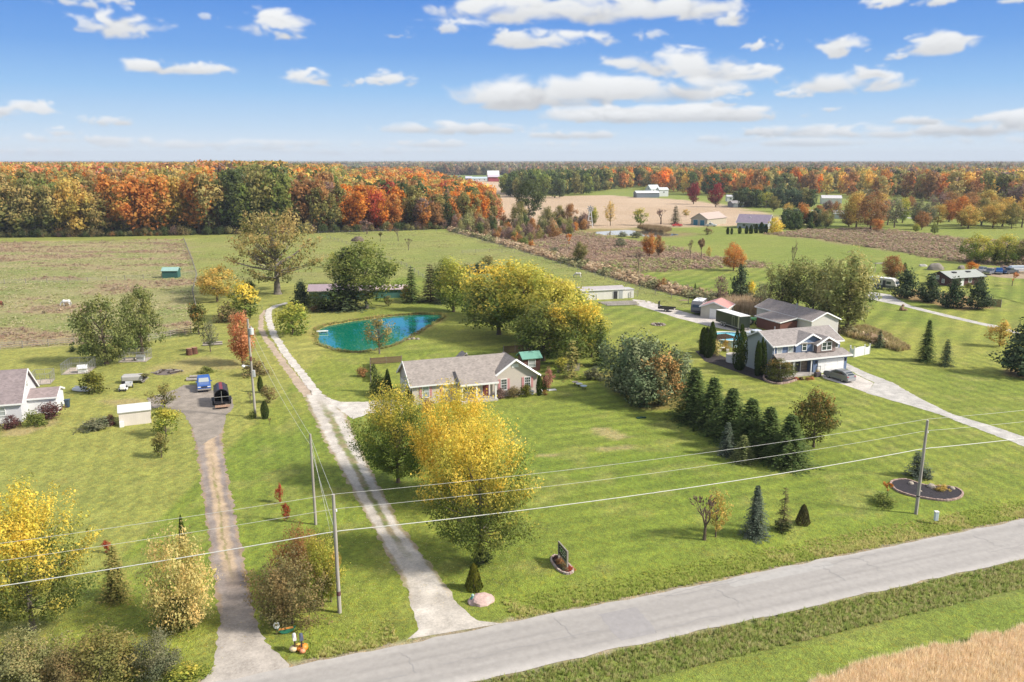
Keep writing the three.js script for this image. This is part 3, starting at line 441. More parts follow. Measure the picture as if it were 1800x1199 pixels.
function bareProto(seed, o) {                                  // limbs and twigs, with a few leaves left
  o = { spread: 0.42, depth: 5, leaves: 0, leaf: 0.02, trunk: 0.022, first: 0.17, twig: 0.006, ...o };
  const r = rngOf(seed), F = new Faces(), wood = [];
  const grow = (a, dir, len, rad, d) => {
    const b = [a[0] + dir[0] * len, a[1] + dir[1] * len, a[2] + dir[2] * len];
    if (d > 2) tube(wood, a, b, rad, rad * 0.66, d > 4 ? 6 : 4);
    else { const n = unit(cross(dir, onSphere(r))); const w = Math.max(rad, o.twig); F.tri([a[0] + n[0] * w, a[1] + n[1] * w, a[2] + n[2] * w], [a[0] - n[0] * w, a[1] - n[1] * w, a[2] - n[2] * w], b, [0.2, r(), r(), 0]); }
    if (d <= 2) for (let k = 0; k < o.leaves; k++) { const f = r(), s = onSphere(r); leaf(F, r, [a[0] + (b[0] - a[0]) * f + s[0] * 0.02, a[1] + (b[1] - a[1]) * f + s[1] * 0.02, a[2] + (b[2] - a[2]) * f + s[2] * 0.02], s, o.leaf, [0.5 + 0.5 * r(), r(), r(), 0]); }
    if (!d) return;
    const n = d > 3 ? 3 : d > 1 ? 3 : 4;
    for (let k = 0; k < n; k++) { const s = onSphere(r), nd = unit([dir[0] + s[0] * o.spread * 1.25, dir[1] + s[1] * o.spread * 0.8 + 0.12, dir[2] + s[2] * o.spread * 1.25]); grow(b, nd, len * (0.62 + 0.22 * r()), rad * 0.62, d - 1); }
  };
  grow([0, 0, 0], unit([(r() - 0.5) * 0.1, 1, (r() - 0.5) * 0.1]), o.first, o.trunk, o.depth);
  let m = 0; for (let k = 1; k < F.p.length; k += 3) m = Math.max(m, F.p[k]);
  F.p = F.p.map((v) => v / m); wood.forEach((g) => g.scale(1 / m, 1 / m, 1 / m));
  return finish(F, wood);
}
// the kinds of plant
const KIND = {
  maple: (s) => crownProto(100 + s, { n: 7000, leaf: 0.019, clumps: 90, cr: 0.105, r: 0.42, base: 0.16, shape: 'round' }),
  oval: (s) => crownProto(120 + s, { n: 5200, leaf: 0.021, clumps: 75, cr: 0.095, r: 0.33, base: 0.14, shape: 'oval', sweep: 0.9 }),
  broad: (s) => crownProto(140 + s, { n: 3600, leaf: 0.026, clumps: 90, cr: 0.10, r: 0.5, base: 0.2, shape: 'broad' }),
  willow: (s) => crownProto(160 + s, { n: 6500, leaf: 0.021, clumps: 90, cr: 0.105, r: 0.46, base: 0.14, shape: 'round', droop: 0.12, sweep: 0.4, trunk: 0.032 }),
  small: (s) => crownProto(180 + s, { n: 1100, leaf: 0.042, clumps: 34, cr: 0.13, r: 0.42, base: 0.16, shape: 'round', trunk: 0.025 }),
  loose: (s) => crownProto(200 + s, { n: 1300, leaf: 0.028, clumps: 55, cr: 0.09, r: 0.36, base: 0.2, shape: 'oval', sweep: 1.2, limbs: 26, trunk: 0.02 }),
  poplar: (s) => crownProto(220 + s, { n: 2300, leaf: 0.022, clumps: 60, cr: 0.075, r: 0.27, base: 0.24, shape: 'vase', sweep: 1.3, limbs: 16 }),
  shrub: (s) => crownProto(240 + s, { n: 1300, leaf: 0.055, clumps: 34, cr: 0.22, r: 0.62, base: 0.0, shape: 'flat', trunk: 0.03, limbs: 5 }),
  mound: (s) => crownProto(250 + s, { n: 1500, leaf: 0.045, clumps: 46, cr: 0.2, r: 0.5, base: 0.0, shape: 'round', trunk: 0.03, limbs: 4, sweep: 0.2 }),
  whitePine: (s) => crownProto(260 + s, { n: 4200, leaf: 0.026, clumps: 80, cr: 0.095, r: 0.42, base: 0.05, shape: 'egg', sweep: 1.1, limbs: 12 }),
  pine: (s) => crownProto(280 + s, { n: 3400, leaf: 0.030, clumps: 70, cr: 0.10, r: 0.40, base: 0.06, shape: 'pyramid', sweep: 1.1, limbs: 10 }),
  mapleNear: (s) => crownProto(300 + s, { n: 36000, leaf: 0.0098, clumps: 230, cr: 0.062, r: 0.42, base: 0.15, shape: 'round', sweep: 2.0, limbs: 70 }),
  ovalNear: (s) => crownProto(320 + s, { n: 15000, leaf: 0.0115, clumps: 150, cr: 0.07, r: 0.36, base: 0.12, shape: 'oval', sweep: 2, limbs: 26 }),
  bushNear: (s) => crownProto(340 + s, { n: 14000, leaf: 0.0175, clumps: 110, cr: 0.11, r: 0.5, base: 0.0, shape: 'round', sweep: 1.5, limbs: 14, trunk: 0.02 }),
  brushNear: (s) => crownProto(350 + s, { n: 11000, leaf: 0.021, clumps: 90, cr: 0.15, r: 0.62, base: 0.0, shape: 'flat', sweep: 0.9, limbs: 10, trunk: 0.02 }),
  oakBig: (s) => crownProto(360 + s, { n: 7600, leaf: 0.0165, clumps: 170, cr: 0.058, r: 0.52, base: 0.15, shape: 'round', sweep: 1.5, limbs: 70, trunk: 0.042 }),
  spruce: (s) => spruceProto(400 + s, { levels: 20, arms: 13, sprays: 7, r: 0.29 }),
  spruceNear: (s) => spruceProto(420 + s, { levels: 26, arms: 18, sprays: 11, r: 0.34, leaf: 0.029, pow: 0.82 }),
  spruceThin: (s) => spruceProto(440 + s, { levels: 17, arms: 9, sprays: 7, r: 0.27, gap: 0.28 }),
  column: (s) => columnProto(460 + s, { r: 0.13, n: 2600, leaf: 0.026 }),
  columns: (s) => columnProto(470 + s, { r: 0.17, n: 4200, leaf: 0.024, tops: 4 }),
  cone: (s) => columnProto(480 + s, { r: 0.33, n: 3000, leaf: 0.04, shape: (t) => Math.pow(1 - t, 0.62) * Math.min(1, 0.8 + 2 * t) }),
  bare: (s) => bareProto(500 + s, {}),
  bareLeafy: (s) => bareProto(520 + s, { leaves: 7, leaf: 0.018 }),
  sapling: (s) => bareProto(540 + s, { leaves: 3, leaf: 0.028, depth: 3, trunk: 0.015, twig: 0.008 }),
  far: (s) => crownProto(560 + s, { n: 620, leaf: 0.058, clumps: 30, cr: 0.12, r: 0.36, base: 0.1, shape: ['oval', 'round', 'egg', 'oval'][s % 4], limbs: 0 }),
  mini: (s) => crownProto(570 + s, { n: 110, leaf: 0.14, clumps: 12, cr: 0.2, r: 0.42, base: 0.05, shape: 'round', limbs: 0 }),
  wood: (s) => crownProto(580 + s, { n: 1900, leaf: 0.034, clumps: 62, cr: 0.09, r: 0.30, base: 0.12, shape: ['oval', 'round', 'oval', 'egg'][s % 4], limbs: 8, sweep: 0.8 }),
};
// leaf colours: inner/lower leaves, outer/upper leaves, how far the change has gone, unevenness
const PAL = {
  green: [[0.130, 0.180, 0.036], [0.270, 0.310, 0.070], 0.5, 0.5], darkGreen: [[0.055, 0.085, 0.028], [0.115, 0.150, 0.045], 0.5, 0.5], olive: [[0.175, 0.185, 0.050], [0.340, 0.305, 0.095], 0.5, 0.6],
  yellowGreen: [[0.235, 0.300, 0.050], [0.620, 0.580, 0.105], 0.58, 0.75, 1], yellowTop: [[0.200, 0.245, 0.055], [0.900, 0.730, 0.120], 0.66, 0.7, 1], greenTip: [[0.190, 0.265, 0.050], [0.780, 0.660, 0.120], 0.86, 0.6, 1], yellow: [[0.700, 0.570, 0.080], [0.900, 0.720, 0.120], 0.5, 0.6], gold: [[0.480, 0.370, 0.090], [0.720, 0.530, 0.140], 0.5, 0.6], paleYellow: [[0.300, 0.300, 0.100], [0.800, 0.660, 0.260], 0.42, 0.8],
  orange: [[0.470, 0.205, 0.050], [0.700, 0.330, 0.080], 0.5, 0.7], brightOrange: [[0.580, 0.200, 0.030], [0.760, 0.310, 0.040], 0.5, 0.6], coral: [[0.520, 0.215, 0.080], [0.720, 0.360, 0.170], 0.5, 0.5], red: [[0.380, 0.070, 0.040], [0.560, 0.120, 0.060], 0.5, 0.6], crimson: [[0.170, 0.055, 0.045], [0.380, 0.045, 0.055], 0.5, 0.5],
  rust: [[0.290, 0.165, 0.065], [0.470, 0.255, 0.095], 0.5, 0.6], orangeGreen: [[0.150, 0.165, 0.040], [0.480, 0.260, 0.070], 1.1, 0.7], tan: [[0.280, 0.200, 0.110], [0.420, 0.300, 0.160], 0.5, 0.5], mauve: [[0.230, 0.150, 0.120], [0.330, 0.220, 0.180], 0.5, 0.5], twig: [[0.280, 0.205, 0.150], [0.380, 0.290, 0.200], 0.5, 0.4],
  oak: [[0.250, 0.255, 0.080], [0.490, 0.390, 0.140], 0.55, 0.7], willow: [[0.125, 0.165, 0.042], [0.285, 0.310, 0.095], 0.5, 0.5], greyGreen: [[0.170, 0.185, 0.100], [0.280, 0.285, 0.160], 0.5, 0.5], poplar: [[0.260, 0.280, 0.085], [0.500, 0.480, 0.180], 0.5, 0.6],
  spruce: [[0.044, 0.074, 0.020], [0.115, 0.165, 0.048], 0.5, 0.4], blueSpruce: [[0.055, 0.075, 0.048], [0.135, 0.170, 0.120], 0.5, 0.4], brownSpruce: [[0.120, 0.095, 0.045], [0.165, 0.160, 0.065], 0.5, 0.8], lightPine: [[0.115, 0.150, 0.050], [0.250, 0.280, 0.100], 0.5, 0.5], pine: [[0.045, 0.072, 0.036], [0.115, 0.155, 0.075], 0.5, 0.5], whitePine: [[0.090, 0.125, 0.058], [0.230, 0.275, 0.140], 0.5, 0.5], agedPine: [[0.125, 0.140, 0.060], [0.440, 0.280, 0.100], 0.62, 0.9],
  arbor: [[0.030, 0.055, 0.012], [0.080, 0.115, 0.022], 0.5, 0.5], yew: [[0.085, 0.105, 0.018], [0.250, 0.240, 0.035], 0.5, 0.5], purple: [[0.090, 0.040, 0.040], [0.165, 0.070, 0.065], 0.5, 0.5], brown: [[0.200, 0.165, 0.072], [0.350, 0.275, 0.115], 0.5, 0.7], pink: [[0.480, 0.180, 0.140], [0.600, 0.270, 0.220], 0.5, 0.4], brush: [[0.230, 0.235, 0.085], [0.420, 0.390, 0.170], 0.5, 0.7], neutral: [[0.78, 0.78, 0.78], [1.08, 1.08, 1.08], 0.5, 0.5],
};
const leafMat = new THREE.MeshPhysicalMaterial({ vertexColors: true, roughness: 0.85, transmission: 0.5, thickness: 0, side: THREE.DoubleSide, specularIntensity: 0.2 });
const needleMat = new THREE.MeshPhysicalMaterial({ vertexColors: true, roughness: 0.9, transmission: 0.15, thickness: 0, side: THREE.DoubleSide, specularIntensity: 0.1 });
const barkTex = noiseTex(256, (u, v) => { const g = 0.55 + (fbm(u * 32, v * 6, 3, 15, 32) - 0.5) * 0.7; return [g, g * 0.97, g * 0.93]; });
const barkMat = new THREE.MeshStandardMaterial({ color: C3([0.22, 0.17, 0.125]), map: barkTex, roughness: 1 });
const greyBark = new THREE.MeshStandardMaterial({ color: C3([0.30, 0.27, 0.235]), map: barkTex, roughness: 1 });
const darkBark = new THREE.MeshStandardMaterial({ color: C3([0.13, 0.10, 0.08]), map: barkTex, roughness: 1 });
const crowns = new Map();
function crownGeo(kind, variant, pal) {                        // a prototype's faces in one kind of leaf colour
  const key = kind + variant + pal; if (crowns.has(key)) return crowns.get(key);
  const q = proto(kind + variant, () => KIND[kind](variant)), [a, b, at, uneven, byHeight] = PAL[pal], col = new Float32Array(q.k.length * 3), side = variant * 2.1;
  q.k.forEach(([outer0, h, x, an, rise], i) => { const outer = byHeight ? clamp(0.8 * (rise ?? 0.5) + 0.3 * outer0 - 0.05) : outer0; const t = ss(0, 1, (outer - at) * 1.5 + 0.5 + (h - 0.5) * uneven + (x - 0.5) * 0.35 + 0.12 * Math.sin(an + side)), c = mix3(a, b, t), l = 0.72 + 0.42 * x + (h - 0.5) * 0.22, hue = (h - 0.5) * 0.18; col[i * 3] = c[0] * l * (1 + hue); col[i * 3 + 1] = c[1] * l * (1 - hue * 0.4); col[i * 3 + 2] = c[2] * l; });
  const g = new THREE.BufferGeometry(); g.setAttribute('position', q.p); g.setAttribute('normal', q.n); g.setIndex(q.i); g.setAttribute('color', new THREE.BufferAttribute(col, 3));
  const out = { g, wood: q.wood }; crowns.set(key, out); return out;
}
const EVER = new Set(['spruce', 'spruceNear', 'spruceThin', 'pine', 'whitePine', 'column', 'columns', 'cone']);
const RAD = { maple: 0.43, oval: 0.34, broad: 0.51, willow: 0.47, small: 0.43, loose: 0.37, poplar: 0.28, shrub: 0.63, mound: 0.51, whitePine: 0.43, pine: 0.41, mapleNear: 0.43, ovalNear: 0.37, bushNear: 0.51, brushNear: 0.63, oakBig: 0.53, spruce: 0.30, spruceNear: 0.31, spruceThin: 0.28, column: 0.14, columns: 0.19, cone: 0.34, bare: 0.42, bareLeafy: 0.42, sapling: 0.36, far: 0.37, wood: 0.31 };
const treeProtos = new Map();
function plantThing(name, kind, variant, pal, label, category, x, z, h, w, turn, group, trunkMat) {
  const key = kind + variant + pal + (trunkMat?.uuid ?? ''); let o = treeProtos.get(key);
  if (!o) {
    o = new THREE.Group(); const { g, wood } = crownGeo(kind, variant, pal), bare = kind.startsWith('bare') || kind === 'sapling', low = kind === 'shrub' || kind === 'mound' || kind === 'brushNear' || kind === 'bushNear';
    const add = (nm, ge, m) => { const c = shade(new THREE.Mesh(ge, m)); c.name = nm; o.add(c); };
    if (wood) add(low ? 'stem' : 'trunk', wood, trunkMat ?? (EVER.has(kind) ? darkBark : barkMat));
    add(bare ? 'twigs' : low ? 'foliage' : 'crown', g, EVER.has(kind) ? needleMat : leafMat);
    treeProtos.set(key, o);
  }
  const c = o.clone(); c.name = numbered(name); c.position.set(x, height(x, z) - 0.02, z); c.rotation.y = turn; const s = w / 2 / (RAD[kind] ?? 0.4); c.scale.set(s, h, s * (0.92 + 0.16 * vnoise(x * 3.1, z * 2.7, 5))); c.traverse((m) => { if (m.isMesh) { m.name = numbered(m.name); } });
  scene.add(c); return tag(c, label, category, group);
}
const treeRng = rngOf(77);
let variantOf = 0;
// one plant by its foot, top and width on the photograph
function plant(px, base, top, width, kind, pal, name, label, category = 'tree', o = {}) {
  const g = G(px, base), k = perPx(base) * Math.hypot(1, (px - 900) / FOCAL * 0.4), v = o.v ?? (variantOf++ % (o.of ?? 3));
  return plantThing(name, kind, v, pal, label, category, g.x, g.z, Math.max(0.3, tall(base, top)), width * k, o.turn ?? treeRng() * 6.28, o.group, o.bark);
}

// ---------------------------------------------------------------- trees and shrubs one by one
const T = 'tree', S = 'shrub', E = 'evergreen';
const near = { of: 1 };
for (const a of [
  // left-hand neighbour's front
  [58, 1106, 862, 205, 'mapleNear', 'yellowTop', 'maple_tree', 'large round maple turning yellow, standing at the left above the roadside brush', T, { v: 0, bark: greyBark }],
  [206, 1052, 958, 64, 'spruce', 'olive', 'spruce_tree', 'thin olive spruce between the big yellow maple and the pale yellow bush', E],
  [188, 972, 950, 15, 'small', 'red', 'sapling', 'tiny red-leaved sapling standing behind the thin olive spruce', T],
  [320, 1098, 938, 124, 'bushNear', 'paleYellow', 'bushy_tree', 'pale yellow bushy tree beside the dark gravel drive near the road', T, { v: 0 }],
  [314, 1104, 1050, 58, 'mound', 'darkGreen', 'shrub', 'dark evergreen shrub under the pale yellow bushy tree', S],
  [322, 962, 905, 15, 'cone', 'arbor', 'arborvitae', 'slim pointed arborvitae behind the pale yellow bushy tree', E],
  [42, 1192, 1112, 150, 'brushNear', 'brush', 'roadside_bush', 'tan and green roadside bush in the bottom left corner', S, { v: 0 }],
  [178, 1186, 1106, 150, 'brushNear', 'olive', 'roadside_bush', 'olive roadside bush in the middle of the bottom left thicket', S, { v: 1 }],
  [110, 1206, 1140, 110, 'brushNear', 'brown', 'roadside_bush', 'brownish olive roadside bush between the two larger ones at bottom left', S, { v: 0 }],
  [277, 1178, 1102, 84, 'brushNear', 'greyGreen', 'roadside_bush', 'grey-green roadside bush standing alone beside the end of the dark drive', S, { v: 1 }],
  [330, 1192, 1168, 70, 'shrub', 'yellowGreen', 'roadside_bush', 'low yellow-green weeds at the edge of the dark drive by the road', S],
  // thicket by the front utility pole
  [514, 1096, 978, 132, 'bushNear', 'brown', 'juniper_bush', 'brown juniper bush in front of the front utility pole thicket', S, { v: 1 }],
  [566, 1066, 942, 76, 'ovalNear', 'yellowGreen', 'small_tree', 'small yellow and green tree in the thicket left of the front utility pole', T, { v: 0 }],
  [582, 1058, 966, 40, 'small', 'gold', 'small_tree', 'small gold-leaved tree touching the front utility pole', T],
  [528, 1030, 930, 84, 'bushNear', 'rust', 'small_tree', 'reddish brown leafy tree at the back of the pole thicket', T],
  [492, 884, 851, 15, 'small', 'red', 'sapling', 'thin red-leaved sapling on the grass strip left of the leaning pole', T],
  [503, 916, 884, 16, 'small', 'red', 'sapling', 'second red sapling just above the pole thicket', T],
  // three maples before the ranch house
  [846, 988, 740, 190, 'mapleNear', 'yellowTop', 'maple_tree', 'tall maple nearest the road with a yellow top and green skirt', T, { v: 1, bark: greyBark }],
  [800, 880, 684, 152, 'mapleNear', 'yellow', 'maple_tree', 'bright yellow maple in front of the ranch house porch', T, { v: 2 }],
  [700, 848, 682, 142, 'mapleNear', 'greenTip', 'maple_tree', 'green maple with yellow tips beside the gravel drive', T, { v: 0 }],
  [846, 992, 962, 40, 'mound', 'darkGreen', 'shrub', 'dark low bush round the foot of the tall front maple', S],
  [833, 1036, 990, 33, 'cone', 'yew', 'clipped_yew', 'small clipped cone-shaped yew beside the pink boulder', S],
  // roadside row on the right
  [1238, 949, 868, 78, 'bare', 'twig', 'bare_tree', 'nearly bare small tree beside the gold willowy one on the front lawn', T, { v: 0 }],
  [1258, 944, 860, 46, 'loose', 'gold', 'small_tree', 'thin gold-leaved tree beside the bare tree on the front lawn', T, { v: 1 }],
  [1327, 942, 853, 52, 'spruceNear', 'blueSpruce', 'blue_spruce', 'blue spruce, tallest of three small evergreens near the road', E, { v: 0 }],
  [1376, 932, 855, 36, 'spruceThin', 'brownSpruce', 'spruce_tree', 'browning thin spruce between the blue spruce and the stubby evergreen', E],
  [1376, 933, 914, 34, 'shrub', 'darkGreen', 'shrub', 'green lower skirt bush at the foot of the browning thin spruce', S],
  [1411, 921, 886, 28, 'cone', 'brownSpruce', 'dwarf_evergreen', 'stubby ragged evergreen at the right end of the roadside row', E],
  [1611, 838, 792, 50, 'spruceThin', 'blueSpruce', 'blue_spruce', 'wispy blue spruce behind the right-hand utility pole', E],
  [1624, 840, 822, 30, 'mound', 'blueSpruce', 'shrub', 'low blue-green juniper under the wispy blue spruce', S],
  [1552, 886, 868, 44, 'shrub', 'green', 'shrub', 'low spreading juniper left of the kidney-shaped mulch bed', S],
  [1560, 874, 845, 20, 'sapling', 'orange', 'sapling', 'little orange sapling left of the kidney-shaped mulch bed', T],
  // dark spruce row
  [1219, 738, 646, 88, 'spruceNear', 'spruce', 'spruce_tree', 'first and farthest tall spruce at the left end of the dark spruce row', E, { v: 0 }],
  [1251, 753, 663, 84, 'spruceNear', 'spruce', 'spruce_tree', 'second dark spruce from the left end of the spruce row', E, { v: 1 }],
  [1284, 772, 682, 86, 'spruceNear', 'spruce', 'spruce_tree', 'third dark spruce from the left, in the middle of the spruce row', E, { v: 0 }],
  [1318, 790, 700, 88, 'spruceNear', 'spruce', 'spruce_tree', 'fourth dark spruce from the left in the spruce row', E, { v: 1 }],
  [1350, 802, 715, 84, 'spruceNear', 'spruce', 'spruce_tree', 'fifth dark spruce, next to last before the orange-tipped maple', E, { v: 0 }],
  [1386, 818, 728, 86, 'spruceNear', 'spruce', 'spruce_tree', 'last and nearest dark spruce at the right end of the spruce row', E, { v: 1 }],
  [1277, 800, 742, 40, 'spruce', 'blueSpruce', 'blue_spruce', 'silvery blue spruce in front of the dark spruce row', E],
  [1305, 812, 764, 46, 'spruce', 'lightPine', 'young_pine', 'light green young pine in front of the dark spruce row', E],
  [1430, 786, 688, 84, 'maple', 'orangeGreen', 'maple_tree', 'round green maple with orange tips at the end of the spruce row', T],
  [1219, 758, 747, 9, 'spruce', 'spruce', 'spruce_seedling', 'tiny spruce seedling on the lawn, left one of two', E],
  [1242, 768, 755, 9, 'spruce', 'spruce', 'spruce_seedling', 'tiny spruce seedling on the lawn, right one of two by the silvery spruce', E],
  // white pine clump
  [1090, 690, 592, 87, 'whitePine', 'whitePine', 'white_pine', 'left-hand white pine of the big soft pine clump on the lawn', E, { v: 0 }],
  [1122, 704, 586, 94, 'whitePine', 'whitePine', 'white_pine', 'tallest white pine in the middle of the soft pine clump', E, { v: 1 }],
  [1158, 712, 622, 83, 'whitePine', 'agedPine', 'white_pine', 'white pine with orange inner needles at the front of the pine clump', E, { v: 2 }],
  [1180, 694, 612, 74, 'whitePine', 'whitePine', 'white_pine', 'right-hand white pine of the big soft pine clump', E, { v: 0 }],
  [1132, 716, 640, 81, 'whitePine', 'whitePine', 'white_pine', 'low white pine at the near foot of the pine clump', E, { v: 2 }],
  [1144, 682, 598, 90, 'whitePine', 'pine', 'white_pine', 'darker white pine at the back of the pine clump', E, { v: 1 }],
  [1046, 668, 644, 40, 'shrub', 'greyGreen', 'shrub', 'grey-green low bush at the left edge of the white pine clump', S],
  [1005, 664, 596, 54, 'spruceThin', 'olive', 'spruce_tree', 'olive spruce with a visible trunk right of the ranch house', E],
  // trees behind the ranch house
  [877, 588, 462, 154, 'maple', 'yellowTop', 'maple_tree', 'large yellow-topped maple nearest the pond at the left of the tree clump', T, { v: 0 }],
  [834, 566, 490, 67, 'maple', 'yellowGreen', 'maple_tree', 'smaller yellow-green tree at the left edge of the tree clump by the pond', T, { v: 1 }],
  [926, 596, 468, 118, 'maple', 'yellowGreen', 'maple_tree', 'yellow-green maple in the back middle of the tree clump', T, { v: 2 }],
  [905, 560, 466, 104, 'maple', 'yellowGreen', 'maple_tree', 'yellow-green tree at the very back of the tree clump', T, { v: 1 }],
  [965, 612, 484, 126, 'maple', 'yellowGreen', 'maple_tree', 'broad yellow-green tree in the centre of the tree clump', T, { v: 0 }],
  [955, 634, 534, 118, 'maple', 'green', 'maple_tree', 'green spreading tree just behind the green-roofed playhouse', T, { v: 2 }],
  [1012, 640, 526, 115, 'maple', 'yellowTop', 'maple_tree', 'gold-topped maple at the right of the tree clump', T, { v: 1 }],
  [990, 606, 494, 112, 'maple', 'yellowGreen', 'maple_tree', 'yellow-green tree just behind the gold-topped maple', T, { v: 2 }],
  [1040, 628, 540, 70, 'maple', 'yellowGreen', 'maple_tree', 'yellow-green tree at the right end of the tree clump', T, { v: 0 }],
  [1054, 644, 560, 46, 'spruce', 'spruce', 'spruce_tree', 'dark spruce at the right edge of the tree clump, left of the pines', E],
  [988, 655, 628, 32, 'small', 'yellowGreen', 'shrub', 'small pale bush with a dark trunk beside the green-roofed playhouse', S],
  // round the pond
  [797, 548, 456, 66, 'oval', 'yellowGreen', 'small_tree', 'upright green and yellow tree at the far right shore of the pond', T],
  [782, 528, 458, 50, 'oval', 'green', 'small_tree', 'greener upright tree behind the one at the far pond shore', T],
  [724, 532, 468, 42, 'spruce', 'spruce', 'spruce_tree', 'dark spruce at the right end of the low green barn', E],
  [757, 530, 464, 46, 'spruce', 'brownSpruce', 'spruce_tree', 'brownish spruce right of the dark spruce behind the pond', E],
  [776, 534, 476, 36, 'spruce', 'pine', 'spruce_tree', 'green spruce behind the brownish one near the pond', E],
  [714, 530, 502, 20, 'small', 'gold', 'small_tree', 'small gold tree at the corner of the low green barn', T],
  [645, 542, 426, 120, 'maple', 'green', 'maple_tree', 'big green maple standing in front of the low green barn', T, { v: 2, bark: greyBark }],
  [611, 544, 434, 82, 'spruce', 'pine', 'spruce_tree', 'tall dark spruce left of the big green maple at the barn', E],
  [588, 546, 502, 84, 'shrub', 'darkGreen', 'shrub', 'dark shrubs in front of the purple roof of the low barn', S],
  [556, 542, 514, 44, 'shrub', 'green', 'shrub', 'green shrub beside the dark pine before the low barn', S],
  [530, 540, 494, 34, 'pine', 'pine', 'pine_tree', 'dark small pine at the left end of the low barn', E],
  [515, 588, 532, 62, 'mound', 'yellowGreen', 'large_bush', 'large round green and yellow bush beside the bend of the gravel track', S],
  [667, 622, 553, 52, 'loose', 'oak', 'small_tree', 'sparse brown-leaved small tree on the near shore of the pond', T, { bark: greyBark }],
  [683, 538, 520, 18, 'small', 'olive', 'shrub', 'small olive shrub against the green barn wall', S],
  [585, 470, 442, 24, 'loose', 'yellowGreen', 'small_tree', 'pale small tree behind the spruce in the back pasture', T],
  [590, 500, 458, 40, 'loose', 'olive', 'small_tree', 'thin pale tree left of the tall dark spruce at the barn', T],
  [488, 517, 372, 152, 'oakBig', 'oak', 'oak_tree', 'huge spreading oak with brownish leaves at the end of the gravel track', T, { v: 0, bark: greyBark }],
  [438, 512, 492, 26, 'shrub', 'darkGreen', 'shrub', 'dark shrub in the shade left of the huge oak trunk', S],
  [382, 530, 468, 74, 'broad', 'gold', 'bushy_tree', 'broad gold bushy tree left of the huge oak', T],
  [432, 562, 498, 62, 'small', 'yellowTop', 'bushy_tree', 'yellow and orange bushy tree below the huge oak', T],
  [400, 566, 532, 46, 'shrub', 'brown', 'shrub', 'brown brushy shrub left of the yellow and orange bushy tree', S],
  [350, 588, 533, 40, 'small', 'orangeGreen', 'small_tree', 'small round orange and green tree by the pasture fence end', T],
  [427, 642, 550, 54, 'oval', 'coral', 'maple_tree', 'coral orange maple beside the tall service pole', T],
  [370, 618, 566, 34, 'loose', 'greyGreen', 'small_tree', 'pale nearly bare small tree left of the coral maple', T],
  [187, 640, 522, 98, 'willow', 'willow', 'willow_tree', 'left one of the two round green willows by the dog pens', T, { v: 0 }],
  [250, 622, 508, 88, 'willow', 'willow', 'willow_tree', 'right one of the two round green willows by the dog pens', T, { v: 1 }],
  [166, 690, 653, 43, 'mound', 'yew', 'round_bush', 'round olive bush on the lawn beside the upturned white boat', S],
  [292, 766, 714, 54, 'small', 'yellowGreen', 'apple_tree', 'small green and yellow tree right of the white metal shed', T, { v: 1 }],
  [284, 804, 762, 34, 'small', 'olive', 'young_tree', 'smallest young tree on the lawn in front of the white metal shed', T],
  [290, 720, 674, 44, 'loose', 'olive', 'young_tree', 'sparse olive tree behind the white metal shed by the parking area', T],
  [206, 628, 615, 14, 'shrub', 'brown', 'shrub', 'brown shrub between the two willow trunks', S],
  [127, 618, 608, 14, 'shrub', 'darkGreen', 'shrub', 'small dark shrub on the lawn left of the willows', S],
  [88, 734, 708, 48, 'mound', 'purple', 'barberry_bush', 'arching purple-brown bush at the corner of the white house', S],
  [62, 748, 722, 40, 'shrub', 'green', 'shrub', 'green flowering shrub under the arching purple bush', S],
  [20, 752, 730, 36, 'mound', 'purple', 'barberry_bush', 'dark red barberry bush in front of the white house', S],
  [98, 714, 694, 20, 'cone', 'yew', 'clipped_yew', 'small pointed evergreen at the corner of the white house addition', S],
  [168, 752, 736, 58, 'shrub', 'greyGreen', 'herb_bed', 'low grey-green planting left of the white metal shed', S],
  [196, 748, 728, 20, 'mound', 'purple', 'shrub', 'dark purple shrub against the white metal shed', S],
  // along the service pole
  [458, 690, 660, 10, 'column', 'arbor', 'arborvitae', 'narrow dark arborvitae just right of the tall service pole', E],
  [471, 708, 678, 28, 'small', 'brown', 'shrub', 'brownish shrub right of the narrow arborvitae by the service pole', S],
  [466, 736, 704, 15, 'column', 'darkGreen', 'arborvitae', 'short green arborvitae at the foot of the service pole', E],
  [474, 746, 735, 9, 'sapling', 'brown', 'sapling', 'tiny brown sapling below the service pole shrubs', T],
  [448, 660, 630, 46, 'shrub', 'brown', 'shrub', 'brown and green shrub under the coral maple', S],
  [362, 656, 644, 28, 'shrub', 'green', 'shrub', 'green weedy patch behind the blue pickup', S],
  [440, 710, 688, 14, 'bare', 'twig', 'sapling', 'bare sapling left of the tall service pole', T],
  [443, 735, 722, 18, 'shrub', 'green', 'shrub', 'green bush round the base of the tall service pole', S],
  // ranch house planting
  [658, 690, 640, 20, 'mound', 'darkGreen', 'shrub', 'dark shrub at the left corner of the wooden fence', S],
  [636, 662, 645, 20, 'mound', 'rust', 'shrub', 'rust-coloured shrub left of the wooden fence corner', S],
  [668, 694, 656, 36, 'shrub', 'green', 'shrub', 'green shrubs along the side fence by the garage', S],
  [682, 692, 648, 18, 'cone', 'arbor', 'arborvitae', 'dark pointed evergreen inside the fence by the garage', E],
  [716, 708, 676, 9, 'column', 'arbor', 'arborvitae', 'left one of two small arborvitae at the ranch house garage corner', E],
  [725, 712, 682, 9, 'column', 'arbor', 'arborvitae', 'right one of two small arborvitae at the ranch house garage corner', E],
  [880, 700, 682, 22, 'mound', 'mauve', 'shrub', 'purplish shrub at the porch end under the first gable window', S],
  [903, 698, 679, 28, 'mound', 'brown', 'shrub', 'brownish shrub between the two gable windows of the ranch house', S],
  [924, 697, 676, 21, 'mound', 'yew', 'round_bush', 'round yellow-green bush under the right gable window', S],
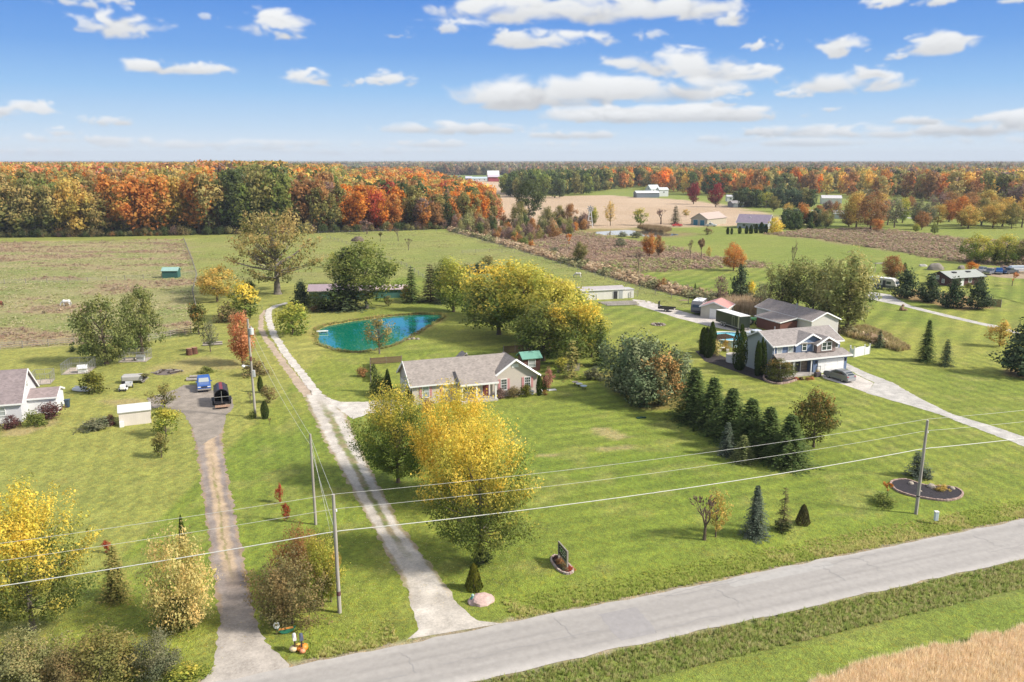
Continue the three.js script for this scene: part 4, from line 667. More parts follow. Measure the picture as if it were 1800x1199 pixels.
  [948, 695, 659, 12, 'column', 'arbor', 'arborvitae', 'green arborvitae at the right corner of the ranch house', E],
  [957, 687, 660, 10, 'column', 'spruce', 'arborvitae', 'darker arborvitae right of the ranch house corner', E],
  [964, 688, 646, 26, 'loose', 'pink', 'small_tree', 'little pink-leaved tree at the right end of the ranch house', T],
  [958, 694, 685, 12, 'mound', 'rust', 'shrub', 'low rusty shrub beside the corner arborvitae', S],
  [752, 724, 700, 24, 'mound', 'rust', 'shrub', 'reddish shrub under the garage windows of the ranch house', S],
  // blue house planting
  [1233, 622, 568, 23, 'columns', 'arbor', 'arborvitae', 'leftmost tall arborvitae beyond the pool pergola', E, { v: 0 }],
  [1243, 628, 564, 25, 'columns', 'arbor', 'arborvitae', 'second arborvitae from the left beyond the pergola', E, { v: 1 }],
  [1254, 618, 572, 17, 'columns', 'arbor', 'arborvitae', 'third arborvitae, nearest the pergola post', E, { v: 0 }],
  [1300, 650, 567, 23, 'columns', 'arbor', 'arborvitae', 'tall arborvitae at the back corner of the pale house side', E, { v: 1 }],
  [1331, 660, 590, 17, 'columns', 'arbor', 'arborvitae', 'left one of the pair of arborvitae against the pale side wall', E, { v: 0 }],
  [1342, 660, 592, 17, 'columns', 'arbor', 'arborvitae', 'right one of the pair of arborvitae against the pale side wall', E, { v: 1 }],
  [1369, 667, 631, 62, 'willow', 'orangeGreen', 'weeping_tree', 'weeping ornamental tree with rusty leaves before the blue house porch', T, { v: 2 }],
  [1255, 625, 598, 26, 'mound', 'paleYellow', 'ornamental_grass', 'golden ornamental grass in front of the pergola', S],
  [1275, 616, 598, 20, 'mound', 'gold', 'ornamental_grass', 'orange ornamental grass behind the pergola post', S],
  // willows and trees behind the blue house
  [1374, 556, 458, 62, 'poplar', 'poplar', 'poplar_tree', 'thin grey-green tree at the left of the willow grove', T],
  [1400, 559, 454, 58, 'poplar', 'willow', 'poplar_tree', 'second thin tree from the left in the willow grove', T],
  [1428, 563, 460, 60, 'poplar', 'poplar', 'poplar_tree', 'third thin tree in the middle of the willow grove', T],
  [1454, 570, 456, 70, 'oval', 'poplar', 'willow_tree', 'leafy willow just left of the biggest one in the grove', T],
  [1488, 582, 446, 92, 'oval', 'poplar', 'willow_tree', 'biggest pale green willow at the right end of the grove', T, { v: 1 }],
  [1502, 570, 470, 52, 'oval', 'greyGreen', 'willow_tree', 'lower pale willow at the right edge of the grove', T],
  [1350, 556, 492, 44, 'loose', 'brush', 'small_tree', 'brownish sparse tree at the left foot of the willow grove', T],
  [1336, 548, 498, 34, 'loose', 'greyGreen', 'small_tree', 'pale sparse tree between the yellow bush and the willow grove', T],
  [1440, 566, 540, 50, 'shrub', 'darkGreen', 'shrub', 'dark undergrowth between the trunks of the willow grove', S],
  [1301, 532, 468, 46, 'pine', 'pine', 'pine_tree', 'dark green pine left of the yellow bush behind the red-roofed barn', E],
  [1266, 536, 484, 28, 'loose', 'mauve', 'small_tree', 'greyish sparse tree left of the dark pine', T],
  [1317, 532, 494, 24, 'small', 'yellow', 'small_tree', 'bright yellow small tree above the reeds behind the red-roofed barn', T],
  [1222, 508, 497, 9, 'spruce', 'spruce', 'spruce_tree', 'tiny lone spruce on the green beyond the hedge', E],
  [1289, 476, 428, 42, 'maple', 'orange', 'maple_tree', 'round rust-orange maple alone on the green beyond the hedge', T],
  [1390, 500, 418, 14, 'bare', 'twig', 'bare_tree', 'tall dead bare tree rising behind the willow grove', T],
  // right-hand lawns
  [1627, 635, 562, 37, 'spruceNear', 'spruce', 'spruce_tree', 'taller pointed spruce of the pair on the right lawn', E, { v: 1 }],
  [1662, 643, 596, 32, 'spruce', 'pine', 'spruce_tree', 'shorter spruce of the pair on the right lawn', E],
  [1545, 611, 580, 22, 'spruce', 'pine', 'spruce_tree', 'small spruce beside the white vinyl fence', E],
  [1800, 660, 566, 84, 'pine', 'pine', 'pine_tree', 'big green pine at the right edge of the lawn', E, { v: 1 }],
  [1757, 609, 564, 40, 'small', 'gold', 'small_tree', 'small round gold tree beside the far right drive', T],
  [1590, 524, 474, 46, 'pine', 'pine', 'pine_tree', 'first pine from the left in the row before the dark red house', E, { v: 0 }],
  [1632, 531, 484, 44, 'pine', 'pine', 'pine_tree', 'second pine in the row before the dark red house', E, { v: 1 }],
  [1675, 541, 489, 46, 'pine', 'pine', 'pine_tree', 'third pine in the row before the dark red house', E, { v: 2 }],
  [1718, 543, 490, 44, 'pine', 'pine', 'pine_tree', 'fourth pine, rightmost in the row before the dark red house', E, { v: 0 }],
  [1567, 494, 450, 40, 'oval', 'rust', 'maple_tree', 'rusty orange tree just behind the parked travel trailer', T],
  [1590, 478, 462, 10, 'pine', 'darkGreen', 'pine_tree', 'tiny dark pine right of the rusty orange tree', E],
  [1707, 476, 460, 24, 'small', 'brightOrange', 'maple_tree', 'small bright orange-red tree behind the dark red house', T],
  [1779, 503, 477, 20, 'sapling', 'coral', 'small_tree', 'small pink-red tree right of the dark red house', T],
  [1702, 506, 497, 12, 'mound', 'yew', 'shrub', 'yellow-green bush in front of the dark red house porch', S],
  [1716, 462, 413, 56, 'willow', 'yellowGreen', 'willow_tree', 'left yellow-green umbrella willow at the far right', T, { v: 2 }],
  [1767, 464, 413, 58, 'willow', 'yellowGreen', 'willow_tree', 'right yellow-green umbrella willow at the far right', T, { v: 0 }],
  [1806, 466, 416, 48, 'willow', 'olive', 'willow_tree', 'olive willow cut off by the right edge', T, { v: 1 }],
  [1748, 462, 434, 18, 'oval', 'darkGreen', 'small_tree', 'dark green tree between the two umbrella willows', T],
  // middle distance
  [930, 388, 316, 52, 'maple', 'darkGreen', 'oak_tree', 'tall dark green oak at the near edge of the tan field', T],
  [912, 398, 356, 36, 'maple', 'olive', 'small_tree', 'olive tree in front of the tall dark green oak', T],
  [1003, 397, 358, 28, 'maple', 'rust', 'small_tree', 'rust-brown tree at the right end of the brushy hedgerow', T],
  [982, 396, 362, 26, 'oval', 'olive', 'small_tree', 'olive tree left of the rust-brown one in the hedgerow', T],
  [962, 398, 364, 26, 'oval', 'olive', 'small_tree', 'second olive tree in the brushy hedgerow', T],
  [1043, 397, 364, 16, 'oval', 'yellowGreen', 'small_tree', 'slim yellow tree at the left end of the far pond', T],
  [1073, 397, 353, 24, 'loose', 'gold', 'small_tree', 'tan-gold upright tree behind the far pond', T],
  [1126, 396, 366, 27, 'small', 'yellowGreen', 'small_tree', 'round yellow-green tree behind the far pond', T],
  [1162, 394, 365, 34, 'bare', 'mauve', 'bare_tree', 'bare purple-grey tree behind the far pond', T],
  [1187, 394, 361, 26, 'spruce', 'brownSpruce', 'spruce_tree', 'brownish conifer left of the tan barn with blue doors', E],
  [1206, 380, 368, 14, 'small', 'gold', 'small_tree', 'gold bush behind the gable of the tan barn', T],
  [1219, 359, 322, 25, 'oval', 'crimson', 'maple_tree', 'left one of the two dark red maples in the tan field', T],
  [1258, 364, 323, 26, 'oval', 'crimson', 'maple_tree', 'right one of the two dark red maples in the tan field', T],
  [1019, 463, 426, 27, 'oval', 'olive', 'small_tree', 'lone olive tree at the corner of the brush field', T],
  [1141, 452, 411, 26, 'oval', 'orange', 'small_tree', 'orange tree standing in the brush field', T],
  [1158, 450, 414, 18, 'oval', 'rust', 'small_tree', 'rusty tree beside the orange one in the brush field', T],
  [1213, 458, 420, 16, 'bare', 'twig', 'bare_tree', 'left bare tree at the right end of the brush field', T],
  [1232, 459, 418, 20, 'bareLeafy', 'tan', 'bare_tree', 'right bare tree with a few tan leaves in the brush field', T],
  [1246, 455, 432, 10, 'loose', 'gold', 'small_tree', 'tiny gold tree at the right end of the brush field', T],
  [1122, 480, 440, 16, 'bare', 'twig', 'bare_tree', 'bare sapling on the near edge of the brush field', T],
  [1244, 413, 400, 16, 'small', 'brown', 'shrub', 'small brown tree on the green right of the far pond', T],
  [1090, 434, 418, 28, 'mound', 'greyGreen', 'shrub', 'grey-green willow bush in the middle of the brush field', S],
  [1118, 418, 407, 22, 'shrub', 'greyGreen', 'shrub', 'grey-green bush on the near bank of the far pond', S],
  [1094, 416, 407, 20, 'shrub', 'greyGreen', 'shrub', 'second grey-green bush on the bank of the far pond', S],
  [975, 444, 434, 24, 'shrub', 'greyGreen', 'shrub', 'grey-green bush low in the left of the brush field', S],
  [920, 430, 418, 22, 'shrub', 'green', 'shrub', 'green bush at the near left corner of the brush field', S],
  [934, 434, 422, 14, 'shrub', 'orange', 'shrub', 'orange bush at the near left corner of the brush field', S],
  [1164, 508, 488, 26, 'shrub', 'rust', 'shrub', 'reddish brown bush in the hedge above the white barn', S],
  [1000, 440, 410, 12, 'sapling', 'brightOrange', 'sapling', 'slender orange sapling in the brush field', T],
  // the pasture behind the pond
  [700, 424, 398, 18, 'bare', 'twig', 'bare_tree', 'bare grey tree on the back pasture near the wood', T],
  [718, 440, 418, 16, 'bare', 'twig', 'bare_tree', 'lone bare small tree in the middle of the back pasture', T],
  [669, 425, 407, 12, 'bareLeafy', 'olive', 'small_tree', 'small leafy tree on the back pasture near the brush pile', T],
  [645, 412, 386, 28, 'bareLeafy', 'mauve', 'bare_tree', 'bare reddish tree at the wood edge behind the brush pile', T],
  [858, 466, 450, 28, 'small', 'olive', 'small_tree', 'dark olive tree behind the tree clump in the pasture', T],
  [842, 480, 462, 30, 'pine', 'pine', 'pine_tree', 'dark green low pine behind the yellow maple clump', E],
  [822, 488, 464, 30, 'mound', 'greyGreen', 'shrub', 'grey-green bush behind the upright pond tree', S],
]) plant(...a);
// house at the tan barn: the row of clipped evergreens
for (const [k, [px, b, t, w]] of [[1279, 412, 399, 6], [1286, 412, 400, 5], [1300, 411, 397, 7], [1312, 411, 396, 7], [1320, 411, 395, 8], [1329, 410, 393, 8], [1338, 410, 390, 10], [1346, 410, 394, 8]].entries()) plant(px, b, t, w, 'column', 'arbor', 'arborvitae', k < 2 ? `${k ? 'right' : 'left'} one of the two small arborvitae standing apart left of the far hedge` : `${['', '', 'first', 'second', 'third', 'fourth', 'fifth', 'last'][k]} clipped evergreen from the left in the hedge before the purple-roofed far house`, E, { group: k < 2 ? 'pair of far arborvitae' : 'evergreen hedge at the far house', v: 0 });
plant(1361, 410, 382, 32, 'mound', 'yellow', 'round_bush', 'round yellow bush at the right end of the evergreen hedge', S);

// ---------------------------------------------------------------- grass and weeds that nobody could count
function tuftGeo(seed, blades, lean, width) {                 // a tuft of height 1
  const r = rngOf(seed), F = new Faces();
  for (let k = 0; k < blades; k++) { const a = r() * 6.2832, q = lean * (0.3 + r()), h = 0.55 + 0.45 * r(), bx = (r() - 0.5) * 0.5, bz = (r() - 0.5) * 0.5, w = width * (0.6 + 0.8 * r()), n = [-Math.sin(a), 0, Math.cos(a)]; F.tri([bx - n[0] * w, 0, bz - n[2] * w], [bx + n[0] * w, 0, bz + n[2] * w], [bx + Math.cos(a) * q, h, bz + Math.sin(a) * q]); }
  const g = new THREE.BufferGeometry(); g.setAttribute('position', new THREE.Float32BufferAttribute(F.p, 3)); g.setAttribute('normal', new THREE.Float32BufferAttribute(F.n.map((v, i) => (i % 3 === 1 ? Math.abs(v) + 0.8 : v * 0.5)), 3)); g.setIndex(F.i); return g;
}
function clumpGeo(seed, n, leafSize) { const r = rngOf(seed), F = new Faces(); for (let k = 0; k < n; k++) { const d = onSphere(r), y = Math.abs(d[1]) * Math.pow(r(), 0.5); leaf(F, r, [d[0] * 0.55 * Math.pow(r(), 0.4), 0.05 + y * 0.9, d[2] * 0.55 * Math.pow(r(), 0.4)], [d[0], Math.abs(d[1]) + 0.3, d[2]], leafSize, [0, 0, 0, 0]); } const g = new THREE.BufferGeometry(); g.setAttribute('position', new THREE.Float32BufferAttribute(F.p, 3)); g.setAttribute('normal', new THREE.Float32BufferAttribute(F.n, 3)); g.setIndex(F.i); return g; }
const bladeMat = new THREE.MeshPhysicalMaterial({ color: 0xffffff, roughness: 0.9, transmission: 0.35, thickness: 0, side: THREE.DoubleSide, specularIntensity: 0.3 });
const vary = (r, list, amt = 0.3) => { const c = list[Math.floor(r() * list.length)], l = 1 - amt / 2 + amt * r(); return new THREE.Color().setRGB(c[0] * l, c[1] * l * (0.95 + 0.1 * r()), c[2] * l); };
const tallTuft = tuftGeo(11, 16, 0.5, 0.07), lowTuft = tuftGeo(12, 12, 0.7, 0.09), stalkTuft = tuftGeo(13, 12, 0.28, 0.035), weedClump = clumpGeo(14, 46, 0.15), leafCard = clumpGeo(15, 1, 0.5);
{
  const r = rngOf(301), list = [];
  // roadside grass on both banks of the road
  for (let k = 0; k < 26000; k++) {
    const u = -62 + r() * 150, north = r() < 0.5, v = north ? 0.3 + 3.4 * Math.pow(r(), 1.1) : -ROAD_W - 0.3 - 2.9 * Math.pow(r(), 1.05), o = atRoad(u, v);
    const gap = north && ((u > -40.3 && u < -31.6) || (u > -25.2 && u < -16.6)); if (gap) continue;
    const strip = north ? 0.35 + 0.65 * Math.exp(-(((v - 1.5 - (fbm(u / 7, 1, 2, 81) - 0.5) * 1.6) / 1.0) ** 2)) : 0.55 + 0.45 * fbm(u / 4, v, 2, 82), n = fbm(o.x / 5, o.z / 5, 3, 83);
    if (north && u < -16 && r() < 0.45) continue;
    const h = (north ? 0.08 + 0.26 * strip : 0.13 + 0.26 * strip) * (0.7 + 0.6 * r());
    list.push([place(o.x, height(o.x, o.z) - 0.02, o.z, r() * 6.28, h * 1.15, h, h * 1.15), vary(r, north ? (n > 0.55 ? [[0.52, 0.47, 0.18], [0.42, 0.44, 0.12]] : [[0.34, 0.40, 0.08], [0.43, 0.45, 0.12], [0.28, 0.36, 0.06]]) : [[0.30, 0.36, 0.09], [0.37, 0.37, 0.13], [0.25, 0.32, 0.07], [0.43, 0.40, 0.18]])]);
  }
  stuff('roadside_grass', tallTuft, bladeMat, list, 'unmown green and straw-coloured grass along both edges of the road', 'grass');
}
{
  const r = rngOf(302), list = [], p = poly([[1375, 1250], [1440, 1207], [1530, 1180], [1640, 1146], [1800, 1112], [1990, 1080], [2100, 1250], [1800, 1330], [1450, 1320]]), b = boxed(p, 0);
  for (let k = 0; list.length < 24000 && k < 120000; k++) { const x = mix(b[0], b[1], r()), z = mix(b[2], b[3], r()); if (signed(p, x, z) < (fbm(x / 1.5, z / 1.5, 3, 84) - 0.5) * 1.6) continue; const h = 0.75 + 0.4 * r(); list.push([place(x, 0, z, r() * 6.28, h * 0.8, h, h * 0.8, (r() - 0.5) * 0.4, (r() - 0.5) * 0.4), vary(r, [[0.88, 0.71, 0.47], [0.95, 0.80, 0.57], [0.76, 0.58, 0.35], [0.84, 0.66, 0.42]], 0.4)]); }
  stuff('ripe_grain', stalkTuft, bladeMat, list, 'ripe tan grain standing in the bottom right corner', 'grain');
}
function scatter(name, geo, mat, n, seed, bounds, weight, sizes, colours, label, category, wide = 1) {
  const r = rngOf(seed), list = [], b = bounds;
  for (let k = 0; list.length < n && k < n * 30; k++) { const x = mix(b[0], b[1], r()), z = mix(b[2], b[3], r()), w = weight(x, z); if (r() > w) continue; const h = mix(sizes[0], sizes[1], Math.pow(r(), 1.6)) * (0.6 + 0.4 * w); list.push([place(x, height(x, z) - 0.03, z, r() * 6.28, h * wide * (0.8 + 0.5 * r()), h, h * wide * (0.8 + 0.5 * r())), vary(r, colours(x, z), 0.45)]); }
  return stuff(name, geo, mat, list, label, category);
}
const horseB = boxed(Z.horse.p, 0), brushB = boxed(Z.brush.p, 2), farBrushB = boxed(Z.farBrush.p, 2), hedgeB = boxed(Z.hedge.p, 1), backB = boxed(Z.back.p, 0);
const browns = [[0.44, 0.30, 0.21], [0.38, 0.26, 0.18], [0.48, 0.36, 0.26], [0.40, 0.32, 0.20]], greens = [[0.38, 0.40, 0.15], [0.48, 0.45, 0.21], [0.30, 0.35, 0.10]];
const horseFrame = (x, z) => x > -0.68 * -z - 8;
scatter('pasture_tufts', lowTuft, bladeMat, 26000, 303, horseB, (x, z) => Z.horse.in(x, z) && horseFrame(x, z) ? 0.25 + 0.75 * ss(0.35, 0.65, fbm(x / 6, z / 4, 3, 85)) : 0, [0.15, 0.5], (x, z) => fbm(x / 26, z / 8, 4, 42) + ss(-190, -330, z) * 0.12 > 0.6 ? browns : [...greens, [0.56, 0.50, 0.30], [0.56, 0.50, 0.30]], 'rough uneven grass tufts all over the horse pasture', 'grass', 1.6);
scatter('pasture_weeds', weedClump, bladeMat, 1100, 304, horseB, (x, z) => Z.horse.in(x, z) && horseFrame(x, z) ? ss(0.54, 0.7, fbm(x / 26, z / 8, 4, 42) + ss(-190, -330, z) * 0.12) : 0, [0.3, 0.9], () => browns, 'reddish brown weeds patching the upper horse pasture', 'weeds', 1.7);
scatter('brush_weeds', weedClump, bladeMat, 16000, 305, brushB, (x, z) => Z.brush.w(x, z) * (0.35 + 0.65 * ss(0.3, 0.6, fbm(x / 12, z / 12, 3, 86))), [0.3, 1.1], (x, z) => fbm(x / 22, z / 22, 3, 87) > 0.53 ? [...greens, ...browns] : [...browns, [0.45, 0.31, 0.24], [0.40, 0.28, 0.22]], 'pinkish brown weeds filling the brush field by the far pond', 'weeds', 1.5);
scatter('brush_weeds', weedClump, bladeMat, 16000, 306, farBrushB, (x, z) => x < 0.66 * -z ? Z.farBrush.w(x, z) * (0.35 + 0.65 * ss(0.3, 0.6, fbm(x / 14, z / 12, 3, 88))) : 0, [0.3, 1.2], () => [...browns, [0.45, 0.31, 0.24], [0.34, 0.31, 0.15], [0.30, 0.30, 0.12]], 'pinkish brown weeds filling the far right brush field', 'weeds', 1.6);
scatter('hedge_brush', weedClump, bladeMat, 2600, 307, hedgeB, (x, z) => Z.hedge.w(x, z), [0.6, 2.2], (x, z) => fbm(x / 9, z / 9, 2, 89) > 0.55 ? [[0.34, 0.30, 0.15], [0.26, 0.27, 0.12]] : [[0.50, 0.38, 0.24], [0.44, 0.31, 0.19], [0.58, 0.46, 0.30]], 'brown and tan brush in the long hedge across the fields', 'hedge', 1.1);
scatter('pasture_tufts', lowTuft, bladeMat, 7000, 308, backB, (x, z) => Z.back.in(x, z) ? ss(0.45, 0.7, fbm(x / 9, z / 6, 3, 90)) : 0, [0.15, 0.45], () => [[0.42, 0.41, 0.15], [0.35, 0.38, 0.12], [0.48, 0.44, 0.20]], 'low grass tufts on the olive back pasture', 'grass', 1.7);
{
  const reeds = poly([[1262, 540], [1300, 530], [1345, 538], [1400, 560], [1385, 572], [1330, 556], [1280, 548]]), far = poly([[1120, 400], [1150, 401], [1180, 405], [1168, 408], [1135, 404]]), grass = poly([[1482, 580], [1520, 576], [1560, 590], [1598, 614], [1580, 618], [1530, 602], [1490, 592]]);
  scatter('tall_reeds', stalkTuft, bladeMat, 3200, 309, boxed(reeds, 0), (x, z) => inside(reeds, x, z) ? 1 : 0, [2.2, 3.4], () => [[0.54, 0.41, 0.26], [0.62, 0.48, 0.32], [0.44, 0.32, 0.20]], 'tall brown reeds behind the red-roofed barn', 'reeds', 0.5);
  scatter('tall_reeds', stalkTuft, bladeMat, 1800, 310, boxed(far, 0), (x, z) => inside(far, x, z) ? 1 : 0, [1.6, 2.8], () => [[0.30, 0.20, 0.11], [0.36, 0.27, 0.14]], 'brown reeds on the bank of the far pond', 'reeds', 0.7);
  scatter('dry_grass', tallTuft, bladeMat, 3000, 311, boxed(grass, 0), (x, z) => inside(grass, x, z) ? 1 : 0, [0.5, 1.3], () => [[0.44, 0.34, 0.18], [0.38, 0.29, 0.13], [0.30, 0.28, 0.10]], 'dry tan grass strip right of the willow grove', 'grass', 0.9);
  const bank = [];
  const r = rngOf(312); for (let k = 0; k < 1500; k++) { const i = Math.floor(r() * pond.length), a = pond[i], b = pond[(i + 1) % pond.length], t = r(), off = 0.2 + r() * 1.2, x = mix(a[0], b[0], t), z = mix(a[1], b[1], t), cx = G(670, 585).x, cz = G(670, 585).z, d = Math.hypot(x - cx, z - cz), h = 0.15 + 0.3 * r(); bank.push([place(x + (x - cx) / d * off, -0.12, z + (z - cz) / d * off, r() * 6.28, h * 1.3, h, h * 1.3), vary(r, z < -150 ? [[0.38, 0.26, 0.10], [0.30, 0.31, 0.09], [0.25, 0.30, 0.07]] : [[0.25, 0.28, 0.06], [0.33, 0.28, 0.12]])]); }
  stuff('bank_grass', lowTuft, bladeMat, bank, 'rusty and green grass round the turquoise pond', 'grass');
}
{
  // fallen leaves under the maples
  const r = rngOf(313), list = [], put = (px, py, rad, n, cols) => { const c = G(px, py); for (let k = 0; k < n; k++) { const a = r() * 6.28, q = rad * Math.pow(r(), 0.7), x = c.x + Math.cos(a) * q * 1.2, z = c.z + Math.sin(a) * q; if (roadV(x, z) < 1) continue; list.push([place(x, 0.02, z, r() * 6.28, 0.13 + 0.08 * r(), 0.04, 0.13 + 0.08 * r()), vary(r, cols)]); } };
  const yel = [[0.75, 0.62, 0.22], [0.70, 0.50, 0.15], [0.8, 0.72, 0.45]];
  put(845, 990, 6, 500, yel); put(730, 920, 7, 420, yel); put(150, 1085, 8, 520, yel); put(640, 1040, 6, 160, yel); put(760, 880, 5, 260, yel); put(560, 1090, 4, 90, yel); put(320, 1120, 4, 140, yel); put(432, 562, 4, 160, [[0.6, 0.3, 0.12]]); put(1289, 478, 5, 120, [[0.5, 0.22, 0.08]]);
  stuff('fallen_leaves', leafCard, bladeMat, list, 'scattered yellow fallen leaves on the grass under the maples', 'fallen leaves');
}

// ---------------------------------------------------------------- the woods
function onPhoto(x, z) { const dz = -z, y = -EYE, zc = dz * cpI + (-y) * spI, yc = y * cpI + dz * spI; return [900 + FOCAL * x / zc, 599.5 - FOCAL * yc / zc]; }
const curve = (pts) => (v) => { let i = 1; while (i < pts.length - 1 && pts[i][0] < v) i++; return mix(pts[i - 1][1], pts[i][1], clamp((v - pts[i - 1][0]) / (pts[i][0] - pts[i - 1][0]))); };
const woodFront = curve([[-400, 421], [0, 417], [150, 416], [320, 413], [420, 411], [560, 409], [650, 406], [700, 405], [780, 402], [840, 397], [880, 393]]), woodRight = curve([[296, 735], [304, 745], [310, 750], [320, 760], [330, 778], [345, 808], [360, 842], [380, 868], [400, 880]]);
{
  const r = rngOf(401), all = [];
  for (let z = -340; z > -1500; z -= 6.2 * (1 + Math.max(0, (-z - 500) / 900))) { const step = 6.6 * (1 + Math.max(0, (-z - 500) / 900)); for (let x = -0.72 * -z; x < 60; x += step) { const wx = x + (r() - 0.5) * step * 0.9, wz = z + (r() - 0.5) * step * 0.9, [px, py] = onPhoto(wx, wz); if (px < -60 || py > woodFront(px) || px > woodRight(py)) continue; all.push({ x: wx, z: wz, px, py, front: woodFront(px) - py }); } }
  all.sort((a, b) => b.z - a.z);
  const pick = (list) => { let s = 0, t = r() * list.reduce((q, e) => q + e[1], 0); for (const [n, w] of list) { s += w; if (t < s) return n; } return list[0][0]; };
  const palAt = (px, front) => {
    if (front > 46) return pick(px < 420 ? [['orange', 3.4], ['rust', 3], ['gold', 3], ['red', 1], ['coral', 1.4], ['olive', 3], ['oak', 2], ['mauve', 1], ['green', 1]] : px < 640 ? [['rust', 3], ['olive', 3], ['gold', 2], ['orange', 3], ['darkGreen', 2], ['green', 1]] : [['brightOrange', 3], ['orange', 3], ['darkGreen', 2], ['red', 1], ['gold', 2], ['rust', 2], ['green', 1]]);
    if (px < 140) return pick([['olive', 5], ['oak', 3], ['orange', 1.6], ['green', 2.5], ['gold', 1]]);
    if (px < 380) return pick([['gold', 3.5], ['oak', 5], ['rust', 2.6], ['orange', 2.2], ['olive', 4], ['coral', 0.6], ['mauve', 0.8]]); if (px < 500) return pick([['darkGreen', 6], ['green', 3], ['olive', 2], ['rust', 1]]);
    if (px < 600) return pick([['green', 3], ['olive', 4], ['rust', 2], ['mauve', 1], ['darkGreen', 2]]); if (px < 705) return pick([['brightOrange', 6], ['orange', 4], ['gold', 2], ['red', 1]]);
    if (px < 800) return pick([['rust', 3], ['mauve', 2], ['orange', 3], ['olive', 2], ['darkGreen', 1.2], ['coral', 1]]); return pick([['red', 2.4], ['brightOrange', 2], ['olive', 3], ['coral', 2], ['gold', 1.5], ['darkGreen', 1]]);
  };
  const COLOUR = { orange: 'orange', rust: 'rust-brown', gold: 'dull gold', red: 'red', coral: 'coral pink', olive: 'olive', mauve: 'thin greyish', brightOrange: 'bright orange', darkGreen: 'dark green', green: 'green', oak: 'tan-olive', yellow: 'yellow' };
  const heightAt = (px) => px < 350 ? 25.5 : px < 500 ? 27 : px < 600 ? 24 : px < 740 ? 19.5 : 16;
  const front = all.filter((t) => t.front < 8), others = all.filter((t) => t.front >= 8), single = [...front, ...others].slice(0, 290), rest = [...front, ...others].slice(290);
  const ORD = ['first', 'second', 'third', 'fourth', 'fifth', 'sixth', 'seventh', 'eighth', 'ninth', 'tenth', 'eleventh', 'twelfth', 'thirteenth', 'fourteenth', 'fifteenth', 'sixteenth', 'seventeenth', 'eighteenth', 'nineteenth', 'twentieth'], ord = (k) => ORD[k] ?? `twenty-${ORD[k - 20] ?? 'later'}`;
  const stand = (px) => px < 140 ? 'behind the upper left pasture' : px < 420 ? 'behind the weedy pasture middle' : px < 560 ? 'behind the huge oak' : px < 700 ? 'behind the brush pile' : px < 800 ? 'above the back pasture corner' : 'beside the tan field';
  single.forEach((t) => { t.pal = palAt(t.px, t.front); }); const count = {};
  single.filter((t) => t.front < 8).sort((a, b) => a.px - b.px).forEach((t) => { const k = count[t.pal] = (count[t.pal] ?? -1) + 1; t.label = `${ord(k)} ${COLOUR[t.pal]} tree from the left along the front edge of the left wood`; });
  const inner = {}; single.filter((t) => t.front >= 8).sort((a, b) => a.px - b.px).forEach((t) => { const g = `${COLOUR[t.pal]}|${stand(t.px)}`, k = inner[g] = (inner[g] ?? -1) + 1; t.label = `${ord(k)} ${COLOUR[t.pal]} tree from the left inside the left wood ${stand(t.px)}`; });
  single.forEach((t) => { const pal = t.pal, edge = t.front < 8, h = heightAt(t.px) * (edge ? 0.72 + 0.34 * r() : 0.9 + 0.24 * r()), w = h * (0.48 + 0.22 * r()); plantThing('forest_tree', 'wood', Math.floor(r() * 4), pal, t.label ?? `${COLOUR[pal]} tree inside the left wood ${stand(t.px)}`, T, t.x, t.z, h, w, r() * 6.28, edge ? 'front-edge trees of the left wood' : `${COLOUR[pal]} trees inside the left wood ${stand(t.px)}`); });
  const woods = (name, trees, label, kind = 'far', fat = 1) => {
    const root = new THREE.Group(); root.name = numbered(name); root.userData = { kind: 'stuff', label, category: 'woods' }; scene.add(root);
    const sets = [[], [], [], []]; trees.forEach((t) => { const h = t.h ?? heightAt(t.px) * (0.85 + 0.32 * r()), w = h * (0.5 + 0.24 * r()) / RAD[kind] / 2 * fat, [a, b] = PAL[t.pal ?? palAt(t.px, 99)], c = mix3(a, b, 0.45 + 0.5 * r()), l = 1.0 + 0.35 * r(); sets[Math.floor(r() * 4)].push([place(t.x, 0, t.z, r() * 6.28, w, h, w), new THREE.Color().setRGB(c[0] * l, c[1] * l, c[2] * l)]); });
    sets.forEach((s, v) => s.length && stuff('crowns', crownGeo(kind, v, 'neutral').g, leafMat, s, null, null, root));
  };
  woods('autumn_wood', rest, 'deep mixed autumn wood stretching back behind its front trees on the left');
  // undergrowth along its front
  const under = []; for (let k = 0; k < 420; k++) { const px = -40 + r() * 900, g = G(px, woodFront(px) + 1.2 * (r() - 0.3)), h = 1.5 + 4 * r() * r(), c = PAL[pick([['brown', 3], ['darkGreen', 4], ['brush', 3], ['mauve', 1], ['rust', 1]])]; under.push([place(g.x, 0, g.z, r() * 6.28, h * 0.9, h, h * 0.9), C3(mix3(c[0], c[1], r()))]); }
  stuff('undergrowth', crownGeo('shrub', 0, 'neutral').g, leafMat, under, 'dark and brown bushes along the foot of the left wood', 'undergrowth');
  // brushy hedgerow between the wood and the tan field
  const row = []; for (let k = 0; k < 230; k++) { const px = mix(796, 1034, r()), low = Math.min(432, 401 + (px - 790) * 0.24) - (px > 930 ? (px - 930) * 0.28 : 0), g = G(px, mix(397, Math.max(low, 400), Math.pow(r(), 1.3))); row.push({ x: g.x, z: g.z, px, h: 2.5 + 7 * r() * r(), pal: pick([['mauve', 4], ['olive', 3], ['brush', 4], ['rust', 2.5], ['darkGreen', 1.5], ['orange', 0.8], ['tan', 2]]) }); }
  woods('hedgerow', row, 'brushy hedgerow of small thin trees between the wood and the brush field', 'mound', 1.1);
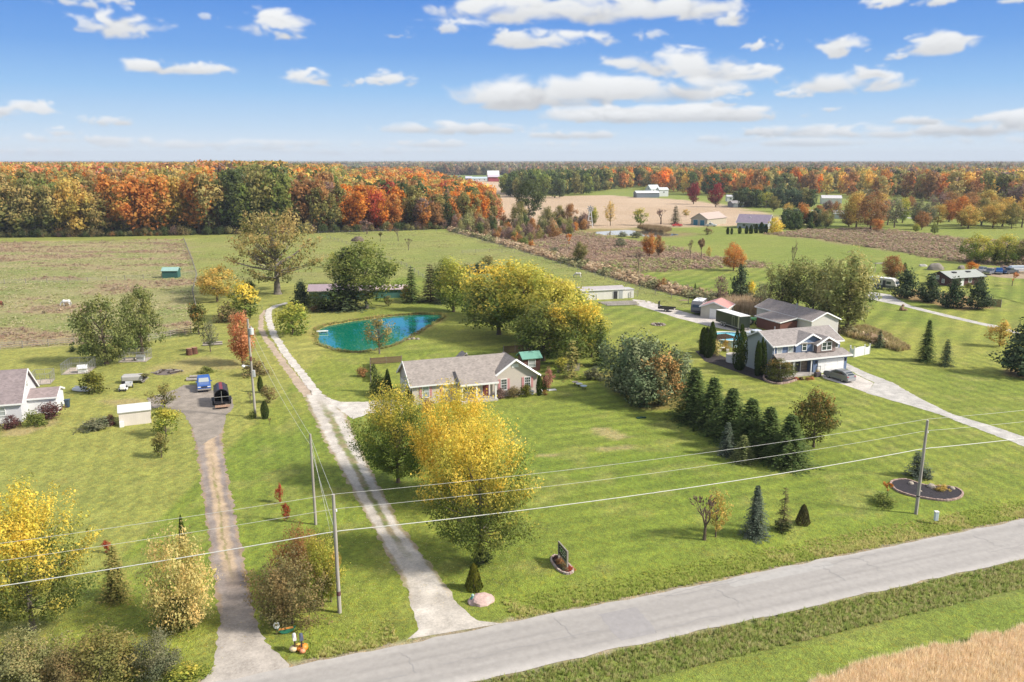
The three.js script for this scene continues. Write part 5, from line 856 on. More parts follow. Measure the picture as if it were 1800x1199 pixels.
  // the dark oak wood beyond the tan field and the belts round the far farms
  const belt = (x0, x1, y0, y1, n, h, pals, name, label) => { const t = []; for (let k = 0; k < n; k++) { const px = mix(x0, x1, r()), f = Math.pow(r(), 0.7), py = mix(y0(px), y1(px), f), g = G(px, py); t.push({ x: g.x, z: g.z, px, h: h * (0.8 + 0.35 * r()), pal: pick(pals) }); } woods(name, t, label); };
  belt(888, 1066, curve([[888, 347], [980, 349], [1040, 343], [1066, 336]]), curve([[888, 336], [1066, 329]]), 150, 21, [['darkGreen', 6], ['green', 2], ['olive', 1.5]], 'dark_wood', 'dark green oak wood at the back of the tan field');
  belt(1060, 1480, curve([[1060, 336], [1130, 330], [1200, 344], [1300, 346], [1420, 346], [1480, 344]]), curve([[1060, 322], [1200, 324], [1480, 325]]), 330, 22, [['orange', 3], ['rust', 2], ['darkGreen', 3], ['gold', 3], ['brightOrange', 1], ['olive', 3], ['oak', 2]], 'autumn_wood', 'orange and green woods behind the white house and grey barn');
  belt(1480, 1860, curve([[1480, 346], [1560, 352], [1680, 356], [1800, 372], [1860, 380]]), curve([[1480, 324], [1860, 326]]), 420, 22, [['rust', 3], ['orange', 2], ['gold', 3], ['mauve', 2], ['olive', 3], ['oak', 2.5], ['darkGreen', 1]], 'autumn_wood', 'rust-coloured woods at the far right');
  belt(1290, 1430, () => 366, () => 362, 60, 12, [['darkGreen', 5], ['pine', 4], ['olive', 1]], 'evergreen_belt', 'dark evergreen belt in front of the far white building');
  belt(1380, 1440, () => 402, () => 396, 34, 8, [['darkGreen', 4], ['pine', 4], ['brown', 1]], 'evergreen_belt', 'dark evergreens beside the round yellow bush');
  // single trees of the loose far-right belt
  const loose = [['gold', 4.5], ['yellowGreen', 2.2], ['rust', 3], ['olive', 2], ['greyGreen', 1.3], ['mauve', 1.8], ['orange', 2.4], ['green', 0.8]], names = { ...COLOUR, yellowGreen: 'yellow-green', greyGreen: 'pale grey-green' };
  const placesAt = [[1410, 396, 42], [1452, 402, 36], [1492, 398, 40], [1505, 400, 70], [1520, 392, 66], [1530, 404, 72], [1560, 396, 50], [1572, 400, 58], [1586, 392, 48], [1612, 396, 46], [1630, 398, 44], [1648, 396, 40], [1620, 404, 36], [1668, 390, 42], [1690, 398, 58], [1702, 402, 44], [1725, 396, 52], [1745, 401, 50], [1762, 398, 56], [1778, 402, 50], [1796, 400, 60], [1652, 378, 44], [1668, 372, 38], [1700, 380, 46], [1735, 378, 48], [1790, 380, 60], [1547, 380, 44], [1470, 384, 34], [1440, 388, 30], [1360, 372, 30], [1330, 362, 40], [1346, 366, 34], [1385, 380, 26], [1600, 372, 30], [1638, 366, 26], [1455, 376, 26], [1812, 392, 54], [1540, 408, 26], [1610, 408, 16], [1642, 412, 22]];
  const seen = {}; placesAt.sort((p, q) => p[0] - q[0]).forEach(([px, base, hp]) => { const pal = pick(loose), k = seen[pal] = (seen[pal] ?? -1) + 1; plant(px, base, base - hp * 0.9, hp * (0.58 + 0.36 * r()), ['maple', 'oval', 'oval', 'loose'][Math.floor(r() * 4)], pal, 'field_tree', `${ord(k)} ${names[pal]} tree from the left in the loose belt at far right`, T, { group: 'trees of the loose far belt' }); });
  [[1378, 402, 24], [1392, 404, 30], [1402, 404, 28], [1424, 404, 22], [1500, 372, 16], [1470, 376, 22], [1452, 374, 18]].forEach(([px, base, hp], k) => plant(px, base, base - hp, hp * 0.6, 'pine', 'spruce', 'pine_tree', `dark evergreen by the far farmyards, number ${['one', 'two', 'three', 'four', 'five', 'six', 'seven'][k]} from the round yellow bush`, E));
  // woods out to the horizon
  const pals = ['rust', 'orange', 'olive', 'darkGreen', 'gold', 'oak', 'mauve', 'green', 'tan', 'olive', 'greyGreen', 'rust'], soft = (c, k) => { const g = 0.3 * c[0] + 0.55 * c[1] + 0.15 * c[2]; return c.map((v) => mix(v, g, k)); };
  const clusters = [0, 1, 2, 3, 4].map((v) => {                // a stand of crowns about 70 m across
    const q = rngOf(450 + v), parts = [];
    for (let k = 0; k < 26; k++) { const src = crownGeo('mini', k % 3, 'neutral').g.clone(), pal = PAL[pals[Math.floor(q() * pals.length)]], c = soft(mix3(pal[0], pal[1], q()), 0.22), col = src.attributes.color.clone(), h = 14 + 8 * q(), w = 17 + 7 * q(); for (let i = 0; i < col.count; i++) col.setXYZ(i, col.getX(i) * c[0], col.getY(i) * c[1], col.getZ(i) * c[2]); src.setAttribute('color', col); src.scale(w, h, w); src.translate((q() - 0.5) * 70, 0, (q() - 0.5) * 70); parts.push(src); }
    return mergeGeometries(parts);
  });
  const lists = clusters.map(() => []);
  for (let d = 1000; d < 9000; d += d < 2600 ? 52 : d < 4500 ? 90 : 150) { const step = d < 2600 ? 56 : d < 4500 ? 95 : 160, sc = step / 60; for (let x = -0.75 * d; x < 0.75 * d; x += step) { const wx = x + (r() - 0.5) * step, wz = -d + (r() - 0.5) * step, [px, py] = onPhoto(wx, wz); if (px < -120 || px > 1920) continue;
    const edge = px < 700 ? 301 : px < 940 ? 308 : px < 1066 ? 322 : px < 1480 ? 324 : 326; if (py > edge) continue; if (vnoise(wx / 420, wz / 260, 77) > (d < 1800 ? 0.86 : 0.74)) continue; const tint = 0.8 + 0.4 * r(); lists[Math.floor(r() * 5)].push([place(wx, 0, wz, r() * 6.28, sc, 0.82 + 0.36 * r(), sc), new THREE.Color().setRGB(tint * (0.92 + 0.2 * r()), tint, tint * 1.05)]); } }
  const root = new THREE.Group(); root.name = 'distant_woods'; root.userData = { kind: 'stuff', label: 'autumn woods running out to the horizon', category: 'woods' }; scene.add(root);
  lists.forEach((s, v) => stuff('crowns', clusters[v], leafMat, s, null, null, root));
}

// ---------------------------------------------------------------- buildings
const box = (w, h, d, x = 0, y = 0, z = 0) => { const g = new THREE.BoxGeometry(w, h, d); g.translate(x, y, z); return g; };
const cyl = (r1, r2, h, x, y, z, n = 10, axis = 'y') => { const g = new THREE.CylinderGeometry(r1, r2, h, n); if (axis === 'x') g.rotateZ(Math.PI / 2); if (axis === 'z') g.rotateX(Math.PI / 2); g.translate(x, y, z); return g; };
const join = (list) => mergeGeometries(list.map((g) => { const q = g.index ? g.toNonIndexed() : g; for (const k of Object.keys(q.attributes)) if (!['position', 'normal', 'uv'].includes(k)) q.deleteAttribute(k); return q; }));
function uvMetres(g) { const q = g.index ? g.toNonIndexed() : g, p = q.attributes.position, n = q.attributes.normal, uv = new Float32Array(p.count * 2); for (let i = 0; i < p.count; i++) { const ax = Math.abs(n.getX(i)), ay = Math.abs(n.getY(i)), az = Math.abs(n.getZ(i)); if (ay > 0.25 && ay < 0.97) { const s = Math.hypot(ax, az); uv[i * 2] = ax > az ? p.getZ(i) : p.getX(i); uv[i * 2 + 1] = p.getY(i) / s; } else if (ay >= 0.97) { uv[i * 2] = p.getX(i); uv[i * 2 + 1] = p.getZ(i); } else { uv[i * 2] = ax > az ? p.getZ(i) : p.getX(i); uv[i * 2 + 1] = p.getY(i); } } q.setAttribute('uv', new THREE.BufferAttribute(uv, 2)); return q; }
function beam(a, b, w, h) { const d = b.clone().sub(a), l = d.length(), g = new THREE.BoxGeometry(w, h, l); g.applyQuaternion(new THREE.Quaternion().setFromUnitVectors(new THREE.Vector3(0, 0, 1), d.normalize())); g.translate((a.x + b.x) / 2, (a.y + b.y) / 2, (a.z + b.z) / 2); return g; }
const V = (x, y, z) => new THREE.Vector3(x, y, z);
const rod = (a, b, r, n = 6) => { const d = b.clone().sub(a), l = d.length(), g = new THREE.CylinderGeometry(r, r, l, n); g.applyQuaternion(new THREE.Quaternion().setFromUnitVectors(V(0, 1, 0), d.normalize())); g.translate((a.x + b.x) / 2, (a.y + b.y) / 2, (a.z + b.z) / 2); return g; };
const sidingTex = noiseTex(256, (u, v) => { const row = (v * 8) % 1; return (row < 0.12 ? 0.72 : 0.9) + (fbm(u * 8, v * 8, 3, 91, 8) - 0.5) * 0.08; });
const shingleTex = noiseTex(512, (u, v) => { const row = Math.floor(v * 24), o = (row % 2) * 0.5 + hash2(row, 3) * 0.4, tab = Math.floor(u * 14 + o); const t = hash2(((tab % 14) + 14) % 14, row, 5), edge = (v * 24) % 1 < 0.14 ? 0.8 : 1; const g = (0.66 + 0.22 * t + (fbm(u * 6, v * 6, 3, 92, 6) - 0.5) * 0.2) * edge; return [g, g * 0.985, g * 0.97]; });
const ribTex = noiseTex(256, (u, v) => { const k = (u * 8) % 1; return 0.86 + (k < 0.1 ? 0.1 : k < 0.18 ? -0.2 : 0) + (fbm(u * 4, v * 4, 3, 93, 4) - 0.5) * 0.12; });
const stoneWallTex = noiseTex(256, (u, v) => { const row = Math.floor(v * 8), c = Math.floor(u * 6 + (row % 2) * 0.5), t = hash2(((c % 6) + 6) % 6, row, 7), j = (v * 8) % 1 < 0.12 || (u * 6 + (row % 2) * 0.5) % 1 < 0.1; return j ? 0.45 : [0.55 + 0.4 * t, 0.5 + 0.38 * t, 0.44 + 0.36 * t]; });
const siding = (c) => new THREE.MeshStandardMaterial({ color: C3(c.map((v) => v * 1.12)), map: times(sidingTex, 0.8, 0.8), bumpMap: times(sidingTex, 0.8, 0.8), bumpScale: 0.012, roughness: 0.7 });
const shingle = (c) => new THREE.MeshStandardMaterial({ color: C3(c.map((v) => v * 1.35)), map: times(shingleTex, 0.24, 0.24), bumpMap: times(shingleTex, 0.24, 0.24), bumpScale: 0.01, roughness: 0.95 });
const metal = (c, rough = 0.45) => new THREE.MeshStandardMaterial({ color: C3(c.map((v) => v * 1.1)), map: times(ribTex, 0.5, 0.3), bumpMap: times(ribTex, 0.5, 0.3), bumpScale: 0.02, roughness: rough, metalness: 0.1 });
const paint = (c, rough = 0.5) => new THREE.MeshStandardMaterial({ color: C3(c.map((v) => v * 1.12)), map: plainTex, roughness: rough });
const M = { white: paint([0.78, 0.78, 0.77]), dark: paint([0.03, 0.03, 0.035]), black: paint([0.02, 0.02, 0.022], 0.6), steel: new THREE.MeshStandardMaterial({ color: C3([0.5, 0.5, 0.5]), metalness: 0.8, roughness: 0.45 }), wood: new THREE.MeshStandardMaterial({ color: C3([0.30, 0.20, 0.13]), map: barkTex, roughness: 0.9 }), greyWood: new THREE.MeshStandardMaterial({ color: C3([0.52, 0.48, 0.43]), map: barkTex, roughness: 0.9 }), pink: paint([0.55, 0.27, 0.27]), stone: new THREE.MeshStandardMaterial({ color: C3([0.42, 0.36, 0.30]), map: times(stoneWallTex, 0.5), bumpMap: times(stoneWallTex, 0.5), bumpScale: 0.03, roughness: 0.95 }),
  glass: new THREE.MeshPhysicalMaterial({ color: C3([0.035, 0.05, 0.055]), roughness: 0.06, ior: 1.5, clearcoat: 0.6, clearcoatRoughness: 0.05 }), paleGlass: new THREE.MeshPhysicalMaterial({ color: C3([0.34, 0.37, 0.36]), roughness: 0.12, clearcoat: 0.5, clearcoatRoughness: 0.05 }), tyre: paint([0.025, 0.025, 0.027], 0.85), chrome: new THREE.MeshStandardMaterial({ color: C3([0.65, 0.65, 0.66]), metalness: 0.9, roughness: 0.2 }) };
function child(name, geo, mat, parent) { const m = shade(new THREE.Mesh(geo, mat)); m.name = numbered(name); parent.add(m); return m; }
// a wall with its gable ends; the ridge runs along x or z
function wallGeo(w, d, eave, ridge, axis) {
  const s = new THREE.Shape(), W = axis === 'x' ? d : w, D = axis === 'x' ? w : d; s.moveTo(-W / 2, -0.1); s.lineTo(W / 2, -0.1); s.lineTo(W / 2, eave); s.lineTo(0, ridge - 0.03); s.lineTo(-W / 2, eave); s.closePath();
  const g = new THREE.ExtrudeGeometry(s, { depth: D, bevelEnabled: false }); g.translate(0, 0, -D / 2); if (axis === 'x') g.rotateY(Math.PI / 2); return uvMetres(g);
}
function slab(a, b, c, d, t) {                                // a roof plane a-b (eave) c-d (ridge) with thickness
  const up = b.clone().sub(a).cross(d.clone().sub(a)).normalize(); if (up.y < 0) up.negate(); up.multiplyScalar(t);
  const P = [a, b, c, d], Q = P.map((p) => p.clone().add(up)), pos = [], quad = (p, q, r, s) => { for (const v of [p, q, r, p, r, s]) pos.push(v.x, v.y, v.z); };
  quad(Q[0], Q[1], Q[2], Q[3]); quad(P[3], P[2], P[1], P[0]); for (let i = 0; i < 4; i++) { const j = (i + 1) % 4; quad(P[i], P[j], Q[j], Q[i]); }
  const g = new THREE.BufferGeometry(); g.setAttribute('position', new THREE.Float32BufferAttribute(pos, 3)); g.computeVertexNormals();
  const n = g.attributes.normal; if (n.getY(0) < 0) { for (let i = 0; i < pos.length; i += 9) for (let k = 0; k < 3; k++) { const x = pos[i + k]; pos[i + k] = pos[i + 6 + k]; pos[i + 6 + k] = x; } g.setAttribute('position', new THREE.Float32BufferAttribute(pos, 3)); g.computeVertexNormals(); }
  return uvMetres(g);
}
function roofGeo(w, d, eave, ridge, axis, ov, t = 0.14) {
  const W = axis === 'x' ? d : w, D = (axis === 'x' ? w : d) / 2 + ov, k = (ridge - eave) / (W / 2), e = eave - k * ov;
  const pt = (u, y, v) => axis === 'x' ? V(v, y, u) : V(u, y, v);
  return [1, -1].map((s) => slab(pt(s * (W / 2 + ov), e, -D), pt(s * (W / 2 + ov), e, D), pt(s * 0.001, ridge, D), pt(s * 0.001, ridge, -D), t));
}
function fasciaGeo(w, d, eave, ridge, axis, ov) {             // boards along the eaves and rakes
  const W = axis === 'x' ? d : w, D = (axis === 'x' ? w : d) / 2 + ov + 0.025, k = (ridge - eave) / (W / 2), e = eave - k * ov, pt = (u, y, v) => axis === 'x' ? V(v, y, u) : V(u, y, v), out = [];
  for (const s of [1, -1]) { out.push(beam(pt(s * (W / 2 + ov + 0.05), e + 0.05, -D), pt(s * (W / 2 + ov + 0.05), e + 0.05, D), 0.1, 0.2)); for (const q of [1, -1]) out.push(beam(pt(s * (W / 2 + ov), e + 0.04, q * D), pt(0, ridge + 0.04, q * D), 0.06, 0.24)); }
  return join(out);
}
// an opening's group placed on a face: face = front | back | left | right of a body w x d
function onFace(face, w, d, x, y, out = 0) { const o = new THREE.Object3D(); if (face === 'front') { o.position.set(x, y, d / 2 + out); } else if (face === 'back') { o.position.set(x, y, -d / 2 - out); o.rotation.y = Math.PI; } else if (face === 'left') { o.position.set(-w / 2 - out, y, x); o.rotation.y = -Math.PI / 2; } else { o.position.set(w / 2 + out, y, x); o.rotation.y = Math.PI / 2; } o.updateMatrix(); return o.matrix; }
function windowAt(parent, m, w, h, o = {}) {
  const fw = o.fw ?? 0.09, g = join([box(w + fw * 2, fw, 0.1, 0, h / 2 + fw / 2, 0.03), box(w + fw * 2, fw, 0.12, 0, -h / 2 - fw / 2, 0.04), box(fw, h, 0.1, -w / 2 - fw / 2, 0, 0.03), box(fw, h, 0.1, w / 2 + fw / 2, 0, 0.03), box(w, 0.05, 0.06, 0, 0, 0.035), ...(o.double ? [box(0.12, h, 0.09, 0, 0, 0.03)] : []), ...(o.bars ? [-1 / 6, 1 / 6].map((k) => box(0.025, h, 0.03, k * w, 0, 0.045)) : []), ...(o.bars ? [box(w, 0.025, 0.03, 0, h / 4, 0.045), box(w, 0.025, 0.03, 0, -h / 4, 0.045)] : [])]);
  g.applyMatrix4(m); const f = child('window', g, o.frame ?? M.white, parent), p = box(w, h, 0.03, 0, 0, 0.012); p.applyMatrix4(m); child('pane', p, o.glass ?? M.glass, f);
  if (o.shutter) for (const s of [-1, 1]) { const q = join([box(0.36, h + 0.12, 0.05, s * (w / 2 + fw + 0.2), 0, 0.03), ...[0, 1, 2, 3, 4, 5].map((k) => box(0.28, 0.05, 0.03, s * (w / 2 + fw + 0.2), -h / 2 + (k + 0.7) * h / 6, 0.06))]); q.applyMatrix4(m); child('shutter', q, o.shutter, parent); }
  return f;
}
function doorAt(parent, m, w, h, mat, name = 'door') { const g = join([box(w, h, 0.06, 0, h / 2, 0.03), ...(name === 'garage_door' ? [0, 1, 2, 3].flatMap((r) => [-1.5, -0.5, 0.5, 1.5].map((k) => box(w / 4 - 0.16, h / 4 - 0.14, 0.03, k * w / 4, (r + 0.5) * h / 4, 0.07))) : [box(w * 0.62, h * 0.34, 0.02, 0, h * 0.27, 0.07), box(w * 0.62, h * 0.34, 0.02, 0, h * 0.72, 0.07)])]); g.applyMatrix4(m); const d = child(name, g, mat, parent); const t = join([box(0.1, h + 0.1, 0.09, -w / 2 - 0.05, h / 2 + 0.05, 0.04), box(0.1, h + 0.1, 0.09, w / 2 + 0.05, h / 2 + 0.05, 0.04), box(w, 0.1, 0.09, 0, h + 0.05, 0.04)]); t.applyMatrix4(m); child('door_frame', t, M.white, d); return d; }
function house(o) {                                            // a plain gabled building: o.at = ground point of the body's centre
  const t = thing(o.name, o.label, o.category, o.at, o.turn, o.group), ax = o.axis ?? 'x', ov = o.over ?? 0.35;
  child('wall', wallGeo(o.w, o.d, o.eave, o.ridge, ax), o.wall, t);
  const [r1, r2] = roofGeo(o.w, o.d, o.eave, o.ridge, ax, ov); child('roof', join([r1, r2]), o.roof, t);
  if (o.trim !== false) child('fascia', fasciaGeo(o.w, o.d, o.eave, o.ridge, ax, ov), o.trim ?? M.white, t);
  for (const q of o.windows ?? []) windowAt(t, onFace(q.face, o.w, o.d, q.x, q.y), q.w, q.h, q);
  for (const q of o.doors ?? []) doorAt(t, onFace(q.face, o.w, o.d, q.x, 0), q.w, q.h, q.mat ?? M.white, q.name ?? 'door');
  return t;
}
const local = (g, turn, x, z) => V(g.x + x * Math.cos(turn) + z * Math.sin(turn), 0, g.z - x * Math.sin(turn) + z * Math.cos(turn));

// the ranch house: long block, front porch, gabled wing at its right
{
  const o = G(725, 713), t = thing('ranch_house', 'long beige ranch house with pink shutters and grey roof behind the yellow maples', 'house', o, ROAD_TURN), wall = siding([0.52, 0.465, 0.41]), roof = shingle([0.275, 0.245, 0.225]);
  const put = (g, x, z) => { g.translate(x, 0, z); return g; };
  child('wall', join([put(wallGeo(12.4, 7.6, 2.95, 5.3, 'x'), 6.2, -3.8), put(wallGeo(6.8, 4.6, 2.95, 5.3, 'z'), 15.0, -2.1), box(3.4, 2.9, 3.2, 13.2, 1.4, -5.8)]), wall, t);
  const k = (5.3 - 2.95) / 3.8, e = (z) => 5.3 - k * (z + 3.8);                       // slope of the front plane
  child('roof', join([slab(V(-0.4, e(0.35), 0.35), V(6.6, e(0.35), 0.35), V(6.6, 5.3, -3.8), V(-0.4, 5.3, -3.8), 0.14), slab(V(6.6, e(0.35) - 0.001, 0.35), V(12.2, e(0.35), 0.35), V(14.9, 5.3, -3.8), V(6.6, 5.3, -3.8), 0.14), slab(V(-0.4, e(0.35), -7.95), V(15, e(0.35), -7.95), V(15, 5.3, -3.802), V(-0.4, 5.3, -3.802), 0.14)]), roof, t);
  child('porch_roof', join([slab(V(6.45, 2.6, 1.75), V(12.0, 2.6, 1.75), V(12.0, 4.12, -1.2), V(6.45, 4.12, -1.2), 0.13)]), roof, t);
  const dark = child('porch_gable', join([slab(V(6.5, 2.62, 1.6), V(6.5, 2.62, 0.4), V(6.56, 2.88, 0.4), V(6.5, 2.68, 1.6), 0.02), (() => { const s = new THREE.Shape(); s.moveTo(-1.6, 2.62); s.lineTo(0.6, 2.62); s.lineTo(1.1, 4.0); s.closePath(); const g = new THREE.ExtrudeGeometry(s, { depth: 0.06, bevelEnabled: false }); g.rotateY(Math.PI / 2); g.translate(6.46, 0, 0); return g; })()]), wall, t);
  const kw = (5.3 - 2.95) / 3.4, ew = 2.95 - kw * 0.35;
  child('wing_roof', join([slab(V(15 - 3.75, ew, 0.6), V(15 - 3.75, ew, -4.6), V(15.0, 5.32, -4.6), V(15.0, 5.32, 0.6), 0.14), slab(V(15 + 3.75, ew, 0.6), V(15 + 3.75, ew, -4.6), V(15.001, 5.32, -4.6), V(15.001, 5.32, 0.6), 0.14)]), roof, t);
  child('fascia', join([beam(V(15 - 3.8, ew + 0.05, 0.63), V(15, 5.38, 0.63), 0.07, 0.28), beam(V(15 + 3.8, ew + 0.05, 0.63), V(15, 5.38, 0.63), 0.07, 0.28), beam(V(18.8, ew + 0.04, 0.6), V(18.8, ew + 0.04, -4.6), 0.1, 0.2), beam(V(-0.4, e(0.35) + 0.02, 0.4), V(6.42, e(0.35) + 0.02, 0.4), 0.1, 0.2), beam(V(6.4, 2.62, 1.81), V(12.0, 2.62, 1.81), 0.1, 0.24), beam(V(-0.43, e(0.35) + 0.04, 0.36), V(-0.43, 5.35, -3.8), 0.07, 0.26), beam(V(-0.43, e(0.35) + 0.04, -7.96), V(-0.43, 5.35, -3.8), 0.07, 0.26)]), M.white, t);
  const post = (x) => child('porch_post', join([box(0.2, 2.6, 0.2, x, 1.3, 1.55), box(0.3, 0.2, 0.3, x, 0.1, 1.55)]), M.white, t); [6.7, 8.8, 11.6].forEach(post);
  child('porch_floor', box(5.4, 0.3, 1.75, 9.2, 0.15, 0.9), paint([0.45, 0.42, 0.38], 0.9), t);
  const fr = (x, y, z = 0) => new THREE.Matrix4().makeTranslation(x, y, z);
  windowAt(t, fr(1.9, 1.75), 0.85, 1.5, { glass: M.paleGlass, shutter: M.pink }); windowAt(t, fr(4.9, 1.8), 0.85, 1.5, { glass: M.paleGlass, shutter: M.pink });
  windowAt(t, fr(7.9, 1.8), 1.9, 1.3, { double: true, bars: true, shutter: M.pink }); windowAt(t, fr(13.3, 1.8, 0.2), 0.8, 1.5, { bars: true, shutter: M.pink }); windowAt(t, fr(16.9, 1.8, 0.2), 0.8, 1.5, { bars: true, shutter: M.pink });
  doorAt(t, fr(10.6, 0.3), 0.95, 2.1, paint([0.16, 0.04, 0.035]));
  const left = new THREE.Matrix4().makeRotationY(-Math.PI / 2).setPosition(0, 0, -4.4); doorAt(t, left, 4.9, 2.2, M.white, 'garage_door');
  child('vent', join([box(1.0, 0.5, 0.06, 15, 4.45, 0.22), box(1.1, 0.06, 0.08, 15, 4.2, 0.22)]), M.white, t);
  child('vent_pipe', cyl(0.06, 0.06, 0.6, 9.4, 5.3, -5, 8), M.white, t);
  const dg = join([wallGeo(2.2, 1.6, 4.2, 5.3, 'z').translate(9.2, 0, -5.6)]); child('rear_gable', join([dg, ...roofGeo(2.2, 1.8, 4.5, 5.5, 'z', 0.15, 0.1).map((g) => g.translate(9.2, 0, -5.7))]), roof, t);
}
// the blue two-storey house with a garage
{
  const o = G(1481, 652), t = thing('blue_house', 'blue two-storey house with white garage door and brown roof on the right lawn', 'house', o, ROAD_TURN), blue = siding([0.115, 0.165, 0.275]), pale = siding([0.42, 0.475, 0.50]), roof = shingle([0.27, 0.245, 0.235]), brown = siding([0.25, 0.185, 0.165]);
  const tr = (g, x, y, z) => { g.translate(x, y, z); return g; };
  child('upper_wall', tr(wallGeo(13.0, 6.8, 4.85, 6.4, 'x'), -6.1, 0, -4.9), blue, t);
  child('side_wall', (() => { const s = new THREE.Shape(); s.moveTo(-3.42, -0.1); s.lineTo(3.42, -0.1); s.lineTo(3.42, 4.82); s.lineTo(0, 6.34); s.lineTo(-3.42, 4.82); s.closePath(); const g = new THREE.ExtrudeGeometry(s, { depth: 0.05, bevelEnabled: false }); g.rotateY(Math.PI / 2); g.translate(-12.66, 0, -4.9); return uvMetres(g); })(), pale, t);
  child('garage_wall', tr(uvMetres(box(6.6, 2.75, 2.2, 0, 1.375, 0)), -2.6, -0.05, -1.1), blue, t);
  child('stone_wall', uvMetres(box(6.5, 2.7, 0.3, -9.25, 1.35, -1.42)), M.stone, t);
  const k = (6.4 - 4.85) / 3.4, e = 4.85 - k * 0.4;
  child('roof', join([slab(V(-13.0, e, -1.1), V(0.8, e, -1.1), V(0.8, 6.4, -4.9), V(-13.0, 6.4, -4.9), 0.14), slab(V(-13.0, e, -8.7), V(0.8, e, -8.7), V(0.8, 6.4, -4.902), V(-13.0, 6.4, -4.902), 0.14)]), roof, t);
  child('lower_roof', join([slab(V(-12.9, 2.62, 0.55), V(1.25, 2.62, 0.55), V(0.9, 3.38, -1.48), V(-12.6, 3.38, -1.48), 0.13)]), roof, t);
  const gable = (cx, w, base, top, z, mat, deep) => { const s = new THREE.Shape(); s.moveTo(-w / 2, 3.3); s.lineTo(w / 2, 3.3); s.lineTo(w / 2, base); s.lineTo(0, top); s.lineTo(-w / 2, base); s.closePath(); const g = new THREE.ExtrudeGeometry(s, { depth: deep, bevelEnabled: false }); g.translate(cx, 0, z - deep); child('gable_wall', uvMetres(g), mat, t);
    const kk = (top - base) / (w / 2), ee = base - kk * 0.4, bk = z - deep - 0.6; child('gable_roof', join([1, -1].map((q) => slab(V(cx + q * (w / 2 + 0.4), ee, z + 0.35), V(cx + q * (w / 2 + 0.4), ee, bk), V(cx + q * 0.001, top + 0.02, bk), V(cx + q * 0.001, top + 0.02, z + 0.35), 0.12))), roof, t); child('fascia', join([1, -1].map((q) => beam(V(cx + q * (w / 2 + 0.45), ee + 0.04, z + 0.38), V(cx, top + 0.08, z + 0.38), 0.07, 0.26))), M.white, t); };
  gable(-5.7, 5.6, 4.75, 6.15, -1.2, blue, 2.4); gable(-3.2, 3.6, 4.7, 5.65, -0.45, brown, 2.6);
  child('fascia', join([beam(V(-13.0, e + 0.03, -1.05), V(-8.7, e + 0.03, -1.05), 0.1, 0.22), beam(V(-1.2, e + 0.03, -1.05), V(0.85, e + 0.03, -1.05), 0.1, 0.22), beam(V(-12.9, 2.66, 0.6), V(1.28, 2.66, 0.6), 0.1, 0.26), beam(V(-13.03, e + 0.02, -1.1), V(-13.03, 6.46, -4.9), 0.07, 0.24), beam(V(-13.03, e + 0.02, -8.7), V(-13.03, 6.46, -4.9), 0.07, 0.24), beam(V(0.83, e + 0.02, -1.1), V(0.83, 6.46, -4.9), 0.07, 0.24)]), M.white, t);
  child('downspout', join([box(0.1, 2.0, 0.1, -12.5, 3.8, -1.3), box(0.1, 0.1, 0.5, -12.5, 4.72, -1.15), box(0.1, 1.1, 0.1, -5.2, 4.0, -1.12)]), M.white, t);
  const fr = (x, y, z) => new THREE.Matrix4().makeTranslation(x, y, z);
  windowAt(t, fr(-11.4, 4.1, -1.5), 0.8, 1.15, { glass: M.paleGlass }); windowAt(t, fr(-9.3, 4.1, -1.5), 0.8, 1.15, { glass: M.paleGlass }); windowAt(t, fr(-6.9, 4.3, -1.2), 0.75, 1.25, {}); windowAt(t, fr(-3.2, 4.25, -0.45), 1.75, 1.2, { double: true, fw: 0.12 }); windowAt(t, fr(-0.5, 4.2, -1.5), 0.85, 1.15, {});
  doorAt(t, fr(-2.5, 0, 0), 4.9, 2.15, M.white, 'garage_door'); doorAt(t, fr(-7.9, 0.25, -1.27), 1.0, 2.1, M.dark);
  windowAt(t, fr(-9.9, 1.6, -1.27), 1.0, 1.1, {});
  for (const x of [-12.5, -10.0, -6.6]) child('porch_post', join([box(0.16, 2.6, 0.16, x, 1.3, 0.35), box(0.26, 0.15, 0.26, x, 0.1, 0.35)]), M.white, t);
  child('porch_floor', box(7.0, 0.25, 1.9, -9.3, 0.12, -0.35), paint([0.46, 0.43, 0.41], 0.9), t);
  for (const x of [-5.4, 0.35]) child('wall_lamp', join([box(0.16, 0.34, 0.16, x, 1.85, 0.1), box(0.2, 0.05, 0.2, x, 2.05, 0.1)]), M.black, t);
  child('vent_pipe', cyl(0.08, 0.08, 0.7, -9, 6.4, -6, 8), M.steel, t);
}
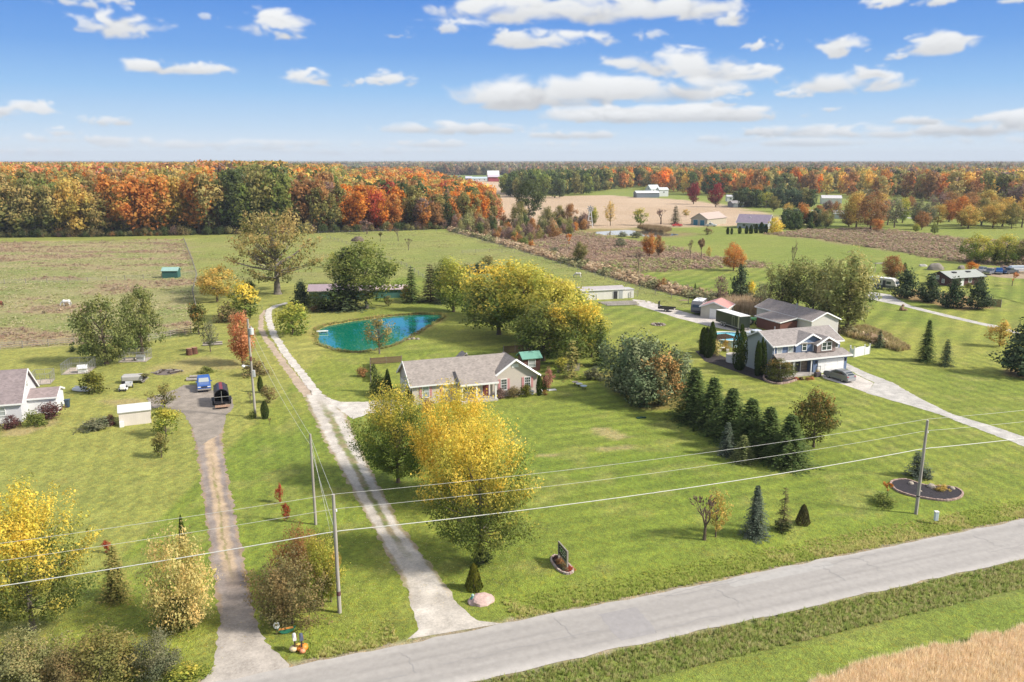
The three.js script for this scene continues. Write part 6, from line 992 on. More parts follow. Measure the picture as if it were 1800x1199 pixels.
// grey outbuilding and its carport behind the blue house
{
  const o = G(1452, 590), gr = shingle([0.27, 0.235, 0.225]), t = house({ name: 'outbuilding', label: 'long low outbuilding with dark grey roof right behind the blue house', category: 'outbuilding', at: local(o, ROAD_TURN, 0, -9), turn: ROAD_TURN, w: 6.4, d: 17, eave: 3.0, ridge: 4.4, axis: 'z', wall: siding([0.60, 0.58, 0.55]), roof: gr, over: 0.3, windows: [{ face: 'right', x: 3, y: 1.7, w: 1, h: 1 }, { face: 'left', x: 2, y: 1.9, w: 0.8, h: 1.1 }] });
  child('vent_pipe', join([cyl(0.16, 0.16, 1.0, -1.2, 4.5, 1.5, 10), cyl(0.22, 0.22, 0.15, -1.2, 5.05, 1.5, 10)]), M.steel, t);
  child('lean_to_roof', slab(V(-7.6, 2.2, 4.8), V(-7.6, 2.2, -3.2), V(-3.4, 2.9, -3.2), V(-3.4, 2.9, 4.8), 0.12), gr, t);
  child('lean_to_wall', join([uvMetres(box(4.0, 2.35, 0.12, -5.35, 1.1, 4.5)), uvMetres(box(0.12, 2.0, 7.2, -7.3, 1.0, 0.8))]), siding([0.16, 0.06, 0.045]), t);
  child('fascia', join([beam(V(-7.65, 2.22, 4.85), V(-3.4, 2.93, 4.85), 0.08, 0.2), beam(V(-7.66, 2.22, 4.85), V(-7.66, 2.22, -3.2), 0.08, 0.2)]), M.white, t);
}
// other buildings
house({ name: 'small_barn', label: 'small cream barn with a pale red metal roof and white door behind the black trailer', category: 'barn', at: local(G(1254, 560), -0.49, 0, -2.9), turn: -0.49, w: 5.6, d: 5.8, eave: 2.45, ridge: 3.5, axis: 'z', wall: metal([0.55, 0.52, 0.45], 0.6), roof: metal([0.62, 0.30, 0.26], 0.5), over: 0.25, windows: [{ face: 'right', x: 1.6, y: 1.4, w: 0.6, h: 0.9 }], doors: [{ face: 'front', x: 0.4, w: 2.3, h: 2.0 }, { face: 'right', x: -1.6, w: 0.9, h: 1.9, mat: M.dark }] });
{ const q = house({ name: 'white_barn', label: 'long low white barn with a dark sliding doorway beside the plank deck', category: 'barn', at: local(G(1028, 528), 0.28, 4.7, -2.2), turn: 0.28, w: 11.2, d: 4.4, eave: 2.35, ridge: 2.85, axis: 'x', wall: metal([0.74, 0.72, 0.67], 0.6), roof: metal([0.46, 0.42, 0.42], 0.6), over: 0.2, doors: [{ face: 'front', x: 3.2, w: 1.1, h: 1.9, mat: M.dark }, { face: 'front', x: 4.6, w: 1.0, h: 1.95, mat: metal([0.42, 0.44, 0.45]) }] });
  child('annex', join([uvMetres(box(2.6, 2.05, 3.4, 6.95, 1.02, 0.2))]), metal([0.76, 0.74, 0.70], 0.6), q); child('annex_roof', box(2.8, 0.1, 3.7, 7.0, 2.12, 0.2), metal([0.55, 0.52, 0.50]), q); }
{ const q = house({ name: 'low_barn', label: 'low green-walled barn with a dusty purple metal roof hidden behind the pond trees', category: 'barn', at: local(G(545, 527), 0.12, 7.5, -3), turn: 0.12, w: 15.5, d: 6, eave: 2.1, ridge: 3.2, axis: 'x', wall: metal([0.06, 0.15, 0.125], 0.6), roof: metal([0.36, 0.28, 0.32], 0.6), over: 0.3, trim: M.greyWood });
  child('annex_wall', uvMetres(box(8.4, 2.1, 5, 11.6, 1.05, 0.2)), metal([0.07, 0.19, 0.16], 0.6), q); child('annex_roof', join(roofGeo(8.4, 5.2, 2.1, 2.8, 'x', 0.25).map((g) => g.translate(11.6, 0, 0.2))), metal([0.55, 0.43, 0.44], 0.6), q); }
house({ name: 'field_shelter', label: 'small dark green field shelter with a pale green roof in the horse pasture', category: 'shed', at: local(G(299, 489), 0.1, 0, -1.4), turn: 0.1, w: 4.3, d: 3, eave: 2.1, ridge: 2.9, axis: 'x', wall: metal([0.03, 0.115, 0.10], 0.6), roof: metal([0.30, 0.47, 0.42], 0.5), over: 0.2, trim: false });
{ const q = house({ name: 'garden_shed', label: 'white corrugated metal garden shed beside the parking area', category: 'shed', at: local(G(212, 750), 0.42, 1.75, -1.5), turn: 0.42, w: 3.7, d: 2.9, eave: 1.75, ridge: 2.3, axis: 'x', wall: metal([0.70, 0.635, 0.58], 0.55), roof: metal([0.62, 0.62, 0.62], 0.5), over: 0.12, trim: false }); child('step', box(0.5, 0.7, 0.35, -1.6, 0.35, 1.7), M.white, q); }
{ // the white house cut off by the left edge
  const o = G(40, 742), q = house({ name: 'white_house', label: 'white house with brownish grey roof cut off by the left edge', category: 'house', at: local(o, 0.3, -5.6, -4.1), turn: 0.3, w: 11.2, d: 8.2, eave: 2.7, ridge: 6.0, axis: 'x', wall: siding([0.60, 0.60, 0.62]), roof: shingle([0.235, 0.195, 0.20]), over: 0.3, windows: [{ face: 'right', x: 0.3, y: 4.2, w: 0.6, h: 0.9 }, { face: 'front', x: 3.2, y: 1.6, w: 1.1, h: 1.0, glass: M.paleGlass }] });
  child('annex_wall', uvMetres(wallGeo(3.4, 4.4, 2.2, 2.9, 'x').translate(7.3, 0, -1.2)), siding([0.70, 0.70, 0.70]), q); child('annex_roof', join(roofGeo(3.4, 4.4, 2.2, 2.95, 'x', 0.2).map((g) => g.translate(7.3, 0, -1.2))), shingle([0.26, 0.21, 0.21]), q); child('fascia', fasciaGeo(3.4, 4.4, 2.2, 2.95, 'x', 0.2).translate(7.3, 0, -1.2), M.white, q); child('porch_rail', join([box(6, 0.08, 0.08, 2, 0.95, 5.3), ...Array.from({ length: 9 }, (_, i) => box(0.06, 0.95, 0.06, -1 + i * 0.75, 0.47, 5.3))]), M.white, q);
}
{ const q = house({ name: 'playhouse', label: 'small brown playhouse with green metal roof behind the ranch house', category: 'playhouse', at: local(G(934, 652), ROAD_TURN, 0, -1), turn: ROAD_TURN, w: 2.9, d: 2.4, eave: 2.2, ridge: 2.9, axis: 'x', wall: siding([0.13, 0.055, 0.045]), roof: metal([0.16, 0.36, 0.29], 0.5), over: 0.3, trim: false, windows: [{ face: 'front', x: 0, y: 1.3, w: 1.1, h: 1.1, glass: M.paleGlass }] }); }
{ const q = house({ name: 'red_house', label: 'dark red cottage with a pale green-grey roof at the far right', category: 'house', at: local(G(1668, 503), ROAD_TURN, 5.6, -2.6), turn: ROAD_TURN, w: 12, d: 6.6, eave: 2.3, ridge: 3.6, axis: 'x', wall: siding([0.085, 0.03, 0.03]), roof: metal([0.36, 0.38, 0.35], 0.6), over: 0.5, trim: M.dark, windows: [{ face: 'left', x: -0.9, y: 2.0, w: 0.7, h: 0.9, double: true }, { face: 'left', x: 1.0, y: 1.2, w: 0.7, h: 0.9, double: true }, { face: 'front', x: 1, y: 1.4, w: 1, h: 1 }], doors: [{ face: 'front', x: -1.8, w: 0.9, h: 1.9, mat: M.white }] }); for (const x of [-2.6, 2.4]) child('skylight', join([box(1.2, 0.7, 0.9, x, 3.2, 1.0)]), M.dark, q); }
{ const q = house({ name: 'tan_barn', label: 'tan round-shouldered barn with two teal doors beyond the far pond', category: 'barn', at: local(G(1243, 397), -0.72, -4.7, -10.5), turn: -0.72, w: 9.4, d: 21, eave: 3.4, ridge: 6.2, axis: 'z', wall: metal([0.43, 0.40, 0.31], 0.6), roof: metal([0.48, 0.38, 0.33], 0.6), over: 0.3, trim: M.greyWood, windows: [{ face: 'right', x: 7.5, y: 1.7, w: 1, h: 1 }], doors: [{ face: 'front', x: -2, w: 2.6, h: 2.8, mat: paint([0.02, 0.17, 0.24]) }, { face: 'front', x: 1.9, w: 2.6, h: 2.8, mat: paint([0.02, 0.17, 0.24]) }] }); }
{ const q = house({ name: 'far_house', label: 'far house with a broad purple-grey roof behind the clipped evergreen hedge', category: 'house', at: local(G(1322, 402), -0.5, 0, -6), turn: -0.5, w: 15, d: 12, eave: 3.0, ridge: 6.6, axis: 'x', wall: siding([0.36, 0.38, 0.40]), roof: shingle([0.24, 0.20, 0.26]), over: 0.6, windows: [{ face: 'front', x: -4, y: 1.6, w: 1.6, h: 1.2 }, { face: 'front', x: 1, y: 1.6, w: 1.6, h: 1.2 }, { face: 'right', x: 1, y: 3, w: 1, h: 1 }], doors: [{ face: 'front', x: 4.6, w: 3, h: 2.3, mat: paint([0.1, 0.25, 0.45]) }] }); child('skylight', box(0.8, 0.4, 0.8, -2, 5.3, 2.4), M.white, q); }
house({ name: 'grey_barn', label: 'low blue-grey pole barn with white roof by the white farmhouse', category: 'barn', at: G(1136, 347), turn: 0.1, w: 21, d: 12, eave: 4.2, ridge: 5.9, axis: 'x', wall: metal([0.19, 0.23, 0.27], 0.6), roof: metal([0.72, 0.74, 0.77], 0.4), over: 0.4, trim: false, doors: [{ face: 'left', x: 0, w: 4, h: 3.2, mat: M.dark }] });
house({ name: 'farmhouse', label: 'white farmhouse with steep blue-grey gables behind the blue-grey barn', category: 'house', at: G(1147, 342), turn: 0.5, w: 11, d: 9, eave: 5.4, ridge: 9.5, axis: 'x', wall: siding([0.68, 0.71, 0.74]), roof: metal([0.50, 0.56, 0.60]), over: 0.4, windows: [{ face: 'front', x: -2.5, y: 4, w: 1, h: 1.5 }, { face: 'front', x: 2.5, y: 4, w: 1, h: 1.5 }, { face: 'left', x: 0, y: 6, w: 1, h: 1.5 }] });
house({ name: 'white_outbuilding', label: 'tall white outbuilding at the right of the white farmhouse', category: 'outbuilding', at: G(1164, 345), turn: 0.2, w: 9, d: 8, eave: 6.2, ridge: 8.2, axis: 'x', wall: siding([0.66, 0.67, 0.67]), roof: metal([0.66, 0.68, 0.69]), over: 0.3, windows: [{ face: 'front', x: 0, y: 4, w: 1, h: 1.4 }] });
house({ name: 'white_pole_barn', label: 'white pole barn alone on the green at the right of the far evergreens', category: 'barn', at: G(1460, 358), turn: -0.25, w: 14.5, d: 13, eave: 4.4, ridge: 6.4, axis: 'x', wall: metal([0.74, 0.74, 0.73], 0.5), roof: metal([0.62, 0.60, 0.60], 0.5), over: 0.3, trim: false, doors: [{ face: 'left', x: 0, w: 4, h: 3.2, mat: paint([0.5, 0.52, 0.54]) }] });
house({ name: 'mobile_home', label: 'long white mobile home behind the two dark red maples', category: 'house', at: G(1298, 354), turn: -0.05, w: 20, d: 6, eave: 4.0, ridge: 5.2, axis: 'x', wall: siding([0.64, 0.65, 0.67]), roof: metal([0.58, 0.58, 0.60]), over: 0.3, trim: false, windows: [-7, -3.5, 0.5, 5].map((x) => ({ face: 'front', x, y: 2.4, w: 1.6, h: 1.2 })), doors: [{ face: 'front', x: 7.5, w: 1, h: 2, mat: M.dark }] });
house({ name: 'far_shed', label: 'grey shed with a dark doorway right of the dark red maples', category: 'shed', at: G(1293, 364), turn: 0.3, w: 9, d: 7, eave: 3, ridge: 4.6, axis: 'x', wall: siding([0.24, 0.27, 0.28]), roof: shingle([0.26, 0.25, 0.26]), over: 0.3, doors: [{ face: 'front', x: 1, w: 3, h: 2.4, mat: M.dark }] });
house({ name: 'far_cottage', label: 'small pale blue cottage beside the gold trees of the far farmyards', category: 'house', at: G(1481, 384), turn: -0.2, w: 11, d: 7, eave: 3, ridge: 4.6, axis: 'x', wall: siding([0.42, 0.46, 0.47]), roof: metal([0.46, 0.52, 0.54]), over: 0.3, windows: [{ face: 'front', x: -2, y: 1.7, w: 1.2, h: 1.2 }] });
{ const q = house({ name: 'red_barn', label: 'tall red barn with a white roof on the horizon by the tan field', category: 'barn', at: G(867, 319), turn: 0.1, w: 18, d: 13, eave: 8.5, ridge: 17, axis: 'x', wall: siding([0.30, 0.04, 0.055]), roof: metal([0.78, 0.78, 0.80]), over: 0.6, trim: false, doors: [{ face: 'front', x: 4, w: 4, h: 5, mat: M.dark }] }); child('shed_roof', slab(V(-9.5, 7.0, 12), V(9.5, 7.0, 12), V(9.5, 10.2, 6.2), V(-9.5, 10.2, 6.2), 0.3), metal([0.60, 0.52, 0.60]), q); child('lower_wall', box(17, 6.6, 4.5, 0, 3.3, 8.8), siding([0.36, 0.05, 0.07]), q); }
house({ name: 'long_white_barn', label: 'long low white barn attached left of the tall red barn', category: 'barn', at: G(843, 318), turn: 0.06, w: 27, d: 9, eave: 4, ridge: 6.6, axis: 'x', wall: siding([0.70, 0.71, 0.74]), roof: metal([0.50, 0.60, 0.66]), over: 0.4, trim: false, windows: [-8, 0, 8].map((x) => ({ face: 'front', x, y: 2, w: 1.5, h: 1.4 })) });
house({ name: 'purple_shed', label: 'small dark purple-roofed shed, leftmost of the horizon farm buildings', category: 'shed', at: G(808, 316), turn: 0.2, w: 10, d: 9, eave: 3, ridge: 6.5, axis: 'z', wall: siding([0.12, 0.03, 0.08]), roof: metal([0.35, 0.22, 0.38]), over: 0.5, trim: false, doors: [{ face: 'front', x: 0, w: 3, h: 2.6, mat: M.dark }] });
house({ name: 'blue_shed', label: 'pale-roofed blue shed between the purple shed and the long white barn', category: 'shed', at: G(824, 317), turn: 0.1, w: 11, d: 9, eave: 3.6, ridge: 6.8, axis: 'x', wall: siding([0.10, 0.10, 0.22]), roof: metal([0.56, 0.55, 0.66]), over: 0.4, trim: false, doors: [{ face: 'front', x: 1, w: 3.4, h: 2.8, mat: M.dark }] });

// ---------------------------------------------------------------- vehicles
const carPaint = (c) => new THREE.MeshPhysicalMaterial({ color: C3(c), roughness: 0.35, clearcoat: 0.8, clearcoatRoughness: 0.08 });
function profile(pts, width, bevel = 0.05) { const s = new THREE.Shape(); pts.forEach(([z, y], i) => (i ? s.lineTo(z, y) : s.moveTo(z, y))); s.closePath(); const g = new THREE.ExtrudeGeometry(s, { depth: width - bevel * 2, bevelEnabled: true, bevelThickness: bevel, bevelSize: bevel, bevelSegments: 2 }); g.translate(0, 0, -(width - bevel * 2) / 2); g.rotateY(-Math.PI / 2); return g; }   // side outline in (z forward, y up)
function wheel(t, x, z, r = 0.36, w = 0.24) { const g = new THREE.TorusGeometry(r - 0.09, 0.11, 8, 18); g.rotateY(Math.PI / 2); g.scale(w / 0.22, 1, 1); g.translate(x, r, z); const q = child('wheel', g, M.tyre, t); child('rim', cyl(r * 0.62, r * 0.62, w * 0.8, x, r, z, 14, 'x'), M.steel, q); }
const glassQuad = (a, b, c, d) => slab(a, b, c, d, 0.02);
function pickup(name, label, pos, turn, body, group) {         // nose towards +z
  const t = thing(name, label, 'pickup truck', pos, turn, group), p = carPaint(body);
  child('body', join([profile([[-2.65, 0.45], [2.55, 0.42], [2.6, 0.75], [2.5, 1.02], [0.75, 1.12], [-2.65, 1.08]], 1.88, 0.06)]), p, t);
  child('cab', profile([[0.95, 1.08], [0.35, 1.68], [0.2, 1.74], [-0.95, 1.74], [-1.05, 1.08]], 1.66, 0.06), p, t);
  child('truck_bed', box(1.5, 0.05, 1.45, 0, 1.115, -1.85), M.black, t);
  child('windshield', slab(V(-0.72, 1.16, 0.96), V(0.72, 1.16, 0.96), V(0.66, 1.66, 0.47), V(-0.66, 1.66, 0.47), 0.03), M.paleGlass, t);
  for (const s of [-1, 1]) { child('side_window', box(0.03, 0.42, 1.2, s * 0.83, 1.42, -0.3), M.glass, t); child('mirror', box(0.18, 0.18, 0.1, s * 1.02, 1.22, 0.75), p, t); child('headlight', box(0.42, 0.18, 0.06, s * 0.66, 0.83, 2.62), M.white, t); }
  child('grille', box(0.86, 0.26, 0.06, 0, 0.80, 2.63), M.dark, t); child('bumper', join([box(1.86, 0.22, 0.18, 0, 0.5, 2.68), box(1.86, 0.2, 0.16, 0, 0.55, -2.74)]), M.chrome, t);
  for (const x of [-0.82, 0.82]) for (const z of [-1.65, 1.65]) wheel(t, x, z); return t;
}
pickup('blue_pickup', 'blue pickup truck parked nose forward on the dark gravel', G(359, 682), 0.37, [0.015, 0.085, 0.33]);
pickup('white_pickup', 'white pickup truck half hidden behind the blue house roof', G(1331, 597), ROAD_TURN + 0.1, [0.70, 0.72, 0.74]);
{ // the grey crossover before the garage, tail towards the road
  const t = thing('crossover_car', 'grey crossover car parked on the concrete before the white garage door', 'car', G(1475, 667), ROAD_TURN + Math.PI + 0.08), p = carPaint([0.20, 0.205, 0.21]);
  child('body', profile([[-2.3, 0.38], [2.3, 0.36], [2.36, 0.7], [2.2, 0.92], [1.05, 1.08], [-2.2, 1.14], [-2.36, 0.7]], 1.82, 0.08), p, t); child('roof', profile([[1.15, 1.05], [0.2, 1.58], [-1.2, 1.60], [-1.95, 1.32], [-2.2, 1.1]], 1.56, 0.1), p, t);
  child('windshield', slab(V(-0.66, 1.12, 1.2), V(0.66, 1.12, 1.2), V(0.58, 1.56, 0.42), V(-0.58, 1.56, 0.42), 0.03), M.glass, t); child('rear_window', slab(V(-0.62, 1.18, -2.26), V(0.62, 1.18, -2.26), V(0.55, 1.52, -1.7), V(-0.55, 1.52, -1.7), 0.05), M.glass, t);
  for (const s of [-1, 1]) { child('side_window', profile([[0.75, 1.14], [0.1, 1.5], [-1.1, 1.52], [-1.75, 1.2]], 0.03, 0.005).translate(s * 0.86, 0, 0), M.glass, t); child('tail_light', box(0.3, 0.16, 0.08, s * 0.72, 0.98, -2.33), paint([0.35, 0.02, 0.02], 0.3), t); child('mirror', box(0.16, 0.14, 0.1, s * 0.98, 1.12, 0.85), p, t); }
  child('bumper', box(1.6, 0.3, 0.12, 0, 0.55, -2.42), M.steel, t); for (const x of [-0.8, 0.8]) for (const z of [-1.4, 1.4]) wheel(t, x, z, 0.36, 0.22);
}
{ // black arched stock trailer with its tan ramp down
  const t = thing('stock_trailer', 'black round-topped stock trailer with its tan tail ramp lowered on the drive', 'trailer', G(391, 716), 0.37), W = 1.95, Ln = 3.9, arc = new THREE.Shape(); arc.moveTo(-W / 2, 0.55); arc.lineTo(W / 2, 0.55); arc.lineTo(W / 2, 1.75); arc.absarc(0, 1.62, W / 2, 0.13, Math.PI - 0.13, false); arc.lineTo(-W / 2, 0.55);
  const hole = new THREE.Path(); hole.moveTo(-W / 2 + 0.07, 0.62); hole.lineTo(-W / 2 + 0.07, 1.7); hole.absarc(0, 1.6, W / 2 - 0.08, Math.PI - 0.13, 0.13, true); hole.lineTo(W / 2 - 0.07, 0.62); hole.closePath(); arc.holes.push(hole);
  const g = new THREE.ExtrudeGeometry(arc, { depth: Ln, bevelEnabled: false, curveSegments: 16 }); g.translate(0, 0, -Ln); child('body', g, paint([0.035, 0.032, 0.045], 0.35), t); child('floor', join([box(W - 0.1, 0.1, Ln, 0, 0.6, -Ln / 2), box(W - 0.1, 1.6, 0.08, 0, 1.4, -Ln + 0.05)]), M.dark, t);
  const st = new THREE.CylinderGeometry(W / 2 + 0.012, W / 2 + 0.012, Ln, 8, 1, true, -0.22 + Math.PI, 0.44); st.rotateX(Math.PI / 2); st.translate(0, 1.62, -Ln / 2); child('stripe', st, paint([0.22, 0.035, 0.04], 0.5), t);
  child('ramp', join([box(W - 0.05, 0.06, 1.0, 0, 0.32, 0.5).rotateX(0.0)]), new THREE.MeshStandardMaterial({ color: C3([0.62, 0.40, 0.28]), map: barkTex, roughness: 0.9 }), t); child('bar', join([box(0.05, 1.7, 0.05, 0, 1.45, 0.02), box(W, 0.06, 0.06, 0, 1.5, 0.02)]), M.steel, t);
  for (const s of [-1, 1]) { for (const z of [-1.5, -2.3]) wheel(t, s * (W / 2 + 0.16), z, 0.34, 0.2); child('fender', box(0.34, 0.06, 1.8, s * (W / 2 + 0.17), 0.76, -1.9), M.black, t); }
}
{ // tall dark cargo trailer, white roof
  const t = thing('cargo_trailer', 'tall black enclosed cargo trailer with white roof in front of the cream barn', 'trailer', G(1287, 575), ROAD_TURN, null), W = 2.5, Ln = 8.2;
  child('body', new RoundedBoxGeometry(W, 2.35, Ln, 2, 0.08).translate(0, 1.75, 0), paint([0.018, 0.028, 0.024], 0.3), t); child('roof', box(W + 0.02, 0.08, Ln + 0.02, 0, 2.96, 0), M.white, t); child('door_frame', join([box(0.03, 1.9, 0.06, -W / 2 - 0.02, 1.7, 1.6), box(0.03, 1.9, 0.06, -W / 2 - 0.02, 1.7, 2.4), box(0.03, 0.06, 0.86, -W / 2 - 0.02, 2.65, 2.0), box(0.03, 1.9, 0.04, -W / 2 - 0.02, 1.7, 1.85)]), M.steel, t);
  child('trim', join([box(0.04, 0.12, Ln, -W / 2 - 0.02, 0.62, 0), box(0.05, 2.3, 0.4, -W / 2 - 0.01, 1.75, Ln / 2 - 0.3)]), M.steel, t); for (const s of [-1, 1]) { for (const z of [-0.9, -1.75]) wheel(t, s * (W / 2 - 0.02), z, 0.36, 0.2); child('fender', box(0.1, 0.1, 1.9, s * (W / 2 + 0.06), 0.86, -1.3), M.steel, t); } child('tongue', join([rod(V(-0.7, 0.55, Ln / 2), V(0, 0.5, Ln / 2 + 1.3), 0.05), rod(V(0.7, 0.55, Ln / 2), V(0, 0.5, Ln / 2 + 1.3), 0.05)]), M.dark, t);
}
function camper(name, label, pos, turn, W, Ln, c, low) {
  const t = thing(name, label, 'camper', pos, turn), p = carPaint(c); child('body', profile([[-Ln / 2, 0.6], [Ln / 2 - 0.6, 0.6], [Ln / 2, 1.2], [Ln / 2 - 0.25, 2.3], [Ln / 2 - 1.0, 2.95], [-Ln / 2 + 0.2, 2.95], [-Ln / 2, 2.7]], W, 0.06), p, t); child('skirt', box(W + 0.04, 0.6, Ln - 0.9, 0, 0.95, -0.25), paint(low, 0.4), t); child('roof', join([box(W - 0.2, 0.07, Ln - 1.6, 0, 3.0, -0.4), box(0.7, 0.25, 0.9, 0, 3.1, -1.5), box(0.5, 0.18, 0.5, 0.3, 3.08, 1.2)]), M.white, t);
  for (const s of [-1, 1]) { for (const z of [-2.4, -0.4, 1.9]) child('window', box(0.05, 0.7, z === -0.4 ? 0.7 : 1.2, s * (W / 2 + 0.01), 1.95, z), M.glass, t); for (const z of [-0.8, -1.6]) wheel(t, s * (W / 2 - 0.1), z, 0.36, 0.2); } child('front_window', slab(V(-W / 2 + 0.35, 1.75, Ln / 2 - 0.07), V(W / 2 - 0.35, 1.75, Ln / 2 - 0.07), V(W / 2 - 0.35, 2.4, Ln / 2 - 0.26), V(-W / 2 + 0.35, 2.4, Ln / 2 - 0.26), 0.04), M.glass, t); child('door', box(0.05, 1.9, 0.8, -W / 2 - 0.02, 1.55, 0.75), M.dark, t); child('tongue', rod(V(0, 0.55, Ln / 2 - 0.5), V(0, 0.5, Ln / 2 + 1.2), 0.07), M.dark, t); return t;
}
camper('travel_trailer', 'beige and grey travel trailer parked at the end of the far right drive', G(1552, 508), 0.72, 2.5, 7.4, [0.46, 0.44, 0.40], [0.06, 0.065, 0.07]);
camper('camper', 'dark-fronted camper with a pale base parked left of the cream barn', local(G(1223, 555), -0.42, 0, -3.1), -0.42, 2.4, 6.0, [0.10, 0.10, 0.11], [0.5, 0.5, 0.48]);
{ const t = thing('utility_trailer', 'flat utility trailer with its mesh gate raised on the back drive', 'trailer', G(1172, 547), 1.15); child('deck', box(1.9, 0.1, 3.6, 0, 0.62, 0), M.greyWood, t); child('rail', join([box(0.06, 0.35, 3.6, -0.95, 0.8, 0), box(0.06, 0.35, 3.6, 0.95, 0.8, 0)]), M.black, t); child('gate', join([...Array.from({ length: 9 }, (_, i) => box(0.04, 1.5, 0.04, -0.9 + i * 0.225, 1.4, -1.8)), ...[0.7, 1.1, 1.5, 1.9, 2.15].map((y) => box(1.9, 0.04, 0.04, 0, y, -1.8))]), M.black, t); for (const s of [-1, 1]) wheel(t, s * 1.08, 0, 0.34, 0.2); child('tongue', rod(V(0, 0.55, 1.8), V(0, 0.45, 3.0), 0.06), M.black, t); }
{ const t = thing('tractor', 'small green and yellow tractor behind the black cargo trailer', 'tractor', G(1318, 570), 1.9), gr = carPaint([0.02, 0.16, 0.03]), ye = carPaint([0.62, 0.45, 0.02]); child('hood', new RoundedBoxGeometry(0.7, 0.6, 1.5, 2, 0.08).translate(0, 1.05, 0.75), gr, t); child('seat', join([box(0.5, 0.12, 0.5, 0, 1.2, -0.45), box(0.5, 0.5, 0.1, 0, 1.5, -0.72)]), ye, t); child('roll_bar', join([rod(V(-0.55, 0.9, -0.8), V(-0.55, 2.3, -0.8), 0.05), rod(V(0.55, 0.9, -0.8), V(0.55, 2.3, -0.8), 0.05), rod(V(-0.55, 2.3, -0.8), V(0.55, 2.3, -0.8), 0.05)]), M.black, t); child('loader', join([rod(V(-0.5, 1.1, 0.4), V(-0.5, 0.6, 2.2), 0.06), rod(V(0.5, 1.1, 0.4), V(0.5, 0.6, 2.2), 0.06), box(1.5, 0.5, 0.4, 0, 0.4, 2.4)]), gr, t); for (const s of [-1, 1]) { wheel(t, s * 0.75, -0.5, 0.62, 0.32); wheel(t, s * 0.65, 1.1, 0.38, 0.22); } }
// the gravel yard at the far right: parked vehicles
[[1728, 479, [0.25, 0.26, 0.28], 'silver grey parked truck, leftmost in the far right gravel yard', 1.9], [1741, 482, [0.16, 0.17, 0.20], 'dark grey parked truck second from left in the far right yard', 2.2], [1756, 481, [0.03, 0.14, 0.40], 'bright blue parked truck in the far right gravel yard', 2.6], [1766, 478, [0.34, 0.22, 0.20], 'dull reddish parked truck right of the bright blue one', 1.5], [1775, 481, [0.05, 0.06, 0.08], 'black parked truck near the right end of the far yard', 2.0]].forEach(([x, y, c, l, tn]) => pickup('parked_truck', l, G(x, y), tn, c));
{ const t = thing('boat', 'long white boat under a pale cover at the right end of the far yard', 'boat', G(1792, 480), 1.45); child('hull', profile([[-3.4, 0.7], [2.4, 0.7], [3.6, 1.5], [-3.4, 1.5]], 2.1, 0.1), M.white, t); child('cover', profile([[-3.3, 1.5], [3.2, 1.5], [1.2, 2.1], [-2.6, 2.0]], 1.7, 0.15), paint([0.50, 0.56, 0.62], 0.8), t); for (const s of [-1, 1]) wheel(t, s * 0.9, -0.8, 0.34, 0.2); }
pickup('red_pickup', 'red pickup truck parked left of the tan barn with teal doors', G(1190, 398), 1.7, [0.45, 0.03, 0.04]);
pickup('parked_truck', 'small white truck parked beside the tan barn side wall', G(1250, 398), 1.1, [0.6, 0.62, 0.62]);

// ---------------------------------------------------------------- animals
function bodyFrom(bones, cell, mat, name, parent) {           // one continuous skin round tapered bones: [ax, ay, az, ar, bx, by, bz, br]
  let lo = [1e9, 1e9, 1e9], hi = [-1e9, -1e9, -1e9]; for (const b of bones) for (const o of [0, 4]) for (let k = 0; k < 3; k++) { lo[k] = Math.min(lo[k], b[o + k] - b[o + 3] * 1.4); hi[k] = Math.max(hi[k], b[o + k] + b[o + 3] * 1.4); }
  const span = Math.max(...hi.map((v, k) => v - lo[k])) * 1.1, n = Math.ceil(span / cell), mc = new MarchingCubes(n, new THREE.MeshBasicMaterial(), false, false, 60000), c = lo.map((v, k) => (v + hi[k]) / 2), kk = 0.05; mc.isolation = 0;
  for (let z = 0; z < n; z++) for (let y = 0; y < n; y++) for (let x = 0; x < n; x++) {
    const P = [x, y, z].map((v, k) => c[k] + (v / (n / 2) - 1) * span / 2); let d = 1e3;
    for (const b of bones) { const e = [b[4] - b[0], b[5] - b[1], b[6] - b[2]], f = [P[0] - b[0], P[1] - b[1], P[2] - b[2]], t = clamp((e[0] * f[0] + e[1] * f[1] + e[2] * f[2]) / (e[0] ** 2 + e[1] ** 2 + e[2] ** 2 + 1e-9)), q = Math.hypot(f[0] - e[0] * t, f[1] - e[1] * t, f[2] - e[2] * t) - mix(b[3], b[7], t), h = clamp(0.5 + 0.5 * (d - q) / kk); d = mix(d, q, h) - kk * h * (1 - h); }
    mc.field[x + y * n + z * n * n] = -d;
  }
  mc.update(); const g = new THREE.BufferGeometry(), p = mc.positionArray.slice(0, mc.count * 3), nn = mc.normalArray.slice(0, mc.count * 3); for (let i = 0; i < p.length; i++) p[i] = c[i % 3] + p[i] * span / 2; g.setAttribute('position', new THREE.BufferAttribute(p, 3)); g.setAttribute('normal', new THREE.BufferAttribute(nn, 3));
  return child(name, g, mat, parent);
}
